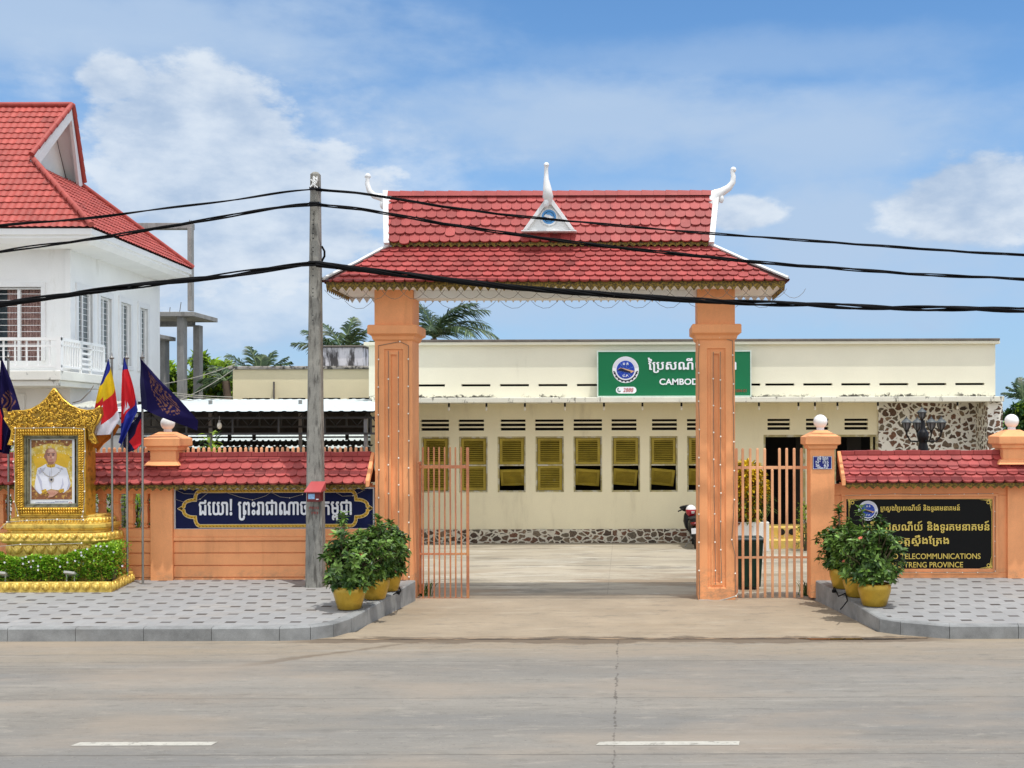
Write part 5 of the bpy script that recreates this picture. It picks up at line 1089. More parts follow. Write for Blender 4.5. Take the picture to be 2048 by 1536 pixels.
for i in range(len(out)):
    j = (i + 1) % len(out); b.poly([(out[i][0], SY - .004, out[i][1]), (out[j][0], SY - .004, out[j][1]), (inn[j][0], SY - .004, inn[j][1]), (inn[i][0], SY - .004, inn[i][1])])
o1, i1 = shrink(out, .008), shrink(out, .058); LINEW = mat('sign_edge_line', (.75, .62, .35), .5)
for A_, B_ in ((out, o1), (i1, inn)):
    for i in range(len(out)):
        j = (i + 1) % len(out); b.poly([(A_[i][0], SY - .007, A_[i][1]), (A_[j][0], SY - .007, A_[j][1]), (B_[j][0], SY - .007, B_[j][1]), (B_[i][0], SY - .007, B_[i][1])], 1)
# scroll leaf pattern along the border
pth = [((a[0] + c[0]) / 2, (a[1] + c[1]) / 2) for a, c in zip(out, inn)]; acc = 0
for i in range(len(pth)):
    p, q = Vector(pth[i]), Vector(pth[(i + 1) % len(pth)]); L = (q - p).length; d = (q - p).normalized() if L else Vector((1, 0)); nn = Vector((-d.y, d.x)); s = .065 - acc
    while s < L:
        m_ = p + d * s
        for sg in (-1, 1):
            a, c, e = m_ - d * .022 * sg, m_ + nn * .020 * sg + d * .008, m_ + nn * .006 * sg + d * .026; b.poly([(v.x, SY - .006, v.y) for v in (a, c, e)], 2)
        s += .065
    acc = (L - (s - .065)) if s > 0 else acc
b.build('gold_border', [mat('border_gold', (.62, .36, .02), .5, .2, 30), LINEW, mat('border_brown', (.14, .06, .01), .6)], bs, recalc=False)
khmer('lettering', 'slogan', LETTERWHITE, bs, X(550.5, SY), Z(1027.5, SY), SY - .012, height=25.6 * SY / F, width=X(703.5, SY) - X(397.5, SY), bold=18)
# the slogan's letters: full width is fixed, the height is set from the line's own extent
def logo(parent, cx, cz, Y, r, small=False):
    b = MB(); b.disc(cx, cz, Y, r, 48, 0); b.ring(cx, cz, Y - .003, r * .72, r * .97, 48, 1, R(10), R(170))
    b.disc(cx, cz, Y - .006, r * .68, 48, 2)
    for k in range(-2, 3): 
        for dz in (0,):
            b.ring(cx, cz, Y - .008, max(.01, abs(k) * r * .22), abs(k) * r * .22 + r * .014, 32, 3)
    for a in (20, 75, 130): 
        c, s = math.cos(R(a)) * r * .66, math.sin(R(a)) * r * .66; n_ = (-math.sin(R(a)) * r * .008, math.cos(R(a)) * r * .008)
        b.poly([(cx - c - n_[0], Y - .008, cz - s - n_[1]), (cx + c - n_[0], Y - .008, cz + s - n_[1]), (cx + c + n_[0], Y - .008, cz + s + n_[1]), (cx - c + n_[0], Y - .008, cz - s + n_[1])], 3)
    b.ring(cx, cz, Y - .006, r * .79, r * .87, 40, 4, R(190), R(350))
    for k in range(9):
        a = R(198 + k * 18); b.ring(cx, cz, Y - .007, r * .86, r * .94, 3, 4, a - .07, a + .07)
    for s in (-1, 1): b.box(cx + s * r * .88 - r * .045, cx + s * r * .88 + r * .045, Y - .008, Y - .003, cz - r * .17, cz - r * .09, 4)
    b.poly([(cx - r * .64, Y - .011, cz - r * .03), (cx - r * .40, Y - .011, cz + r * .16), (cx + r * .68, Y - .011, cz - r * .10), (cx + r * .42, Y - .011, cz - r * .14)], 5)
    b.poly([(cx - r * .64, Y - .013, cz - r * .03), (cx - r * .36, Y - .013, cz + r * .13), (cx + r * .40, Y - .013, cz - r * .15), (cx + r * .34, Y - .013, cz - r * .24)], 4)
    b.poly([(cx + r * .36, Y - .014, cz - r * .06), (cx + r * .68, Y - .014, cz - r * .09), (cx + r * .40, Y - .014, cz - r * .26)], 5)
    o = b.build('logo', [LETTERWHITE, GREYW, BLUE, mat('logo_line', (.25, .42, .75), .5), INK, TAN], parent, recalc=False)
    khmer('logo_lettering', 'bk', LETTERWHITE, o, cx, cz + r * .36, Y - .012, width=r * .42, height=r * .16, bold=26)
    latin('logo_lettering', 'C.P.', LETTERWHITE, o, cx, cz - r * .54, Y - .012, width=r * .46, height=r * .17, bold=.02)
    return o
GYB = YP - .30
gs = thing('name_board', 'green board with white script and round blue logo on the office parapet', 'sign', ((X(1195, GYB) + X(1502, GYB)) / 2, GYB, Z(794, GYB)))
b = MB(); xa, xb, za, zb_ = X(1194.5, GYB), X(1503, GYB), Z(794, GYB), Z(701.5, GYB); b.box(xa + .03, xb - .03, GYB, GYB + .10, za + .03, zb_ - .03); b.build('board', GREEN, gs)
b = MB()
for c in ((xa, xb, za, za + .03), (xa, xb, zb_ - .03, zb_), (xa, xa + .03, za + .03, zb_ - .03), (xb - .03, xb, za + .03, zb_ - .03)): b.box(c[0], c[1], GYB - .012, GYB + .11, c[2], c[3])
b.build('edge_frame', mat('pale_edge', (.62, .74, .66), .5), gs)
logo(gs, X(1251.5, GYB), Z(739.5, GYB), GYB - .003, 26.5 * GYB / F)
khmer('lettering', 'post', LETTERWHITE, gs, X(1296, GYB), Z(739.5, GYB), GYB - .008, height=15 * GYB / F, width=X(1473, GYB) - X(1296, GYB), align='L', bold=14)
latin('lettering', 'CAMBODIA POST', LETTERWHITE, gs, X(1319, GYB), Z(770, GYB), GYB - .008, height=12.6 * GYB / F, width=X(1463, GYB) - X(1319, GYB), align='L', bold=.025)
b = MB(); cz = Z(780.3, GYB); x0, x1 = X(1232, GYB), X(1273, GYB); rr_ = 6.7 * GYB / F
b.poly([(x1 - rr_ + rr_ * math.sin(t), GYB - .004, cz + rr_ * math.cos(t)) for t in [math.pi * i / 12 for i in range(13)]] + [(x0 + rr_ - rr_ * math.sin(t), GYB - .004, cz - rr_ * math.cos(t)) for t in [math.pi * i / 12 for i in range(13)]]); pp = b.build('phone_panel', LETTERWHITE, gs, recalc=False)
latin('phone_number', '2888', REDINK, pp, X(1246.5, GYB), Z(784, GYB), GYB - .008, height=8 * GYB / F, width=20.5 * GYB / F, align='L', bold=.0, shear=.2)
b = MB(); ph = [(X(1239 + 3.4 * math.cos(R(a)), GYB), GYB - .008, Z(779.4 - 3.6 * math.sin(R(a)), GYB)) for a in range(120, 311, 19)]; b.tube(ph, [.018] * 2 + [.012] * (len(ph) - 4) + [.018] * 2, 6); b.build('phone_mark', mat('phone_green', (.02, .10, .07), .5), pp)
latin('small_number', '1084-01', mat('dark_red_ink', (.30, .05, .03), .5), gs, X(1470, GYB), Z(785, GYB), GYB - .006, height=6 * GYB / F, width=X(1493, GYB) - X(1470, GYB), align='L')
# black name board
BY = WY + .03
nb = thing('name_board', 'black name board with gold script and gold corner scrolls on the orange wall', 'sign', (X(1840, BY), BY, Z(1143, BY)))
b = MB(); xa, xb, za, zb_ = X(1692, BY), X(1988, BY), Z(1144, BY), Z(995.5, BY); b.box(xa, xb, BY, BY + .028, za, zb_); b.build('board', BOARDBLACK, nb, bevel=.003)
b = MB(); ia, ib_, ja, jb = X(1697, BY), X(1983.5, BY), Z(1140, BY), Z(999, BY); w = .008
for c in ((ia + .2, ib_ - .2, ja, ja + w), (ia + .2, ib_ - .2, jb - w, jb), (ia, ia + w, ja + .2, jb - .2), (ib_ - w, ib_, ja + .2, jb - .2)): b.box(c[0], c[1], BY - .004, BY - .001, c[2], c[3])
b.build('gold_line', LETTERGOLD, nb)
b = MB(); rr = random.Random(5)
for sx, sz, xx, zz_ in ((1, -1, ia, jb), (-1, -1, ib_, jb), (-1, 1, ib_, ja), (1, 1, ia, ja)):
    for k in range(9):
        for ax in (0, 1):
            d = k * .026; w = .045 * (1 - k / 10.5) + .008; px_, pz_ = (d + .015, w * .5) if ax else (w * .5, d + .015)
            b.ring(xx + sx * px_, zz_ + sz * pz_, BY - .003 - .0003 * k - .0001 * ax, w * .42, w * .62, 12, 0, 0, 5.0)
    b.ring(xx + sx * .07, zz_ + sz * .07, BY - .0065, .022, .034, 16, 0)
b.build('corner_scroll', LETTERGOLD, nb, recalc=False)
logo(nb, X(1735.5, BY), Z(1022.5, BY), BY - .004, 19.8 * BY / F)
def kl(key, xa, xb, base, top): khmer('lettering', key, LETTERGOLD, nb, X((xa + xb) / 2, BY), Z(base, BY), BY - .008, height=(base - top) * BY / F, width=X(xb, BY) - X(xa, BY), bold=12)
kl('ministry', 1760, 1919, 1022.4, 1014.6); kl('dept', 1726, 1978, 1062.4, 1050.4); kl('prov', 1785, 1897, 1089, 1078)
latin('lettering', 'POST AND TELECOMMUNICATIONS', LETTERGOLD, nb, X(1960, BY), Z(1119.5, BY), BY - .008, height=11 * BY / F, width=X(1960, BY) - X(1727, BY), align='R', bold=.004)
latin('lettering', 'STUNG TRENG PROVINCE', LETTERGOLD, nb, X(1925, BY), Z(1136.5, BY), BY - .008, height=11 * BY / F, width=X(1925, BY) - X(1757, BY), align='R', bold=.004)
NY = 21.845
np_ = thing('number_plate', 'small blue house number plate on the post right of the gate', 'plate', (X(1644, NY), NY, Z(940, NY)))
b = MB(); b.box(X(1625.5, NY), X(1663.5, NY), NY, NY + .012, Z(939.5, NY), Z(913.5, NY)); b.build('plate', PLATE, np_, bevel=.003)
b = MB(); xa, xb, za, zb_ = X(1626, NY), X(1663, NY), Z(939, NY), Z(914, NY); w = .006
for c in ((xa, xb, za, za + w), (xa, xb, zb_ - w, zb_), (xa, xa + w, za + w, zb_ - w), (xb - w, xb, za + w, zb_ - w)): b.box(c[0], c[1], NY - .003, NY - .001, c[2], c[3])
for sx, sz, xx, zz_ in ((1, 1, xa, za), (-1, 1, xb, za), (1, -1, xa, zb_), (-1, -1, xb, zb_)): b.poly([(xx, NY - .004, zz_), (xx + sx * .022, NY - .004, zz_), (xx, NY - .004, zz_ + sz * .022)])
b.build('white_edge', LETTERWHITE, np_, recalc=False)
khmer('lettering', 'village', LETTERWHITE, np_, X(1645, NY), Z(920.5, NY), NY - .004, height=5 * NY / F, width=22 * NY / F, bold=18)
latin('lettering', 'N° 155', LETTERWHITE, np_, X(1644, NY), Z(928, NY), NY - .004, height=5.7 * NY / F, width=25.5 * NY / F, bold=.012)
latin('lettering', 'St.  63', LETTERWHITE, np_, X(1644, NY), Z(934.4, NY), NY - .004, height=5.6 * NY / F, width=25.5 * NY / F, bold=.012)
latin('lettering', 'Village Prek', LETTERWHITE, np_, X(1645, NY), Z(938.7, NY), NY - .004, height=3.4 * NY / F, width=22 * NY / F, bold=.02)

# ------------------------------------------------------------------ utility pole, cables, meter box
UY = 21.4
ub = Z(1172, UY)
pole = thing('utility_pole', 'grey weathered square concrete utility pole on the pavement', 'utility pole', (X(630, UY), UY, pz(UY)))
b = MB(); zt = Z(343, UY); x0b, x1b, x0t, x1t = X(613, UY), X(647.5, UY), X(623.5, UY), X(641.5, UY)
def pring(t, z, k=0.0):
    xa, xb = lerp(x0b, x0t, t) + k, lerp(x1b, x1t, t) - k; d = (xb - xa) * .5; c = .03
    return [(xa + c, UY - d, z), (xb - c, UY - d, z), (xb, UY - d + c, z), (xb, UY + d - c, z), (xb - c, UY + d, z), (xa + c, UY + d, z), (xa, UY + d - c, z), (xa, UY - d + c, z)]
rg_ = [pring(0, pz(UY) - .1), pring(.5, lerp(pz(UY), zt, .5)), pring(.99, zt - .04), pring(1, zt, .035)]
for a, d in zip(rg_, rg_[1:]):
    for i in range(8): b.poly([a[i], a[(i + 1) % 8], d[(i + 1) % 8], d[i]])
b.poly(rg_[-1]); b.build('shaft', CONC, pole)
b = MB()
for py in [428, 440, 449, 458, 467, 477, 495, 503, 531, 538, 551, 577, 585, 592, 630, 640]:
    t = (pz(UY) - Z(py, UY)) / (pz(UY) - zt); y = UY - (lerp(x1b, x1t, t) - lerp(x0b, x0t, t)) * .5
    cx = (lerp(x0b, x0t, t) + lerp(x1b, x1t, t)) / 2 - .02; b.tube([(cx, y - .003, Z(py, UY)), (cx, y + .02, Z(py, UY))], .011, 8)
b.build('bolt_hole', BLACK, pole)
b = MB()
for py in (377, 407, 525):
    t = (pz(UY) - Z(py, UY)) / (pz(UY) - zt); xa, xb = lerp(x0b, x0t, t), lerp(x1b, x1t, t); d = (xb - xa) * .5 + .006
    b.box(xa - .006, xb + .006, UY - d, UY + d, Z(py, UY) - .03, Z(py, UY) + .03)
b.build('clamp_band', BLACK, pole)
b = MB(); rr = random.Random(2)
for k in range(7):
    p = Vector((X(632, UY), UY - .13, Z(362, UY))); q = [p + Vector((rr.uniform(-.06, .08), rr.uniform(-.03, 0), .06 - j * .06 + rr.uniform(-.02, .02))) for j in range(4)]; b.tube(q, .011, 5)
b.build('rag_tie', WHITE_OLD, pole)
b = MB(); b.tube([(X(643, UY), UY + .05, Z(490, UY)), (X(648.5, UY), UY + .05, Z(500, UY)), (X(648.5, UY), UY + .05, Z(510, UY)), (X(643, UY), UY + .05, Z(520, UY))], .02, 6); b.build('wire_loop', CABLE, pole)
fy = UY - .156
latin('painted_number', 'P010', mat('faded_red_paint', (.36, .07, .06), .8, .3, 30), pole, X(627.5, fy), Z(1017, fy), fy, height=5.2 * fy / F, width=19 * fy / F, ext=.0006, bold=.01)
latin('painted_number', '193', bpy.data.materials['faded_red_paint'], pole, X(629.5, fy), Z(1027, fy), fy, height=5.2 * fy / F, width=13 * fy / F, ext=.0006, bold=.01)

def sagline(pts, Y, dy=0.0):
    """a smooth run through pixel heights measured at depth Y"""
    P_ = [Vector((X(a, Y), Y + dy, Z(b, Y))) for a, b in pts]; out = []
    for i in range(len(P_) - 1):
        p0, p1, p2, p3 = P_[max(0, i - 1)], P_[i], P_[i + 1], P_[min(len(P_) - 1, i + 2)]
        for k in range(14):
            t = k / 14; out.append(.5 * ((2 * p1) + (p2 - p0) * t + (2 * p0 - 5 * p1 + 4 * p2 - p3) * t * t + (3 * p1 - p0 - 3 * p2 + p3) * t ** 3))
    out.append(P_[-1]); return out
def bundle(name, label, runs, Y, n, r, spread, seed):
    t = thing(name, label, 'cable', (X(633, Y), Y, Z(runs[0][-1][1], Y)), 'power cables strung from the utility pole')
    rr = random.Random(seed); k = 0
    for s in range(n):
        b = MB()
        for ri, pts in enumerate(runs):
            ln = sagline(pts, Y); ph = 2 * math.pi * s / n + rr.random(); tw = rr.uniform(.8, 1.15); L = 0; path = []
            for i, p in enumerate(ln):
                if i: L += (p - ln[i - 1]).length
                e = 1.0
                a = ph + L * tw * 2.0; path.append(p + Vector((0, math.cos(a), math.sin(a))) * spread * e)
            b.tube(path, r * rr.uniform(.75, 1.15), 6)
        b.build('strand', CABLE, t, smooth=60, recalc=False)
    return t
bundle('power_cable', 'thin black twisted cable, uppermost of the three on the utility pole', [[(-2600, 470), (-1500, 560), (-600, 520), (-250, 478), (0, 448), (200, 431), (400, 406), (560, 384), (633, 378)], [(633, 377), (740, 388), (900, 414), (1100, 438), (1420, 467), (1750, 492), (2048, 512), (2600, 532), (3300, 520), (4200, 470)]], 21.16, 3, .0125, .015, 1)
bundle('power_cable', 'black twisted cable in the middle of the three on the utility pole', [[(-2600, 560), (-1500, 655), (-600, 615), (-250, 555), (0, 501), (200, 473), (400, 440), (560, 413), (633, 407)], [(633, 407), (740, 420), (900, 448), (1100, 478), (1300, 502), (1550, 528), (1800, 547), (2048, 561), (2600, 585), (3300, 575), (4200, 520)]], 21.14, 4, .0145, .021, 2)
bundle('power_cable', 'thick black bundle of cables, lowest of the three on the utility pole', [[(-2600, 650), (-1500, 745), (-600, 705), (-250, 650), (0, 606), (200, 578), (400, 555), (560, 534), (633, 526)], [(633, 526), (800, 547), (1000, 571), (1200, 588), (1400, 601), (1700, 614), (2048, 622), (2600, 628), (3300, 610), (4200, 560)]], 21.12, 8, .020, .037, 3)

mb_ = thing('meter_box', 'small dark red steel box with a blue sticker strapped to the utility pole', 'box', (X(626, 21.1), 21.1, Z(1003, 21.1)))
y0 = 21.02; b = MB(); xa, xb = X(613, y0), X(640, y0); b.box(xa, xb, y0, UY - .155, Z(1002, y0), Z(980, y0)); b.build('case', REDBOX, mb_, bevel=.008)
b = MB(); za = Z(981, y0); b.mesh([(xa - .03, y0 - .08, za), (xb + .03, y0 - .08, za), (xb + .05, UY - .17, za + .17), (xa + .02, UY - .17, za + .17), (xa - .03, y0 - .08, za - .02), (xb + .03, y0 - .08, za - .02), (xb + .05, UY - .17, za + .0), (xa + .02, UY - .17, za + .0)], [(0, 1, 2, 3), (4, 7, 6, 5), (0, 4, 5, 1), (1, 5, 6, 2), (2, 6, 7, 3), (3, 7, 4, 0)]); b.build('lid', REDLID, mb_, bevel=.006)
b = MB(); b.box(X(616, y0), X(629, y0), y0 - .004, y0 - .001, Z(996.5, y0), Z(986, y0)); st = b.build('sticker', STICKER, mb_)
b = MB(); b.box(X(632, y0), X(637, y0), y0 - .012, y0 - .001, Z(998, y0), Z(996, y0)); b.build('latch', LETTERWHITE, mb_)

# ------------------------------------------------------------------ plants
def leafcard(b, p, d, up, L, w, mi, tint, fold=.25):
    """one pointed leaf, folded along its midrib"""
    d = d.normalized(); s = d.cross(up)
    if s.length < 1e-3: s = d.cross(Vector((1, 0, 0)))
    s.normalize(); n = s.cross(d)
    a = p; m1 = p + d * L * .35; m2 = p + d * L * .7 - n * L * .06; e = p + d * L - n * L * .16
    vs = [a, m1 + s * w * .5 + n * w * fold, m2 + s * w * .42 + n * w * fold * .6, e, m2 - s * w * .42 + n * w * fold * .6, m1 - s * w * .5 + n * w * fold, m1, m2]
    v = [b.bm.verts.new(q) for q in vs]
    for f in ((0, 1, 6), (0, 6, 5), (1, 2, 7, 6), (6, 7, 4, 5), (2, 3, 7), (7, 3, 4)):
        g = b.bm.faces.new([v[i] for i in f]); g.material_index = mi; g[b.t] = tint
def rvec(r): 
    while 1:
        v = Vector((r.uniform(-1, 1), r.uniform(-1, 1), r.uniform(-1, 1)))
        if .05 < v.length < 1: return v.normalized()
def make_pot_plant(seed, label, x, y, potw, poth, bw, bh, spire=()):
    """glazed pot with a dense rosette-leaved shrub"""
    r = random.Random(seed); z0 = pz(y)
    t = thing('potted_shrub', label, 'potted plant', (x, y, z0), 'gold pots with shrubs beside the driveway')
    R0 = potw / 2
    b = MB(); prof = [(R0 * .66, 0), (R0 * .72, .01), (R0 * .86, poth * .35), (R0 * .985, poth * .66), (R0 * 1.0, poth * .80), (R0 * .95, poth * .92), (R0 * .93, poth * .955), (R0 * .97, poth * .985), (R0 * .93, poth), (R0 * .85, poth * .98), (R0 * .82, poth * .86)]
    b.lathe([(q, z0 + z) for q, z in prof], x, y, 40); b.build('pot', POT, t, smooth=50)
    b = MB(); b.poly([(x + R0 * .84 * math.cos(2 * math.pi * k / 24), y + R0 * .84 * math.sin(2 * math.pi * k / 24), z0 + poth * .90) for k in range(24)]); b.build('soil', SOIL, t)
    st = MB(); fo = MB(); fl = MB(); c = Vector((x, y, z0 + poth)); tips = []
    n = 175
    for k in range(n):
        v = rvec(r); 
        if v.z < -.92: v.z = abs(v.z) * .4
        rad = r.uniform(.55, 1.0) if r.random() < .72 else r.uniform(.2, .6)
        wob = 1 + .20 * math.sin(3.1 * math.atan2(v.y, v.x) + seed) + r.uniform(-.12, .14)
        h = .5 * bh + v.z * bh * .5 * rad * wob; lat = rad * wob * 1.12 * (1.0 if v.z < .25 else 1 - .2 * (v.z - .25))
        tips.append((c + Vector((v.x * bw * .5 * lat, v.y * bw * .45 * lat, max(-.02, h))), v))
    for k in range(46):
        a = 6.2832 * k / 46 + r.random() * .3; q_ = r.uniform(.50, .86); tips.append((c + Vector((math.cos(a) * bw * .5 * q_, math.sin(a) * bw * .45 * q_, bh * r.uniform(.04, .28))), Vector((math.cos(a), math.sin(a), -.1))))
    for sx, sh in spire: tips += [(c + Vector((sx + r.uniform(-.02, .02), 0, bh * k_)), Vector((r.uniform(-.2, .2), 0, 1))) for k_ in (sh - .14, sh - .07, sh)]
    for p, v in tips:
        base = c + Vector((r.uniform(-.05, .05), r.uniform(-.05, .05), -.03)); mid = base.lerp(p, .55) + Vector((0, 0, .08 * bh))
        st.tube([base, mid, p], [.009, .007, .005], 5)
        ax = (v + Vector((0, 0, .9)) + rvec(r) * .4).normalized(); q = ax.cross(Vector((0, .3, 1))).normalized(); w2 = ax.cross(q); br = r.gauss(0, .45)
        m = r.randint(11, 16)
        for j in range(m):
            a = j * 2.4 + r.random() * .5; tl = r.uniform(.25, 1.05) if j < m * .7 else r.uniform(-.5, .3)
            d = (q * math.cos(a) + w2 * math.sin(a)) + ax * tl - Vector((0, 0, .12))
            mi = 0 if br + r.gauss(0, .5) < -.25 else (1 if r.random() < .70 else 2)
            L = r.uniform(.085, .15)
            leafcard(fo, p - ax * r.uniform(0, .09), d, ax, L, L * .40, mi, r.gauss(0, .5))
        if r.random() < .03:
            for j in range(5):
                a = j * 1.2566; leafcard(fl, p + ax * .03, q * math.cos(a) + w2 * math.sin(a) + ax * .4, ax, .045, .035, 0, 0)
    st.build('stem', STEM, t, recalc=False); fo.build('foliage', LEAF, t, recalc=False)
    if len(fl.bm.faces): fl.build('flower', PETALR, t, recalc=False)
    return t
def pot_at(seed, label, pxc, pyb, w, h, bwpx, bhpx, spire=()):
    y = 18.4                                                      # find the depth at which the pavement shows at that height
    for _ in range(30): y = F * (CH - pz(y)) / (pyb - PY)
    s = F / y; return make_pot_plant(seed, label, X(pxc, y), y, w / s, h / s, bwpx / s, bhpx / s, spire)
pot_at(1, 'shrub with a tall tip in the front gold pot left of the driveway', 698, 1216, 64, 46, 114, 118, ((-.10, 1.22),))
pot_at(2, 'bushy shrub in the middle gold pot left of the driveway', 749, 1196, 58, 42, 95, 112, ((.05, 1.12),))
pot_at(3, 'half hidden shrub in the rear gold pot at the foot of the left gateway pillar', 777, 1180, 50, 38, 80, 98)
pot_at(4, 'shrub with a tall tip in the front gold pot right of the driveway', 1748, 1212, 66, 45, 108, 126, ((-.22, 1.22), (.12, 1.04)))
pot_at(5, 'mostly hidden shrub in the middle gold pot right of the driveway', 1714, 1194, 58, 42, 82, 104)
pot_at(6, 'shrub with one upright shoot in the rear gold pot by the number plate post', 1684, 1177, 52, 40, 84, 96, ((-.07, 1.33),))

# ------------------------------------------------------------------ portrait shrine
HY = 21.32                                                       # face of the frame
sh_ = thing('portrait_shrine', 'ornate gold framed shrine on a stepped gold pedestal holding a portrait', 'shrine', (X(108, HY), HY + .3, pz(HY)))
def gx_(p): return X(p, HY)
def gz_(p): return Z(p, HY)
rr = random.Random(12)
b = MB()                                                         # crown board
prof = [(2, 812), (6, 820), (22, 819), (45, 819), (62, 815), (78, 806), (92, 793), (101, 780), (106, 774), (113, 783), (122, 795), (138, 808), (155, 816), (172, 819), (188, 817), (198, 810), (200, 826), (193, 842), (186, 850), (182, 862), (186, 872), (191, 884), (184, 886), (174, 876), (172, 856), (36, 856), (33, 872), (22, 886), (14, 886), (20, 872), (22, 858), (14, 846), (6, 832)]
b.prism([(gx_(a), gz_(c)) for a, c in prof], HY + .04, HY + .16); crown = b.build('crown_board', mat('recess_shade_gold', (.38, .22, .035), .42, .3, 9, 60, .3, metal=.5), sh_, bevel=.01)  # darker gold backing paints shade into the gaps of the carving
b = MB()
def inside(x, y):
    c = False; n = len(prof)
    for i in range(n):
        (x1, y1), (x2, y2) = prof[i], prof[i - 1]
        if (y1 > y) != (y2 > y) and x < (x2 - x1) * (y - y1) / (y2 - y1) + x1: c = not c
    return c
k = 0
while k < 620:
    x, y = rr.uniform(2, 200), rr.uniform(776, 886)
    if not inside(x, y) or not inside(x + 2.5, y) or not inside(x - 2.5, y) or not inside(x, y - 2.5): continue
    if 38 < x < 170 and y > 851: continue
    k += 1; p = Vector((gx_(x), HY + .035, gz_(y))); s = rr.uniform(.010, .021)
    M = Matrix.Rotation(rr.uniform(0, 3.1), 4, 'Y')
    if k % 3: b.sphere(p, (s * rr.uniform(1.2, 2.1), s * 1.1, s * .8), 8, 6, 0, M)
    else:
        pth = [p + M.to_3x3() @ Vector((math.cos(a) * s * (1.7 - a * .22), -.018 + .0 * a, math.sin(a) * s * (1.7 - a * .22))) for a in [j * .7 for j in range(8)]]; b.tube(pth, [.008] * 6 + [.010, .012], 6)
for sg, pts in ((1, prof[2:9]), (1, prof[8:16]), (1, prof[16:22]), (1, prof[27:])): b.tube([Vector((gx_(a), HY + .05, gz_(c) )) for a, c in pts], .022, 6)
b.build('crown_scrollwork', GOLD, crown, smooth=180)
b = MB(); fx0, fx1, fz0, fz1 = gx_(29), gx_(171), gz_(1028), gz_(852)
def frame(b, x0, x1, z0, z1, w, y0, y1, mi=0):
    for c in ((x0, x1, z1 - w, z1), (x0, x1, z0, z0 + w), (x0, x0 + w, z0 + w, z1 - w), (x1 - w, x1, z0 + w, z1 - w)): b.box(c[0], c[1], y0, y1, c[2], c[3], mi)
frame(b, fx0, fx1, fz0, fz1, .03, HY, HY + .3); frame(b, fx0 + .03, fx1 - .03, fz0 + .03, fz1 - .03, .115, HY + .012, HY + .3); fr_ = b.build('outer_frame', GOLD, sh_, bevel=.006)
b = MB()
def beads(b, x0, z0, x1, z1, n, r, y):
    for k in range(n):
        t = (k + .5) / n; ang = math.atan2(z1 - z0, x1 - x0); b.sphere((lerp(x0, x1, t), y, lerp(z0, z1, t)), (r * 1.25, r * .9, r * .62), 8, 6, 0, Matrix.Rotation(-ang + R(62), 4, 'Y'))
m_ = .09
for k in (0, 1):
    o_ = m_ - .028 + k * .05
    beads(b, fx0 + o_, fz0 + .05, fx0 + o_, fz1 - .05, 34, .027, HY + .004); beads(b, fx1 - o_, fz0 + .05, fx1 - o_, fz1 - .05, 34, .027, HY + .004)
    beads(b, fx0 + .05, fz1 - o_, fx1 - .05, fz1 - o_, 26, .027, HY + .004); beads(b, fx0 + .05, fz0 + o_, fx1 - .05, fz0 + o_, 26, .027, HY + .004)
b.build('leaf_moulding', GOLD, fr_, smooth=180)
b = MB(); ix0, ix1, iz0, iz1 = fx0 + .135, fx1 - .135, fz0 + .135, fz1 - .135
frame(b, ix0, ix1, iz0, iz1, .04, HY + .05, HY + .2); frame(b, ix0 + .04, ix1 - .04, iz0 + .04, iz1 - .04, .035, HY + .075, HY + .2); b.build('inner_frame', FR_GREY, sh_, bevel=.008)
b = MB(); b.box(fx0 + .02, fx1 - .02, HY + .301, HY + .45, fz0, fz1 - .02); b.build('case', GOLD, sh_)
# the portrait, a flat print
PYY = HY + .15
def q(x, y): return (X(40 + x * 140 / 1265, PYY), Z(860 + y * 170 / 1536, PYY))
def pf(b, pts, k, mi): b.poly([(q(x, y)[0], PYY - .0015 * k, q(x, y)[1]) for x, y in pts], mi)
def oval(cx, cy, rx, ry, n=24): return [(cx + rx * math.cos(2 * math.pi * i / n), cy + ry * math.sin(2 * math.pi * i / n)) for i in range(n)]
b = MB(); pf(b, [(150, 120), (985, 120), (985, 1360), (150, 1360)], 0, 0); pf(b, [(205, 155), (940, 155), (940, 1228), (205, 1228)], 1, 1)
pf(b, [(205, 155), (940, 155), (940, 215), (860, 270), (700, 235), (520, 215), (330, 265), (205, 300)], 2, 4)
pf(b, [(225, 470), (260, 410), (470, 395), (560, 330), (680, 395), (880, 400), (905, 480), (860, 640), (300, 690)], 2, 2)
pf(b, [(205, 960), (300, 1080), (840, 1060), (935, 990), (935, 1228), (205, 1228)], 3, 4)
pf(b, [(470, 585), (640, 585), (740, 625), (840, 665), (880, 800), (915, 960), (880, 1040), (790, 1110), (700, 1060), (560, 1040), (430, 1090), (360, 1130), (265, 1030), (270, 930), (300, 760), (315, 665), (400, 625)], 4, 3)
pf(b, [(475, 590), (640, 590), (630, 640), (560, 655), (495, 640)], 6, 6); pf(b, [(505, 500), (630, 500), (628, 600), (560, 625), (508, 600)], 5, 5)
pf(b, [(452, 430), (462, 360), (500, 312), (560, 295), (620, 312), (662, 370), (668, 440), (655, 520), (620, 580), (560, 600), (510, 580), (475, 520), (455, 490)], 7, 5)
pf(b, [(452, 430), (462, 360), (500, 312), (520, 305), (500, 380), (496, 450), (510, 530), (535, 590), (510, 580), (475, 520), (455, 490)], 7.5, 10)
pf(b, [(500, 545), (620, 545), (600, 590), (560, 602), (520, 590)], 7.6, 10); pf(b, oval(575, 345, 48, 26, 14), 7.7, 11); pf(b, oval(600, 470, 24, 18, 12), 7.7, 11); pf(b, oval(450, 445, 12, 34, 12), 6.9, 10)
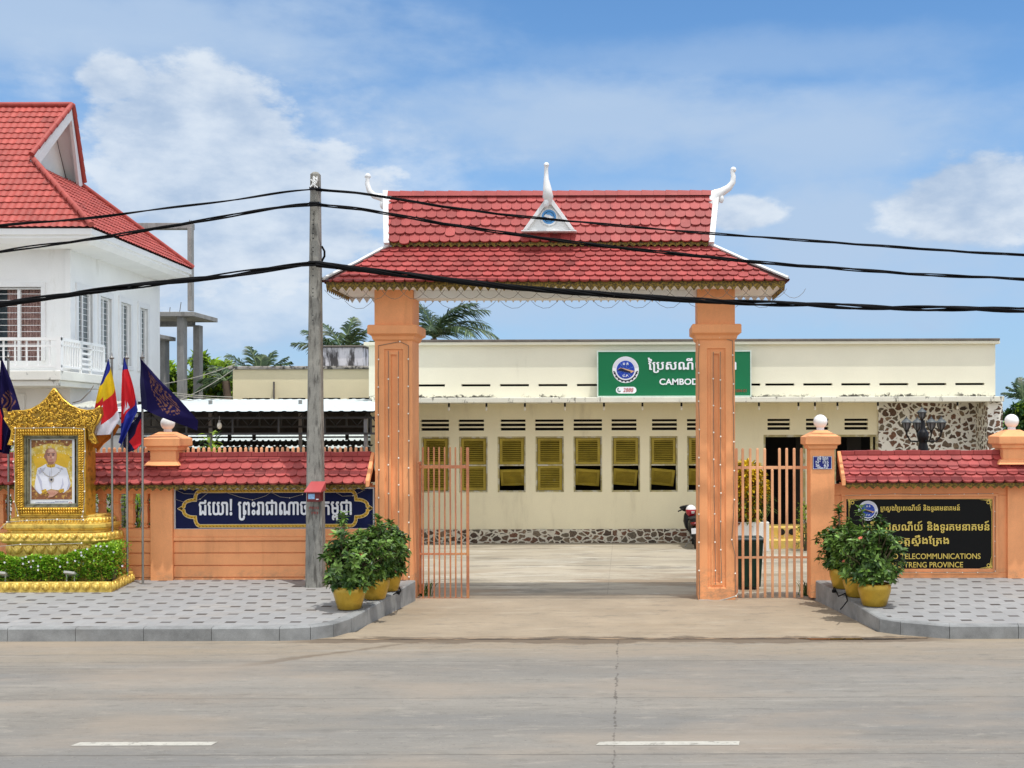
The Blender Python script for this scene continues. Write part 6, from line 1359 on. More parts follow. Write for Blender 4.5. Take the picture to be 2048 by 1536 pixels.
for pts in ([(300, 760), (345, 800), (395, 900), (400, 1010), (430, 1090), (395, 1075), (360, 950), (330, 860)], [(770, 830), (760, 940), (735, 1010), (700, 1060), (745, 1050), (790, 960)], [(330, 700), (470, 640), (430, 720), (350, 770)], [(640, 640), (720, 690), (800, 700), (700, 640)], [(540, 700), (560, 860), (548, 1000), (520, 880)], [(270, 930), (290, 1040), (360, 1128), (330, 1110), (268, 1035)], [(860, 800), (880, 930), (845, 1050), (880, 1030), (912, 960)]): pf(b, pts, 5.2, 12)
for i in range(46):
    x_, y_ = rr.uniform(215, 930), rr.choice([rr.uniform(165, 320), rr.uniform(320, 900)])
    if not 255 < x_ < 905 or y_ < 330: pf(b, oval(x_, y_, rr.uniform(8, 26), rr.uniform(8, 20), 7), 2.5, rr.choice([4, 13, 13, 2]))
for k in range(15): pf(b, oval(225 + 50 * k, 420 + 60 * math.sin(k * .5) - 20 * (k % 2), 12, 10, 7), 2.6, 13)
for cx in (522, 606): pf(b, oval(cx, 425, 22, 9, 12), 9, 7); pf(b, [(cx - 30, 398), (cx + 28, 394), (cx + 26, 404), (cx - 28, 408)], 9, 7)
pf(b, [(560, 430), (580, 478), (545, 478)], 8, 8); pf(b, [(528, 510), (600, 508), (585, 524), (545, 525)], 9, 8)
for i in range(16):
    t = i / 15; x = 375 + 380 * t; y = 670 + 150 * math.sin(math.pi * t) ** .8 if t < 1 else 670; pf(b, oval(x, y - 0, 17, 11, 8), 6, 9)
pf(b, oval(570, 868, 48, 52, 10), 7, 9); pf(b, oval(570, 870, 20, 22, 8), 8, 7)
pf(b, [(385, 1060), (470, 1035), (500, 1110), (410, 1140)], 6, 6); pf(b, [(700, 1050), (790, 1030), (800, 1090), (720, 1110)], 6, 6)
pf(b, [(480, 1080), (560, 1055), (640, 1060), (700, 1095), (650, 1140), (590, 1180), (500, 1195), (540, 1140)], 8, 5)
for i in range(4): pf(b, [(520 + i * 34, 1090 + i * 3), (526 + i * 34, 1090 + i * 3), (570 + i * 24, 1140), (562 + i * 24, 1140)], 9, 8)
pf(b, [(565, 660), (570, 660), (572, 1040), (566, 1040)], 5, 9)
b.build('portrait', [PAPER, PICY, PICO, PICW, PICB, SKIN, SIGNGOLD, INK, mat('picture_lip', (.42, .14, .12), .6), mat('picture_chain', (.42, .38, .34), .6), mat('picture_skin_shade', (.33, .15, .10), .6), mat('picture_skin_light', (.70, .44, .33), .6), mat('picture_cloth_fold', (.50, .50, .60), .6), mat('picture_pale_gold', (.82, .70, .38), .6)], sh_, recalc=False)
rr = random.Random(8)
b = MB()
for (xa, xb, y, h) in ((280, 620, 1280, 9), (630, 860, 1272, 16), (370, 750, 1318, 9)):
    x = xa
    while x < xb: w = rr.uniform(8, 20); pf(b, [(x, y - h / 2), (x + w, y - h / 2), (x + w, y + h / 2), (x, y + h / 2)], 1.4, 0); x += w + rr.uniform(2, 8)
b.build('caption_lines', mat('caption_ink', (.06, .08, .22), .6), sh_, recalc=False)
b = MB(); b.ring(q(908, 1300)[0], q(908, 1300)[1], PYY - .003, .022, .030, 20); b.build('caption_seal', REDINK, sh_, recalc=False)
# pedestal: chamfered tiers
def tier(b, w, d, z0, z1, w2=None, d2=None, mi=0, ch=.16):
    w2 = w2 or w; d2 = d2 or d; cx = gx_(103); yb = 22.08; rings = []
    for ww, dd, z in ((w, d, z0), (w2, d2, z1)):
        h = ww / 2; rings.append([(cx - h, yb, z), (cx - h, yb - dd + ch, z), (cx - h + ch, yb - dd, z), (cx + h - ch, yb - dd, z), (cx + h, yb - dd + ch, z), (cx + h, yb, z)])
    n = 6; b.mesh(rings[0] + rings[1], [tuple(range(n))[::-1], tuple(range(n, 2 * n))] + [(i, (i + 1) % n, n + (i + 1) % n, n + i) for i in range(n)], mi)
W_ = lambda p: p * HY / F
b = MB()
zt = [gz_(p) for p in (1117, 1083, 1078, 1063, 1058, 1053, 1045, 1033, 1028)]
tier(b, W_(205), .80, pz(HY) + .05, zt[0], W_(203), .80); tier(b, W_(196), .76, zt[0], zt[1]); tier(b, W_(214), .84, zt[1], zt[2], W_(222), .88); tier(b, W_(222), .88, zt[2], zt[3], W_(208), .82)
tier(b, W_(196), .77, zt[3], zt[4]); tier(b, W_(200), .79, zt[4], zt[5], W_(208), .83); tier(b, W_(208), .83, zt[5], zt[6]); tier(b, W_(188), .74, zt[6], zt[7], W_(180), .70); tier(b, W_(176), .68, zt[7], zt[8])
ped = b.build('pedestal', GOLD2, sh_, bevel=.012)
b = MB(); cx = gx_(103); yb = 22.08
def leafrow(b, w, d, z, h, n, ch=.16):
    """a row of carved lotus leaves along the front, chamfer and side of a tier"""
    hh = w / 2
    for k in range(n):
        x = cx - hh + ch + (k + .5) * (w - 2 * ch) / n; s = (w - 2 * ch) / n
        b.sphere((x, yb - d, z), (s * .42, .035, h * .5), 10, 6); b.sphere((x, yb - d - .025, z - h * .1), (s * .17, .028, h * .32), 8, 6)
        for sg in (-1, 1): b.sphere((x + sg * s * .27, yb - d - .02, z + h * .05), (s * .1, .022, h * .36), 6, 5, 0, Matrix.Rotation(sg * .5, 4, 'Y'))
    for k in range(3):
        t = (k + .5) / 3
        for sg in (-1, 1): b.sphere((cx + sg * (hh - ch * (1 - t)), yb - d + ch * t, z), (.045, .045, h * .5), 8, 6)
    for k in range(4):
        t = (k + .5) / 4
        for sg in (-1, 1): b.sphere((cx + sg * hh, yb - d + ch + t * (d - ch), z), (.035, .06, h * .5), 8, 6)
leafrow(b, W_(215), .85, (zt[2] + zt[3]) / 2, .13, 11); leafrow(b, W_(196), .76, (zt[0] + zt[1]) / 2 + .04, .20, 7); leafrow(b, W_(184), .71, (zt[6] + zt[7]) / 2, .09, 24)
b.build('carved_leaves', GOLD2, ped, smooth=180)
b = MB(); rr = random.Random(20)
lp = [(38, 1028), (30, 1000), (31, 960), (29, 920), (30, 880), (33, 853), (70, 853), (110, 852), (150, 853), (170, 856), (172, 900), (168, 940), (171, 980), (168, 1020), (166, 1030), (172, 1036), (120, 1035), (60, 1037), (20, 1040), (10, 1060), (15, 1086), (60, 1082), (120, 1082), (180, 1080)]
b.tube([(gx_(a), HY - .03 - (.30 if c > 1045 else .07 if c > 1030 else 0), gz_(c)) for a, c in lp], .006, 5); b.build('string_light_wire', WIREW, sh_)
b0 = None
for i, (a, c) in enumerate(lp):
    b = MB(); b.sphere((gx_(a), HY - .045 - (.30 if c > 1045 else .07 if c > 1030 else 0), gz_(c)), .016, 8, 6); b.build('string_light_bulb', BULB, sh_, smooth=180)
# gold bordered bed in front of it
bd = thing('planter_bed', 'low gold carved border round the flower bed under the shrine', 'planter', (gx_(100), 20.95, pz(20.9)))
b = MB(); yfr = 20.85; X0, X1 = X(-120, yfr), X(222, yfr); ybk = 21.95; xbk = X(264, 21.9)
z0, z1 = pz(yfr) - .02, Z(1161, yfr)
out_ = [(X0, yfr), (X1, yfr), (xbk, ybk), (X0, ybk)]; in_ = [(X0, yfr + .12), (X1 - .05, yfr + .12), (xbk - .14, ybk), (X0, ybk)]
for i in range(2):
    a, c, d, e = out_[i], out_[i + 1], in_[i + 1], in_[i]
    b.mesh([(a[0], a[1], z0), (c[0], c[1], z0), (d[0], d[1], z0), (e[0], e[1], z0), (a[0], a[1], z1 + (0 if a[1] < 21 else .06)), (c[0], c[1], z1 + (0 if c[1] < 21 else .06)), (d[0], d[1], z1 + (0 if d[1] < 21.2 else .06)), (e[0], e[1], z1)], [(0, 1, 5, 4), (1, 2, 6, 5), (2, 3, 7, 6), (3, 0, 4, 7), (4, 5, 6, 7)])
bo = b.build('border', GOLD2, bd, bevel=.015)
b = MB(); n = 17; hz_ = (z0 + z1) / 2 + .02; hh = (z1 - z0) * .38
def leafb(p, along, nrm, s):
    M = Matrix.Rotation(math.atan2(along.y, along.x), 4, 'Z')
    b.sphere(p, (s * .42, .035, hh), 10, 6, 0, M); b.sphere(p + nrm * .022 - Vector((0, 0, hh * .25)), (s * .16, .03, hh * .65), 8, 6, 0, M)
    for sg in (-1, 1): b.sphere(p + nrm * .02 + along * sg * s * .27, (s * .1, .022, hh * .7), 6, 5, 0, M)
for k in range(n): leafb(Vector((lerp(X0, X1, (k + .5) / n), yfr, hz_)), Vector((1, 0, 0)), Vector((0, -1, 0)), (X1 - X0) / n)
al = Vector((xbk - X1, ybk - yfr, 0)); L_ = al.length; al.normalize()
for k in range(8): leafb(Vector((X1, yfr, hz_ + .03 * k / 8)) + al * (k + .5) * L_ / 8, al, Vector((al.y, -al.x, 0)), L_ / 8)
b.build('carved_leaves', GOLD2, bo, smooth=180)
b = MB(); b.poly([(x, y, z1 - .05) for x, y in in_]); b.build('soil', SOIL, bd)
hg = MB(); r = random.Random(31); st = MB(); fw = MB()
def hedge_top(x, y): return .47 + .05 * math.sin(x * 3.1) + .035 * math.sin(x * 7.7 + 1) + (.20 * max(0, 1 - ((x - X(226, 21.3)) / .36) ** 2))
for k in range(12500):
    y = r.uniform(20.96, 21.30) if r.random() < .62 else r.uniform(21.3, 21.8); x = r.uniform(X(-25, 21), lerp(X1, xbk, (y - yfr) / 1.1) - .06 + r.uniform(0, .12))
    if y > 21.22 and x < gx_(212): continue
    H_ = hedge_top(x, y) * (1 - .55 * max(0, (21.06 - y) / .10) ** 2); zz = z1 - .02 + H_ * (1 - r.random() ** 1.5 * .92)
    p = Vector((x, y - .04, zz)); dd = (Vector((r.uniform(-1, 1), r.uniform(-1, .6), r.uniform(-.1, 1.0)))).normalized(); hfr = (zz - z1) / .55
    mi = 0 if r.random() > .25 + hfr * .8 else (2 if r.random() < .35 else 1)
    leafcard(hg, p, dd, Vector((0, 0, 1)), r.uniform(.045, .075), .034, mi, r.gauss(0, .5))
for k in range(55):
    x = r.uniform(X0 + .3, X(255, 21.2)); y = r.uniform(20.93, 21.12); H_ = hedge_top(x, y); p = Vector((x, y - .05, z1 + H_ * r.uniform(.45, 1.02)))
    for j in range(5):
        a = j * 1.2566; leafcard(fw, p, Vector((math.cos(a), -.7, math.sin(a))), Vector((0, -1, 0)), .024, .02, 0, 0)
for k in range(60):
    x = r.uniform(X0 + .3, X(235, 21.2)); y = r.uniform(21.0, 21.3); st.tube([(x, y, z1 - .06), (x + r.uniform(-.05, .05), y, z1 + .2)], .008, 5)
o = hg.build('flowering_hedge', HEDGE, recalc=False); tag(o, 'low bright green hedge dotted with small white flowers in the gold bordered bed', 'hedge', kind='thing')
f_ = fw.build('flowers', PETALW, o, recalc=False); st.build('stems', STEM, o, recalc=False)
for i, (px, lab) in enumerate(((140, 'small grey floodlight in the flower bed nearer the flagpoles'), (2, 'small grey floodlight at the far left of the flower bed'))):
    y = 20.93; t = thing('floodlight', lab, 'floodlight', (X(px, y), y, z1 - .05), 'floodlights aimed at the shrine')
    b = MB(); b.mesh([(X(px, y) + a, y + d, z1 + e) for a, d, e in ((-.10, -.06, .16), (.09, -.06, .14), (.11, .07, .06), (-.08, .07, .08), (-.10, -.04, .20), (.09, -.04, .18), (.13, .09, .10), (-.06, .09, .12))], [(0, 1, 2, 3), (4, 7, 6, 5), (0, 4, 5, 1), (1, 5, 6, 2), (2, 6, 7, 3), (3, 7, 4, 0)]); b.build('head', mat('flood_grey', (.36, .35, .32), .6, .1) if i == 0 else bpy.data.materials['flood_grey'], t, bevel=.006)
    b = MB(); b.box(X(px, y) - .08, X(px, y) - .06, y, y + .02, z1 - .05, z1 + .13); b.box(X(px, y) + .06, X(px, y) + .08, y, y + .02, z1 - .05, z1 + .13); b.build('bracket', bpy.data.materials['flood_grey'], t)

# ------------------------------------------------------------------ flags
def flag_pole(label, px, Y, ptop, zbot=None):
    t = thing('flag_pole', label, 'flagpole', (X(px, Y), Y, pz(Y)), 'flagpoles in front of the left wall')
    b = MB(); b.tube([(X(px, Y), Y, pz(Y) - .02), (X(px, Y), Y, Z(ptop + 8, Y))], .021, 10); b.build('pole', METAL, t, smooth=50)
    b = MB(); zt = Z(ptop, Y); b.lathe([(.012, zt - .075), (.04, zt - .06), (.045, zt - .045), (.02, zt - .03), (.014, zt + .02), (.004, zt + .06)], X(px, Y), Y, 12); b.build('finial', METAL, t, smooth=60)
    return t
def cloth(t, Y, left, right, mats, pick, nu=96, nv=96, folds=3, amp=.05, y0=.10, name='flag', extra=None):
    """left and right are pixel outlines from the top down; u runs across, v down"""
    def along(pts, v):
        n = len(pts) - 1; i = min(int(v * n), n - 1); f = v * n - i; return lerp(pts[i][0], pts[i + 1][0], f), lerp(pts[i][1], pts[i + 1][1], f)
    b = MB(); g = []
    for j in range(nv + 1):
        v = j / nv; l, r_ = along(left, v), along(right, v); row = []
        for i in range(nu + 1):
            u = i / nu; px, py = lerp(l[0], r_[0], u), lerp(l[1], r_[1], u)
            y = Y - y0 + amp * math.sin(u * math.pi * folds * 1.0 + v * 2.2) * (.25 + .75 * min(1, v * 1.5)) * (1 if u > .02 else 0) + .02 * math.sin(v * 9 + u * 5)
            row.append(b.bm.verts.new((X(px, Y), y, Z(py, Y))))
        g.append(row)
    for j in range(nv):
        for i in range(nu):
            f = b.bm.faces.new((g[j + 1][i], g[j + 1][i + 1], g[j][i + 1], g[j][i])); f.material_index = pick((i + .5) / nu, (j + .5) / nv)
    bm_mats = mats
    o = b.build(name, bm_mats, t, recalc=False)
    for p in o.data.polygons: p.use_smooth = True
    return o
FY = 21.66
t = flag_pole('flagpole with the five coloured striped flag, between shrine and ball lamp post', 224, FY, 708)
def bud(u, v):
    s = v + u * .22
    if u < .30 and v > .40 + u * .3: return 2 if v < .56 else 3 if v < .80 else (4 if v < .90 else 0)
    return 0 if s < .22 else 1 if s < .50 - .0 else 2 if s < .80 else 3
cloth(t, FY, [(221, 716), (212, 745), (203, 775), (196, 808), (188, 850), (193, 868)], [(223, 716), (229, 745), (236, 778), (243, 812), (247, 836), (226, 866)], [FL_BLUE, FL_YEL, FL_RED, FL_WHT, FL_ORG], lambda u, v: (lambda s: 0 if s < .24 else (1 if s < .52 else (2 if s < .79 else 3)) if not (u < .34 and s > .46) else (2 if s < .56 else 3))(v - .12 + u * .26), folds=3)
cloth(t, FY, [(196, 830), (190, 848), (186, 866), (183, 884)], [(240, 848), (228, 868), (212, 884), (194, 902)], [FL_ORG, FL_DARK, FL_YEL], lambda u, v: (2 if u < .2 and v < .45 else 1 if u < .52 and .02 < v < .5 else 0), nu=24, nv=24, y0=-.02, name='flag_fold')
t = flag_pole('flagpole with the blue and red national flag, between the striped and the navy flags', 254, FY, 708)
def nat(u, v):
    s = v - .10 + u * .0
    if v < .16: return 0
    sp3 = .035 + .11 * max(0, 1 - abs(u - .27) / .06) + .07 * max(0, 1 - abs(u - .13) / .05) + .07 * max(0, 1 - abs(u - .41) / .05)
    if .06 < u < .48 and .66 - sp3 < v + u * .12 - .03 < .66: return 2
    if v < .80 - u * .28: return 1
    return 0
cloth(t, FY, [(252, 714), (248, 745), (248, 780), (248, 815), (246, 845), (244, 878)], [(255, 714), (263, 742), (273, 775), (281, 805), (283, 818), (246, 892)], [FL_BLUE, FL_RED, FL_WHT], nat, folds=3)
cloth(t, FY, [(283, 818), (268, 838), (256, 850), (246, 864), (244, 885)], [(284, 842), (284, 860), (285, 882), (273, 896), (254, 903)], [FL_DARK, FL_RED], lambda u, v: 1 if u > .45 and v < .8 else 0, nu=24, nv=24, y0=-.03, name='flag_fold', amp=.02)
t = flag_pole('flagpole with the navy flag streaming over the ball lamp, nearest the slogan board', 285, FY, 707)
def royal(u, v):
    if u < .09: return 2
    du, dv = (u - .52) / .26, (v - .50) / .36; rr_ = du * du + dv * dv
    if rr_ < 1 and math.sin(u * 55 + 6 * math.sin(v * 17)) + math.sin(v * 47 + 5 * math.sin(u * 23)) > .25: return 1
    return 0
cloth(t, FY, [(285, 714), (285, 735), (285, 757), (286, 780), (286, 803), (287, 815)], [(286, 714), (330, 765), (362, 797), (389, 827), (399, 840), (396, 859)], [FL_NAVY, FL_EMB, FL_DARK], royal, folds=2.0, nu=90, nv=70, amp=.045)
FY2 = 21.75
t = flag_pole('flagpole with the hanging navy flag at the left edge behind the shrine', 17, FY2, 706)
cloth(t, FY2, [(8, 716), (4, 745), (2, 780), (0, 812), (-4, 850), (0, 900)], [(12, 716), (22, 745), (32, 775), (42, 805), (46, 822), (20, 905)], [FL_NAVY, FL_EMB, FL_DARK], lambda u, v: 1 if (u - .6) ** 2 / .1 + (v - .55) ** 2 / .02 < 1 and math.sin(u * 40 + 5 * math.sin(v * 21)) > .3 else 0, folds=4, nu=50)
t = flag_pole('flagpole mostly outside the left edge whose red and blue flag hangs low', -12, FY2, 706)
cloth(t, FY2, [(-14, 716), (-18, 760), (-20, 800), (-22, 850), (-18, 890)], [(-11, 716), (-4, 760), (6, 800), (14, 830), (10, 896)], [FL_BLUE, FL_RED, FL_DARK], lambda u, v: 1 if .3 < v < .6 or (u > .4 and v > .62) else (0 if v < .3 else 2), folds=3)

# ------------------------------------------------------------------ the white house at the left
HZ = 8.05                                                        # eaves height
hs = thing('white_house', 'white two storey house with red wavy tile roof and a balcony at the left edge', 'house', (-16, 31, 0))
A1, A2 = Vector((-12.71, 28.1, HZ)), Vector((-13.02, 35.5, HZ)); G1, G2 = Vector((-15.04, 29.78, 10.03)), Vector((-15.22, 32.85, 10.03)); AP = Vector((-14.72, 31.3, 11.80))
XL = -27.0
b = MB()
wave_slope(b, [(XL, 28.1, HZ), tuple(A1), tuple(G1), (XL, G1.y, G1.z)], .175, .235, .022, .022, 3)
wave_slope(b, [(XL, G1.y, G1.z), tuple(G1), tuple(AP), (XL, 31.3, 11.80)], .175, .235, .022, .022, 6)
wave_slope(b, [tuple(A1), tuple(A2), tuple(G2), tuple(G1)], .175, .235, .022, .022, 4)
wave_slope(b, [tuple(A2), (XL, 35.5, HZ), (XL, G2.y, G2.z), tuple(G2)], .175, .235, .022, .022, 5)
wave_slope(b, [tuple(G2), (XL, G2.y, G2.z), (XL, 31.3, 11.80), tuple(AP)], .175, .235, .022, .022, 7)
b.build('roof', [HTILE, TILE_UNDER], hs, recalc=False)
b = MB()
def captiles(b, p, q_, step=.33, r=.066):
    p, q_ = Vector(p), Vector(q_); L = (q_ - p).length; n = max(1, round(L / step))
    for k in range(n):
        a, c = p.lerp(q_, k / n), p.lerp(q_, min(1, (k + 1.15) / n)); b.tube([a + Vector((0, 0, .03)), c + Vector((0, 0, .045))], [r * 1.12, r * .92], 10)
captiles(b, A1 + Vector((0, -.05, .03)), G1 + Vector((.05, 0, .05))); captiles(b, A2 + Vector((0, 0, .03)), G2 + Vector((0, 0, .05))); captiles(b, (XL, 31.3, 11.83), (AP.x + .02, 31.3, 11.83)); captiles(b, G1 + Vector((.10, -.12, .10)), AP + Vector((.05, -.02, .03))); captiles(b, G2 + Vector((.10, .1, .10)), AP + Vector((.05, .02, .03)))
b.build('ridge_tiles', HTILE, hs, smooth=50)
b = MB()                                                         # gable wall and barge boards
gi = .28; b.mesh([(G1.x - gi, G1.y + .05, G1.z - .1), (G2.x - gi, G2.y - .05, G2.z - .1), (AP.x - .55, AP.y, AP.z - .15)], [(0, 1, 2)]); gw_ = b.build('gable_wall', WHITE, hs)
b = MB()
for G in (G1, G2):
    a, c = G + Vector((.10, 0, .02)), AP + Vector((.03, 0, -.04)); dn = Vector((0, .22 if G is G1 else -.22, -.16)); ins = Vector((-.08, 0, 0)); e, f_ = a + dn * .85, c + Vector((0, 0, -.30))
    b.mesh([a, c, f_, e, a + ins, c + ins, f_ + ins, e + ins], [(0, 1, 2, 3), (4, 7, 6, 5), (0, 4, 5, 1), (1, 5, 6, 2), (2, 6, 7, 3), (3, 7, 4, 0)])
    # soffit under the flying verge
    b.mesh([a, c, (AP.x - .55, AP.y, AP.z - .12), (G.x - gi, G.y, G.z - .08)], [(0, 1, 2, 3)])
b.build('barge_board', WHITE, gw_)
# eaves box with a moulded cornice, following front and right side
def eave_box(prof, name, m):
    b = MB()
    for off0, z0, off1, z1 in prof:
        c = [(XL, 28.1 + off0), (A1.x - off0, 28.1 + off0), (A2.x - off0, 35.5 - off0)]; d = [(XL, 28.1 + off1), (A1.x - off1, 28.1 + off1), (A2.x - off1, 35.5 - off1)]
        for i in (0, 1): b.poly([(c[i][0], c[i][1], z0), (c[i + 1][0], c[i + 1][1], z0), (d[i + 1][0], d[i + 1][1], z1), (d[i][0], d[i][1], z1)])
        b.poly([(c[2][0], c[2][1], z0), (XL, c[2][1], z0), (XL, d[2][1], z1), (d[2][0], d[2][1], z1)])
    return b.build(name, m, hs, recalc=False)
eave_box([(.03, HZ - .02, .03, HZ - .16), (.03, HZ - .16, .08, HZ - .18), (.08, HZ - .18, .08, HZ - .24), (.08, HZ - .24, .18, HZ - .36), (.18, HZ - .36, 1.05, HZ - .40)], 'cornice', WHITE_OLD)
# walls: front facing the street, side receding
K1, K2 = Vector((-13.67, 29.0, 0)), Vector((-13.98, 35.2, 0)); sd = (K2 - K1).normalized(); sn = Vector((sd.y, -sd.x, 0))
def sidept(px):                                                  # distance along the side wall that shows at that pixel column
    k = (px - PX) / F; return (K1.x - k * K1.y) / (k * sd.y - sd.x)
def zside(py, s): return CH - (py - PY) * (K1.y + sd.y * s) / F
fw_ = [(X(-12, 29), X(84, 29), Z(690, 29), Z(571, 29))]
b = MB(); open_wall(b, XL, K1.x - .001, 0, HZ - .38, 29.0, .2, [(fw_[0][0], fw_[0][1], fw_[0][2] - .35, fw_[0][3])])
# side wall, with four tall openings, built flat then swung round the corner
wd = []
for pa_, pb_ in ((156, 184), (200, 222), (241, 261), (279, 295)): wd.append((sidept(pa_), sidept(pb_)))
zt_, zb2 = 6.72, 5.00
sb_ = MB(); open_wall(sb_, 0, 6.2, 0, HZ - .38, 0, .2, [(a, c, zb2, zt_) for a, c in wd])
Rm = Matrix.Translation(K1) @ Matrix(((sd.x, -sn.x, 0, 0), (sd.y, -sn.y, 0, 0), (0, 0, 1, 0), (0, 0, 0, 1)))
for f in sb_.bm.faces: b.poly([Rm @ v.co for v in f.verts])
b.box(XL, K2.x, 35.2, 35.4, 0, HZ - .38); b.build('wall', WHITE_OLD, hs, recalc=True)
b = MB()
for s_ in (.0, 5.9):
    pass
b.box(X(131, 28.93), K1.x + .05, 28.93, 28.999, 4.7, HZ - .4); b.build('corner_pilaster', WHITE_OLD, hs)
# front window with bars and a patterned curtain
x0, x1, z0, z1 = fw_[0]; z0 -= .35
wn_ = MB()
for c in ((x0 - .10, x1 + .10, z1, z1 + .12), (x0 - .10, x0, z0, z1), (x1, x1 + .10, z0, z1)): wn_.box(c[0], c[1], 28.95, 29.06, c[2], c[3])
for c in ((x0, x1, z1 - .05, z1), (x0, x0 + .05, z0, z1 - .05), (x1 - .05, x1, z0, z1 - .05), (X(36, 29) - .04, X(36, 29) + .04, z0, z1 - .05)): wn_.box(c[0] + .001, c[1] - .001, 29.05, 29.12, c[2], c[3])
w_ = wn_.build('window', WHITE, hs, bevel=.006)
b = MB(); k = z0 + .1
while k < z1 - .1: b.box(x0 + .05, x1 - .05, 29.075, 29.09, k, k + .012); k += .155
b.build('window_bars', WHITE, w_)
b = MB(); vs = []; n = 90; cx0, cx1 = X(14, 29.2), x1
for i in range(n + 1): xx = lerp(cx0, cx1, i / n); yy = 29.24 + .035 * math.sin(i * .9); vs += [(xx, yy, z0), (xx, yy, z1)]
b.mesh(vs, [(2 * i, 2 * i + 2, 2 * i + 3, 2 * i + 1) for i in range(n)]); o = b.build('curtain', CURTAIN, w_, recalc=False)
b = MB(); b.box(x0 - .2, x1 + .15, 29.4, 29.42, z0 - .2, z1 + .2); b.build('glass', GLASS, w_)
for i, (s0, s1) in enumerate(wd):
    b = MB(); m = .0
    for c in ((s0 - .14, s1 + .14, zt_, zt_ + .16), (s0 - .14, s0, zb2, zt_), (s1, s1 + .14, zb2, zt_), (s0 - .18, s1 + .18, zb2 - .12, zb2)): b.box(c[0], c[1], -.035, .03, c[2], c[3], 0, Rm)
    sm_ = (s0 + s1) / 2
    for c in ((s0, s0 + .045, zb2, zt_), (s1 - .045, s1, zb2, zt_), (s0 + .045, s1 - .045, zt_ - .05, zt_), (sm_ - .03, sm_ + .03, zb2, zt_ - .05)): b.box(c[0], c[1], .05, .10, c[2], c[3], 0, Rm)
    w_ = b.build('window', WHITE, hs, bevel=.005)
    b = MB(); b.box(s0, s1, .105, .115, zb2, zt_, 0, Rm); b.build('glass', mat('side_window_glass', (.16, .19, .20), .15, .1) if i == 0 else bpy.data.materials['side_window_glass'], w_)
    b = MB(); k = zb2 + .1
    while k < zt_ - .05: b.box(s0 + .05, s1 - .05, .055, .07, k, k + .010, 0, Rm); k += .15
    b.build('window_bars', WHITE, w_)
# balcony round the corner
BX, BYF, BZ = X(121, 27.5), 27.5, 4.60
b = MB(); b.prismz([(XL, BYF), (BX, BYF), (BX - .08, 30.15), (K1.x - .06, 30.15), (K1.x - .01, 28.99), (XL, 28.99)], BZ - .22, BZ); b.prismz([(XL, BYF + .06), (BX - .06, BYF + .06), (BX - .14, 30.1), (K1.x - .05, 30.1), (K1.x - .01, 28.985), (XL, 28.985)], BZ - .36, BZ - .221)
bal = b.build('balcony', mat('stained_white', (.74, .73, .66), .75, .08, 1.5, 30, .1, dirt=(.05, .05, .03), dscale=2.2, dlo=.60, dhi=.68, damt=.8), hs, bevel=.015)
b = MB(); rz = Z(673, 27.5)
b.box(XL, BX, BYF + .03, BYF + .11, rz - .05, rz + .02); b.box(XL, BX, BYF + .045, BYF + .095, BZ + .08, BZ + .13); b.box(XL, BX, BYF + .05, BYF + .09, rz - .20, rz - .16)
k = BX - .30
while k > -20: b.box(k, k + .035, BYF + .055, BYF + .085, BZ + .13, rz - .05); k -= .27
b.box(BX - .10, BX, BYF + .02, BYF + .12, BZ, rz + .05)
def sbar(y0, y1, z0, z1, w=.05): 
    xs0, xs1 = lerp(BX, BX - .08, (y0 - BYF) / 2.65), lerp(BX, BX - .08, (y1 - BYF) / 2.65)
    b.mesh([(xs0 - .03, y0, z0), (xs0 - .03 - w, y0, z0), (xs1 - .03 - w, y1, z0), (xs1 - .03, y1, z0), (xs0 - .03, y0, z1), (xs0 - .03 - w, y0, z1), (xs1 - .03 - w, y1, z1), (xs1 - .03, y1, z1)], [(0, 1, 2, 3), (4, 7, 6, 5), (0, 4, 5, 1), (1, 5, 6, 2), (2, 6, 7, 3), (3, 7, 4, 0)])
sbar(BYF + .12, 30.1, rz - .05, rz + .02, .07); sbar(BYF + .12, 30.1, BZ + .08, BZ + .13); sbar(BYF + .12, 30.1, rz - .17, rz - .14, .04)
k = BYF + .2
while k < 30.05:
    if not 28.75 < k < 29.25: sbar(k, k + .03, BZ + .13, rz - .05, .03)
    k += .135
for z_ in (.2, .33, .46, .59): sbar(28.72, 29.28, BZ + z_, BZ + z_ + .05, .04)
sbar(28.70, 28.74, BZ, rz, .06); sbar(29.26, 29.30, BZ, rz, .06); sbar(30.06, 30.12, BZ, rz, .06)
b.build('railing', WHITE_OLD, bal)
# ground floor: doors and openings in shade under the balcony
b = MB()
for pa_, pb_, t_, bt_ in ((-40, 30, 790, 905), (36, 50, 785, 905)): 
    b.box(X(pa_, 28.98), X(pb_, 28.98), 28.95, 28.999, Z(bt_, 29), Z(t_, 29))
b.build('door_trim', WHITE_OLD, hs)
b = MB(); s0, s1 = sidept(216), sidept(232)
b = MB(); x0 = X(118, 28.99); b.box(x0, X(131, 28.99), 28.97, 28.998, Z(850, 29), Z(795, 29)); b.build('small_window', FR_GREY, hs)
b = MB(); b.tube([(X(143, 28.8), 28.86, Z(803, 28.8)), (X(160, 28.8), 28.86, Z(798, 28.8)), (X(178, 28.8), 28.86, Z(780, 28.8)), (X(184, 28.8), 28.9, Z(768, 28.8))], .012, 5); b.build('cable_run', WIRE, hs)
b = MB(); corr(b, X(138, 27.8), X(215, 27.8), 27.6, Z(812, 27.6), 28.9, Z(800, 28.9), .15, .02); b.build('side_awning', mat('awning_sheet', (.50, .50, .42), .6, .2, 3), hs, recalc=False)

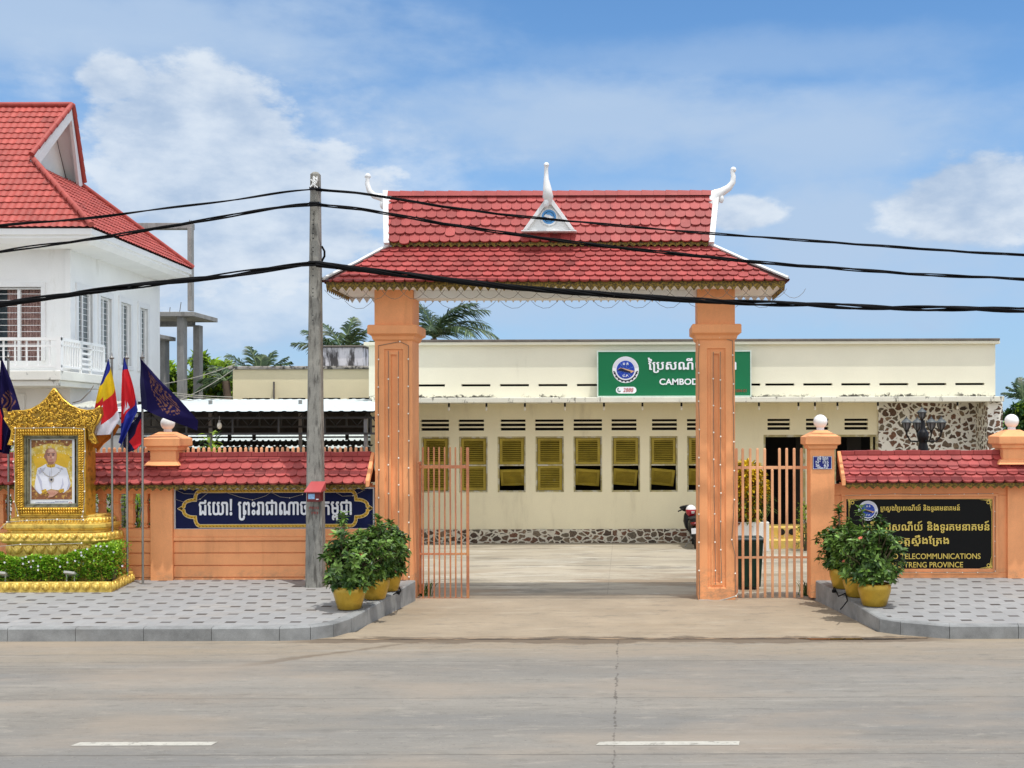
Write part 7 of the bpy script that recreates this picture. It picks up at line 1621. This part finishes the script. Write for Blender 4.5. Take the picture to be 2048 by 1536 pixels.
# ------------------------------------------------------------------ unfinished concrete frame behind the house
CY = 40.0
uf = thing('concrete_frame', 'unfinished raw concrete building frame of slabs and columns right of the white house', 'building', (X(370, CY), CY, 0))
def col_(px0, px1, pt, pb_, y, d=.35):
    b = MB(); b.box(X(px0, y), X(px1, y), y, y + d, Z(pb_, y), Z(pt, y)); b.build('column', CONC_RAW, uf, bevel=.01)
def slab(px0, px1, pt, pb_, y, d, ov=0): 
    b = MB(); b.box(X(px0, y), X(px1, y), y, y + d, Z(pb_, y), Z(pt, y)); b.build('slab', CONC_RAW, uf, bevel=.012)
slab(250, 388, 621, 630, 38.0, 2.25); slab(220, 311, 664, 672, 37.0, 1.7)
b = MB(); b.box(X(250, 39.9), X(386, 39.9), 39.9, 40.15, Z(650, 39.9), Z(640, 39.9)); b.build('beam', CONC_RAW, uf)
col_(354, 367, 631, 860, 38.2); col_(386.5, 399, 648, 860, 39.8); col_(375.5, 383.5, 452, 619, 38.9, .25); col_(311, 330, 676, 870, 38.3, .4)
slab(225, 384, 443, 455, 39.0, .3)
for px, pt in ((378, 436), (381, 437)): 
    b = MB(); b.tube([(X(px, 39), 39.1, Z(445, 39)), (X(px, 39), 39.1, Z(pt, 39))], .012, 5); b.build('rebar', CAPDARK, uf)
b = MB(); b.tube([(X(360, 38.2), 38.2, Z(622, 38.2)), (X(363, 38.2), 38.2, Z(602, 38.2))], .012, 5); b.tube([(X(340, 38.2), 38.2, Z(622, 38.2)), (X(341, 38.2), 38.2, Z(612, 38.2))], .012, 5); b.build('rebar', CAPDARK, uf)
# wires between annex and house
hw_ = MB()
for (p, q_, s) in (((330, 765), (470, 727), 4), ((340, 805), (470, 735), 6), ((300, 780), (466, 797), 3), ((336, 782), (466, 792), 2), ((335, 795), (466, 801), 2)):
    hw_.tube([(X(lerp(p[0], q_[0], i / 12), 33), 33, Z(lerp(p[1], q_[1], i / 12) + s * math.sin(math.pi * i / 12), 33)) for i in range(13)], .010, 5)
o = hw_.build('house_wires', WIREW); tag(o, 'loose thin wires strung from the annex across to the white house', 'wires')

# ------------------------------------------------------------------ trees
def tree(name, label, cat, X0, Y0, ztop, clumps, n, size, mats, pick, seed, trunk_r=.14, group=None, flat=.8):
    """trunk and limbs up into leaf clumps; the leaves lie loose through each clump's volume"""
    r = random.Random(seed); t = thing(name, label, cat, (X0, Y0, 0), group)
    tb = MB(); zc = min(c[2] for c in clumps)
    tb.tube([(X0, Y0, -.05), (X0 + .05, Y0, zc * .5), (X0 - .03, Y0, zc)], [trunk_r, trunk_r * .8, trunk_r * .6], 8)
    for c in clumps: tb.tube([(X0, Y0, zc * .7), ((X0 + c[0]) / 2, (Y0 + c[1]) / 2, (zc * .8 + c[2]) / 2), (c[0], c[1], c[2])], [trunk_r * .5, trunk_r * .3, trunk_r * .12], 6)
    tb.build('trunk', TRUNK, t, smooth=60)
    fo = MB(); tot = sum(c[3] ** 2 for c in clumps)
    for c in clumps:
        br = r.gauss(0, .35)
        for k in range(int(n * c[3] ** 2 / tot)):
            v = rvec(r); rad = r.random() ** .45 * (1 + .25 * math.sin(5 * math.atan2(v.z, v.x) + c[0] * 3)); p = Vector((c[0] + v.x * c[3] * rad, c[1] + v.y * c[3] * rad, c[2] + v.z * c[3] * rad * flat))
            d = (v + rvec(r) * 1.1 + Vector((0, 0, -.15))).normalized(); leafcard(fo, p, d, Vector((0, 0, 1)), size * r.uniform(.7, 1.3), size * .5, pick(r, v, br), br + r.gauss(0, .5))
    fo.build('crown', mats, t, recalc=False); return t
def px_clumps(lst, Y, sd=1):
    r = random.Random(sd); return [(X(a, Y), Y + r.uniform(-1, 1), Z(c, Y), q_ * Y / F) for a, c, q_ in lst]
YT = 44.0
tree('leafy_tree', 'bright green leafy tree behind the concrete columns and the annex', 'tree', X(400, YT), YT, 0, px_clumps([(350, 745, 26), (375, 770, 30), (405, 735, 26), (430, 748, 30), (455, 770, 26), (345, 785, 30), (400, 785, 36), (440, 795, 34), (365, 800, 28), (415, 722, 16), (440, 735, 18), (390, 790, 40), (345, 800, 30), (320, 770, 26), (300, 790, 26)], YT), 9000, .24, FARLEAF, lambda r, v, b_: 1 if (v.z > -.3 and r.random() < .75) or r.random() < .3 else 0, 3)
YT = 46.0
tree('leafy_tree', 'darker leafy tree past the right end of the office', 'tree', X(2032, YT), YT, 0, px_clumps([(2014, 834, 14), (2026, 822, 15), (2042, 838, 20), (2062, 826, 24), (2014, 850, 14), (2030, 860, 22), (2080, 840, 40)], YT, 4), 4200, .2, FARLEAF, lambda r, v, b_: 1 if r.random() < .18 else 0, 5)
def palm(label, px, py, Y, fronds, seed, mats=PALM, thin=1.0, droop=1.25):
    """coconut palm: slim leaning trunk, arching fronds with hanging leaflets. fronds: (azimuth, rise, length)"""
    r = random.Random(seed); c = Vector((X(px, Y), Y, Z(py, Y))); t = thing('coconut_palm', label, 'palm tree', (c.x + .4, Y, 0), 'coconut palms behind the buildings')
    tb = MB(); tb.tube([(c.x + .4, Y, -.05), (c.x + .25, Y, c.z * .5), (c.x, Y, c.z)], [.2, .15, .12], 10); tb.build('trunk', TRUNK, t, smooth=60)
    for az_, rise, L in fronds:
        b = MB(); h = Vector((math.cos(az_), math.sin(az_), 0)); path = []; n = 22; p = c.copy(); e = rise; step = L / n
        for k in range(n + 1):
            path.append(p.copy()); p = p + (h * math.cos(e) + Vector((0, 0, math.sin(e)))) * step; e -= (droop + .35 * r.random()) / n * (1.0 if k > 4 else .5)
        b.tube(path, [lerp(.035, .008, k / n) for k in range(n + 1)], 5, 1)
        for k in range(2, n + 1):
            d = (path[k] - path[k - 1]).normalized(); s = d.cross(Vector((0, 0, 1))); 
            if s.length < .05: s = Vector((-h.y, h.x, 0))
            s.normalize(); ll = L * .34 * math.sin(math.pi * min(1, .18 + .82 * k / n)) ** .6 * thin + .08
            for sg in (-1, 1):
                for j in (0, .5):
                    q0 = path[k - 1].lerp(path[k], j); dd = (s * sg * .8 + d * .75 + Vector((0, 0, r.uniform(-.45, .12)))).normalized(); m_ = q0 + dd * ll * .55; tip = q0 + dd * ll + Vector((0, 0, -ll * .22)); w = d * .026
                    mi = 0 if r.random() < .8 else 1; ti = r.gauss(0, .5)
                    b.mesh([q0 - w, q0 + w, m_ + w, m_ - w, tip], [(0, 1, 2, 3), (3, 2, 4)], mi, ti)
        b.build('frond', mats, t, recalc=False)
    return t
palm('tall coconut palm rising behind the office right of the left gateway pillar', 868, 676, 45, [(.15, 1.0, 2.6), (.6, .75, 2.7), (-.3, 1.15, 2.4), (2.2, 1.25, 2.2), (-.7, .5, 2.5), (1.4, .95, 2.4), (3.3, 1.0, 1.8), (.05, .55, 2.7), (2.9, 1.38, 2.7), (-1.5, .6, 2.0), (.4, 1.3, 2.2)], 2)
palm('coconut palm with upright fronds behind the water tank and utility pole', 690, 712, 43, [(1.3, 1.42, 1.7), (.5, 1.1, 1.6), (2.6, 1.1, 1.7), (.2, .7, 1.5), (2.9, .8, 2.0), (3.3, .5, 2.0), (-.9, .9, 1.6), (4.0, .7, 1.7)], 5, droop=.5)
palm('low coconut palm showing a few spiky frond tips over the annex roof', 520, 764, 42, [(.9, 1.3, 1.35), (.3, 1.0, 1.4), (2.5, 1.35, 1.5), (2.9, .9, 1.7), (3.3, .55, 1.9), (-.1, .8, 1.4), (1.6, 1.5, 1.1), (-.8, .7, 1.2), (3.9, .5, 1.8)], 8, droop=.4)
palm('coconut palm whose grey green fronds hang beside the annex end wall', 452, 760, 39, [(3.0, .35, 1.0), (3.3, .0, 1.1), (2.8, .75, .9), (.3, .8, .7)], 11, droop=.8)
palm('coconut palm with an upright spear at the right edge of the picture', 2046, 802, 50, [(2.6, 1.35, .9), (3.0, 1.0, .9), (.4, 1.0, 1.0), (1.5, 1.45, 1.1), (3.3, .6, 1.0), (-.3, .6, 1.1)], 14, droop=.6)
# bushes in the yard behind the left wall
def bush(label, px, Y, ptop, wpx, n, seed, mats=FARLEAF, name='shrub', size=.1):
    r = random.Random(seed); t = thing(name, label, 'shrub', (X(px, Y), Y, 0)); b = MB(); st = MB(); H_ = Z(ptop, Y); w = wpx * Y / F / 2
    for k in range(14):
        a, c = r.uniform(-1, 1) * w * .7, r.uniform(.4, .95) * H_; st.tube([(X(px, Y) + a * .2, Y, 0), (X(px, Y) + a, Y + r.uniform(-.2, .2), c)], .012, 5)
    for k in range(n):
        v = rvec(r); z_ = r.random(); p = Vector((X(px, Y) + v.x * w * (1.1 - .4 * z_), Y + v.y * min(w, .4), .1 + z_ * (H_ - .1)))
        leafcard(b, p, v + Vector((0, 0, .3)), Vector((0, 0, 1)), size * r.uniform(.7, 1.4), size * .45, 1 if r.random() < .35 + .3 * z_ else 0, r.gauss(0, .5))
    st.build('stem', STEM, t, recalc=False); b.build('foliage', mats, t, recalc=False); return t
bush('green shrub seen between the balusters beside the ball lamp post', 275, 23.2, 985, 60, 900, 1)
bush('green shrub seen between the balusters right behind the shrine', 215, 23.4, 965, 50, 800, 2)
bush('green shrub behind the wall at the far left edge', 10, 23.3, 885, 60, 1100, 3)
t = bush('slim young plant with upright leaf whorls rising behind the tiled wall', 421, 23.0, 862, 30, 420, 4, name='young_plant', size=.14)

# ------------------------------------------------------------------ things in the yard
YB = 23.3
t = thing('wheelie_bin', 'dark green wheelie bin standing behind the shut gate leaf', 'bin', (X(1499, YB), YB, 0))
b = MB(); b.frustum(X(1498, YB), YB + .3, .06, .98, .46, .56, .50, .64); 
for k in (-.14, 0, .14): b.box(X(1498, YB) + k - .012, X(1498, YB) + k + .012, YB + .01, YB + .06, .15, .9)
b.build('body', BIN, t, bevel=.02)
b = MB(); b.frustum(X(1498, YB), YB + .30, .981, 1.03, .62, .60, .70, .66); b.box(X(1522, YB) - .02, X(1522, YB) + .10, YB + .02, YB + .1, .93, .97); b.build('lid', BINLID, t, bevel=.015)
b = MB()
for s in (-.2, .2): b.tube([(X(1498, YB) + s - .03, YB + .58, .10), (X(1498, YB) + s + .03, YB + .58, .10)], .10, 14)
b.build('wheel', RUBBER, t)
YX = 30.6
t = thing('planter_box', 'white cement planter box behind the shut gate leaf', 'planter', (X(1505, YX), YX, 0))
b = MB(); x0, x1 = X(1466, YX), X(1538, YX); z1 = Z(1045, YX); b.box(x0, x1, YX, YX + .06, 0, z1); b.box(x0, x1, YX + .6, YX + .66, 0, z1); b.box(x0, x0 + .06, YX + .06, YX + .6, 0, z1); b.box(x1 - .06, x1, YX + .06, YX + .6, 0, z1); b.build('box', WHITEBOX, t, bevel=.015)
b = MB(); b.poly([(x0 + .05, YX + .05, z1 - .08), (x1 - .05, YX + .05, z1 - .08), (x1 - .05, YX + .62, z1 - .08), (x0 + .05, YX + .62, z1 - .08)]); b.build('soil', SOIL, t)
r = random.Random(17); t = thing('croton_bush', 'yellow leaved croton bush growing in the white planter box', 'shrub', (X(1492, YX), YX + .3, z1 - .08))
b = MB(); st = MB()
for k in range(2600):
    z_ = r.random() ** .8; w = .46 * (.55 + .6 * math.sin(math.pi * min(1, z_ * .9 + .12))); v = rvec(r); p = Vector((X(1490, YX) + v.x * w + .1 * z_, YX + .3 + v.y * .28, z1 - .05 + z_ * (Z(926, YX) - z1)))
    mi = 0 if r.random() < (.85 if z_ > .45 else .22) else (1 if r.random() < .7 else 2)
    leafcard(b, p, v + Vector((0, 0, -.3 if r.random() < .6 else .5)), Vector((0, 0, 1)), r.uniform(.12, .22), .065, mi, r.gauss(0, .5))
for k in range(26): a = r.uniform(-.35, .35); st.tube([(X(1490, YX) + a * .5, YX + .3, z1 - .1), (X(1490, YX) + a, YX + .3 + r.uniform(-.2, .2), z1 + r.uniform(.6, 1.5))], .010, 5)
st.build('stem', STEM, t, recalc=False); b.build('foliage', CROTON, t, recalc=False)
r = random.Random(19); t = thing('spider_plant', 'pale grassy leaved plant in the white planter box beside the croton', 'plant', (X(1522, YX), YX + .25, z1 - .08))
b = MB()
for k in range(150):
    a = r.uniform(0, 6.28); l = r.uniform(.35, .85); p = Vector((X(1521, YX) + r.uniform(-.12, .1), YX + .3 + r.uniform(-.15, .15), z1 - .08 + r.uniform(0, .5))); h = Vector((math.cos(a), math.sin(a) * .6, 0)); s = Vector((-h.y, h.x, 0)).normalized() * .010
    q0, q1, q2 = p, p + h * l * .35 + Vector((0, 0, l * .5)), p + h * l * .7 + Vector((0, 0, l * .30)); b.mesh([q0 - s, q0 + s, q1 + s * 1.4, q1 - s * 1.4, q2], [(0, 1, 2, 3), (3, 2, 4)], 2 if r.random() < .6 else 1, r.gauss(0, .4))
b.build('foliage', LEAF, t, recalc=False)
bush('small shrub with pale flowers beside the office steps', 1610, 30.8, 1008, 34, 420, 9, name='flowering_shrub', size=.08)
# motorbike seen from behind, leaning on its stand
MY = 32.0
mx = X(1389, MY)
mbk = thing('motorbike', 'black motorbike parked against the office wall, half hidden by the right gateway pillar', 'motorbike', (mx, MY, 0))
def rot(v): a = R(-5); return (mx + (v[0]) * math.cos(a) + v[2] * math.sin(a), MY + v[1], v[2] * math.cos(a) - v[0] * math.sin(a) + .01)
def tb(b, pts, r_, n=8, mi=0): b.tube([rot(p) for p in pts], r_, n, mi)
b = MB(); 
b.tube([rot((0, -.55 + .28 * math.cos(a), .29 + .28 * math.sin(a))) for a in [2 * math.pi * k / 24 for k in range(25)]], .045, 8); o = b.build('rear_wheel', RUBBER, mbk)
b = MB(); tb(b, [(-.03, -.55, .29), (.03, -.55, .29)], .06, 10)
for k in range(8): a = k * .785; tb(b, [(0, -.55, .29), (0, -.55 + .24 * math.cos(a), .29 + .24 * math.sin(a))], .008, 4)
b.build('rim', METAL, o)
b = MB(); b.tube([rot((0, .7 + .28 * math.cos(a), .29 + .28 * math.sin(a))) for a in [2 * math.pi * k / 24 for k in range(25)]], .04, 8); b.build('front_wheel', RUBBER, mbk)
def shell(b, rings, mi=0):
    rr2 = [[b.bm.verts.new(rot((cx + w * math.cos(2 * math.pi * k / 12), y, cz + h * math.sin(2 * math.pi * k / 12)))) for k in range(12)] for y, cx, cz, w, h in rings]
    for a, c in zip(rr2, rr2[1:]):
        for k in range(12): f = b.bm.faces.new((a[k], a[(k + 1) % 12], c[(k + 1) % 12], c[k])); f.material_index = mi
    for g in (rr2[0][::-1], rr2[-1]): b.bm.faces.new(g)
b = MB(); shell(b, [(-.85, 0, .70, .05, .06), (-.75, 0, .70, .12, .10), (-.4, 0, .66, .15, .15), (0, 0, .55, .14, .14), (.2, 0, .40, .12, .12)]); shell(b, [(.18, 0, .60, .20, .28), (.3, 0, .68, .24, .34), (.42, 0, .72, .16, .26), (.5, 0, .7, .05, .1)]); b.build('fairing', BLACK, mbk, smooth=60)
b = MB(); shell(b, [(-.8, 0, .80, .07, .02), (-.6, 0, .81, .13, .05), (-.1, 0, .78, .13, .05), (.1, 0, .74, .08, .03)]); b.build('seat', RUBBER, mbk, smooth=60)
b = MB(); shell(b, [(-.92, 0, .68, .03, .02), (-.87, 0, .68, .10, .045), (-.8, 0, .69, .11, .05)]); b.build('tail_light', mat('tail_lens', (.14, .008, .008), .25, .1), mbk, smooth=60)
b = MB(); b.box(-.10, .10, -.93, -.915, .42, .57); 
for v in b.bm.verts: v.co = Vector(rot(v.co))
b.build('number_plate', PAPER, mbk)
b = MB(); tb(b, [(-.34, .12, .98), (-.22, .20, 1.03), (0, .32, 1.0), (.22, .20, 1.03), (.34, .12, .98)], .014); tb(b, [(-.36, .10, .975), (-.25, .17, 1.01)], .02); tb(b, [(.36, .10, .975), (.25, .17, 1.01)], .02); b.build('handlebar', BLACK, mbk, smooth=60)
b = MB()
for s in (-1, 1): tb(b, [(s * .16, .25, 1.02), (s * .20, .22, 1.10)], .008, 5)
shell(b, [(.20, -.16, 1.06, .10, .045), (.26, -.10, 1.06, .22, .06), (.3, -.05, 1.0, .2, .08)]); b.build('console', BLACK, mbk, smooth=60)
b = MB(); tb(b, [(-.08, -.1, .25), (-.28, -.15, .01)], .014); tb(b, [(-.1, -.55, .29), (-.09, 0, .33)], .03); tb(b, [(.12, .1, .25), (.13, -.75, .38)], .045); b.build('stand_and_exhaust', METAL, mbk, smooth=60)
t = thing('helmet', 'red and white helmet hung on the motorbike', 'helmet', rot((0, -.05, 1.0))); hc = rot((-.02, -.12, .98))
b = MB(); b.sphere(hc, (.15, .17, .16), 20, 14); 
for f in b.bm.faces:
    c = f.calc_center_median() - Vector(hc); f.material_index = 1 if c.z > .045 else (0 if not (abs(c.x - .04) < .035 and abs(c.z + .03) < .035 and c.y < 0) else 1)
b.build('shell', [mat('helmet_red', (.45, .02, .04), .25, .1), mat('helmet_white', (.8, .78, .78), .25, .04)], t, smooth=180)
b = MB(); b.sphere((hc[0], hc[1] + .06, hc[2] - .04), (.152, .13, .07), 16, 10); b.build('visor', BLACK, t, smooth=180)
# five lantern lamp post in the yard behind the right wall
LY = 25.5
lp_ = thing('lamp_post', 'black cast lamp post with a cluster of lanterns behind the right tiled wall', 'lamp post', (X(1846, LY), LY, 0))
lx = X(1846, LY)
b = MB(); b.lathe([(.16, 0), (.16, .12), (.10, .2), (.07, .6), (.06, 1.6), (.06, Z(905, LY) - .25), (.10, Z(905, LY) - .1), (.11, Z(895, LY)), (.085, Z(888, LY)), (.095, Z(884, LY)), (.12, Z(880, LY)), (.12, Z(868, LY)), (.09, Z(864, LY)), (.05, Z(858, LY)), (.04, Z(842, LY))], lx, LY, 16); b.build('pole', BLACK, lp_, smooth=50)
def lantern(x, y, zb, s=1.0):
    b = MB(); b.lathe([(.035 * s, zb), (.06 * s, zb + .02), (.105 * s, zb + .10 * s), (.135 * s, zb + .24 * s)], x, y, 10)
    o = b.build('lantern', GLASSL, lp_)
    b = MB()
    for k in range(6):
        a = k * math.pi / 3; c, s_ = math.cos(a), math.sin(a); b.tube([(x + c * .04 * s, y + s_ * .04 * s, zb), (x + c * .11 * s, y + s_ * .11 * s, zb + .10 * s), (x + c * .14 * s, y + s_ * .14 * s, zb + .245 * s)], .010, 5)
    b.lathe([(.045 * s, zb - .05), (.05 * s, zb), (.02, zb + .01)], x, y, 10); b.build('cage', BLACK, o)
    b = MB(); b.lathe([(.175 * s, zb + .235 * s), (.18 * s, zb + .26 * s), (.15 * s, zb + .29 * s), (.09 * s, zb + .34 * s), (.05 * s, zb + .37 * s), (.05 * s, zb + .39 * s), (.012, zb + .41 * s), (.008, zb + .47 * s)], x, y, 14); b.build('cap', mat('lantern_cap', (.07, .08, .08), .45, .1) if 'lantern_cap' not in bpy.data.materials else bpy.data.materials['lantern_cap'], o, smooth=40)
zl = Z(862, LY)
for dx, dy in ((-.38, -.1), (.38, -.06), (.07, -.42), (-.02, .42)):
    b = MB(); z0 = Z(880, LY) + .02; b.tube([(lx, LY, z0), (lx + dx * .35, LY + dy * .35, z0 - .07), (lx + dx * .75, LY + dy * .75, z0 - .06), (lx + dx * .98, LY + dy * .98, z0 + .06), (lx + dx, LY + dy, zl)], [.022, .02, .018, .018, .02], 8); b.build('arm', BLACK, lp_, smooth=60)
    lantern(lx + dx, LY + dy, zl, .66)
lantern(lx - .02, LY, Z(840, LY), .6)
# ------------------------------------------------------------------ string lights on the gate
def string_light(label, runs, Y, r_=.006, m=WIRE, step=.36, bulb=.017, loc=None):
    t = thing('string_light', label, 'string light', loc or (X(runs[0][0][0], Y), Y, Z(runs[0][0][1], Y)))
    b = MB(); rr = random.Random(len(runs) * 7 + int(runs[0][0][0])); bulbs = []
    for pts in runs:
        P_ = [Vector((X(a, Y), Y - (c[0] if c else 0), Z(z_, Y))) for a, z_, *c in pts]; path = []
        for a, c in zip(P_, P_[1:]):
            n = max(1, int((c - a).length / .25))
            for k in range(n): path.append(a.lerp(c, k / n) + Vector((rr.uniform(-.006, .006), 0, 0)))
        path.append(P_[-1]); b.tube(path, r_, 5); L = 0
        for a, c in zip(path, path[1:]):
            L += (c - a).length
            if L > step: L = rr.uniform(-.06, .06); bulbs.append(c + Vector((0, -.012, 0)))
    b.build('wire', m, t, recalc=False)
    proto = None
    for p in bulbs:
        if proto is None:
            q_ = MB(); q_.sphere(t.location, bulb, 8, 6); proto = q_.build('bulb', BULB, t, smooth=180); o = proto
        else: o = proto.copy(); COL.objects.link(o)
        o.location = p - t.location
    return t
yl = GY0 - .012
string_light('wire string of small bulbs running up and down the left gateway pillar', [[(758, 1160), (757, 690), (800, 682), (817, 690), (818, 1180)], [(777, 700, .0), (777, 1100, .0)], [(797, 700), (797, 1130)]], yl)
string_light('wire string of small bulbs running up and down the right gateway pillar', [[(1398, 1198), (1398, 690), (1398, 678), (1440, 676), (1466, 682), (1468, 1000), (1463, 1080), (1469, 1110), (1470, 1185)], [(1427, 704), (1428, 1000), (1430, 1170)], [(1441, 704), (1441, 1100), (1442, 1165)]], yl)
sw = []
px = 650
while px < 1570: sw.append([(px, 578), (px + 8, 588), (px + 18, 595), (px + 27, 597), (px + 36, 594), (px + 45, 586), (px + 50, 578)]); px += 38
string_light('thin wire looped in swags along the gold trim under the gate roof', sw, ye + .03, .004, WIRE, 1.2, .012)
sw = []; px = 690
while px < 1530: sw.append([(px, 600), (px + 10, 610), (px + 24, 616), (px + 38, 615), (px + 50, 606), (px + 56, 599)]); px += 62
string_light('thin wire looped in swags below the pale rear trim of the gate roof', sw, yb2 - .08, .004, WIRE, 1.2, .012)
string_light('thin pale wire of tiny bulbs draped across the top of the slogan board', [[(352, 978), (368, 985), (395, 986), (420, 978)], [(350, 996), (375, 1004), (400, 996), (416, 983)], [(450, 982), (478, 992), (505, 998), (530, 990), (545, 980)], [(540, 982), (560, 992), (580, 994), (605, 987)], [(665, 980), (684, 991), (706, 990), (730, 978)], [(749, 1018), (749, 1050)]], SY - .03, .004, WIREW, .3, .010)
string_light('wire with tiny bulbs along the frame of the black name board', [[(1690, 992), (1740, 991), (1790, 989), (1840, 991), (1985, 989)], [(1989, 995), (1989, 1144), (1985, 1147), (1800, 1146), (1720, 1147)]], WY - .025, .004, WIREW, .19, .011)
string_light('twisted cord of bulbs lying along the foot of the right gateway pillar', [[(1397, 1200, .04), (1415, 1200, .04), (1432, 1202, .05), (1450, 1198, .05), (1470, 1192, .05), (1476, 1186, .03), (1477, 1180, .01)]], yl, .013, WIREW, .3, .018)
# weeds at the gate's hinge posts
def weeds(label, px, Y, n, h, seed):
    r = random.Random(seed); t = thing('weed_tuft', label, 'weeds', (X(px, Y), Y, 0)); b = MB()
    for k in range(n):
        p = Vector((X(px, Y) + r.gauss(0, .07), Y + r.uniform(-.05, .15), 0)); a = r.uniform(0, 6.28); l = h * r.uniform(.4, 1); hh = Vector((math.cos(a), math.sin(a) * .4, 0)); s = Vector((.006, 0, 0))
        b.mesh([p - s, p + s, p + hh * l * .25 + Vector((0, 0, l * .6)) + s, p + hh * l * .25 + Vector((0, 0, l * .6)) - s, p + hh * l * .55 + Vector((0, 0, l * .85))], [(0, 1, 2, 3), (3, 2, 4)], 1 if r.random() < .5 else 0, r.gauss(0, .5))
    b.build('blades', LEAF, t, recalc=False)
weeds('tuft of weeds at the foot of the left gateway pillar behind the rusty leaf', 846, 22.6, 60, .38, 3); weeds('tuft of weeds by the hinge post beside the right pavement', 1612, 22.5, 60, .4, 4)
# loose cables and plugs on the kerb by the pots
for lab, pts in (('loose black cable with plug trailing over the right kerb by the pots', [(1668, 1178), (1664, 1186), (1670, 1182), (1676, 1196), (1690, 1190), (1694, 1205), (1684, 1218), (1680, 1222)]), ('black cable end lying on the left pavement edge by the rear pot', [(798, 1176), (801, 1183), (797, 1190), (793, 1186), (786, 1190)])):
    path = []
    for a, c in pts:
        y = 20.0
        for _ in range(20): y = F * (CH - pz(y)) / (c - PY)
        y = max(18.2, min(21.9, y)); path.append((X(a, y), y, pz(y) + .02))
    b = MB(); b.tube(path, .011, 6); i = 1 if 'right' in lab else 3; b.tube([path[i], (path[i][0] + .05, path[i][1] - .03, path[i][2] + .01)], .028, 8); o = b.build('loose_cable', CABLE); tag(o, lab, 'cable')

# ------------------------------------------------------------------ the wood on the horizon, one mass
r = random.Random(77); b = MB()
for k in range(15000):
    x = r.uniform(-70, 130); y = r.uniform(96, 110); top = 4.6 + 1.5 * math.sin(x * .33) + 1.0 * math.sin(x * .9 + 2) + .6 * math.sin(x * 2.3); p = Vector((x, y, r.random() ** .7 * max(1.5, top)))
    leafcard(b, p, Vector((r.uniform(-1, 1), r.uniform(-1, .3), r.uniform(-.4, .8))), Vector((0, 0, 1)), r.uniform(.7, 1.3), .6, 1 if r.random() < .3 else 0, r.gauss(0, .5))
o = b.build('treeline', FARLEAF, recalc=False); o['kind'] = 'stuff'; tag(o, 'far line of dark green trees on the horizon beyond the office', 'trees')
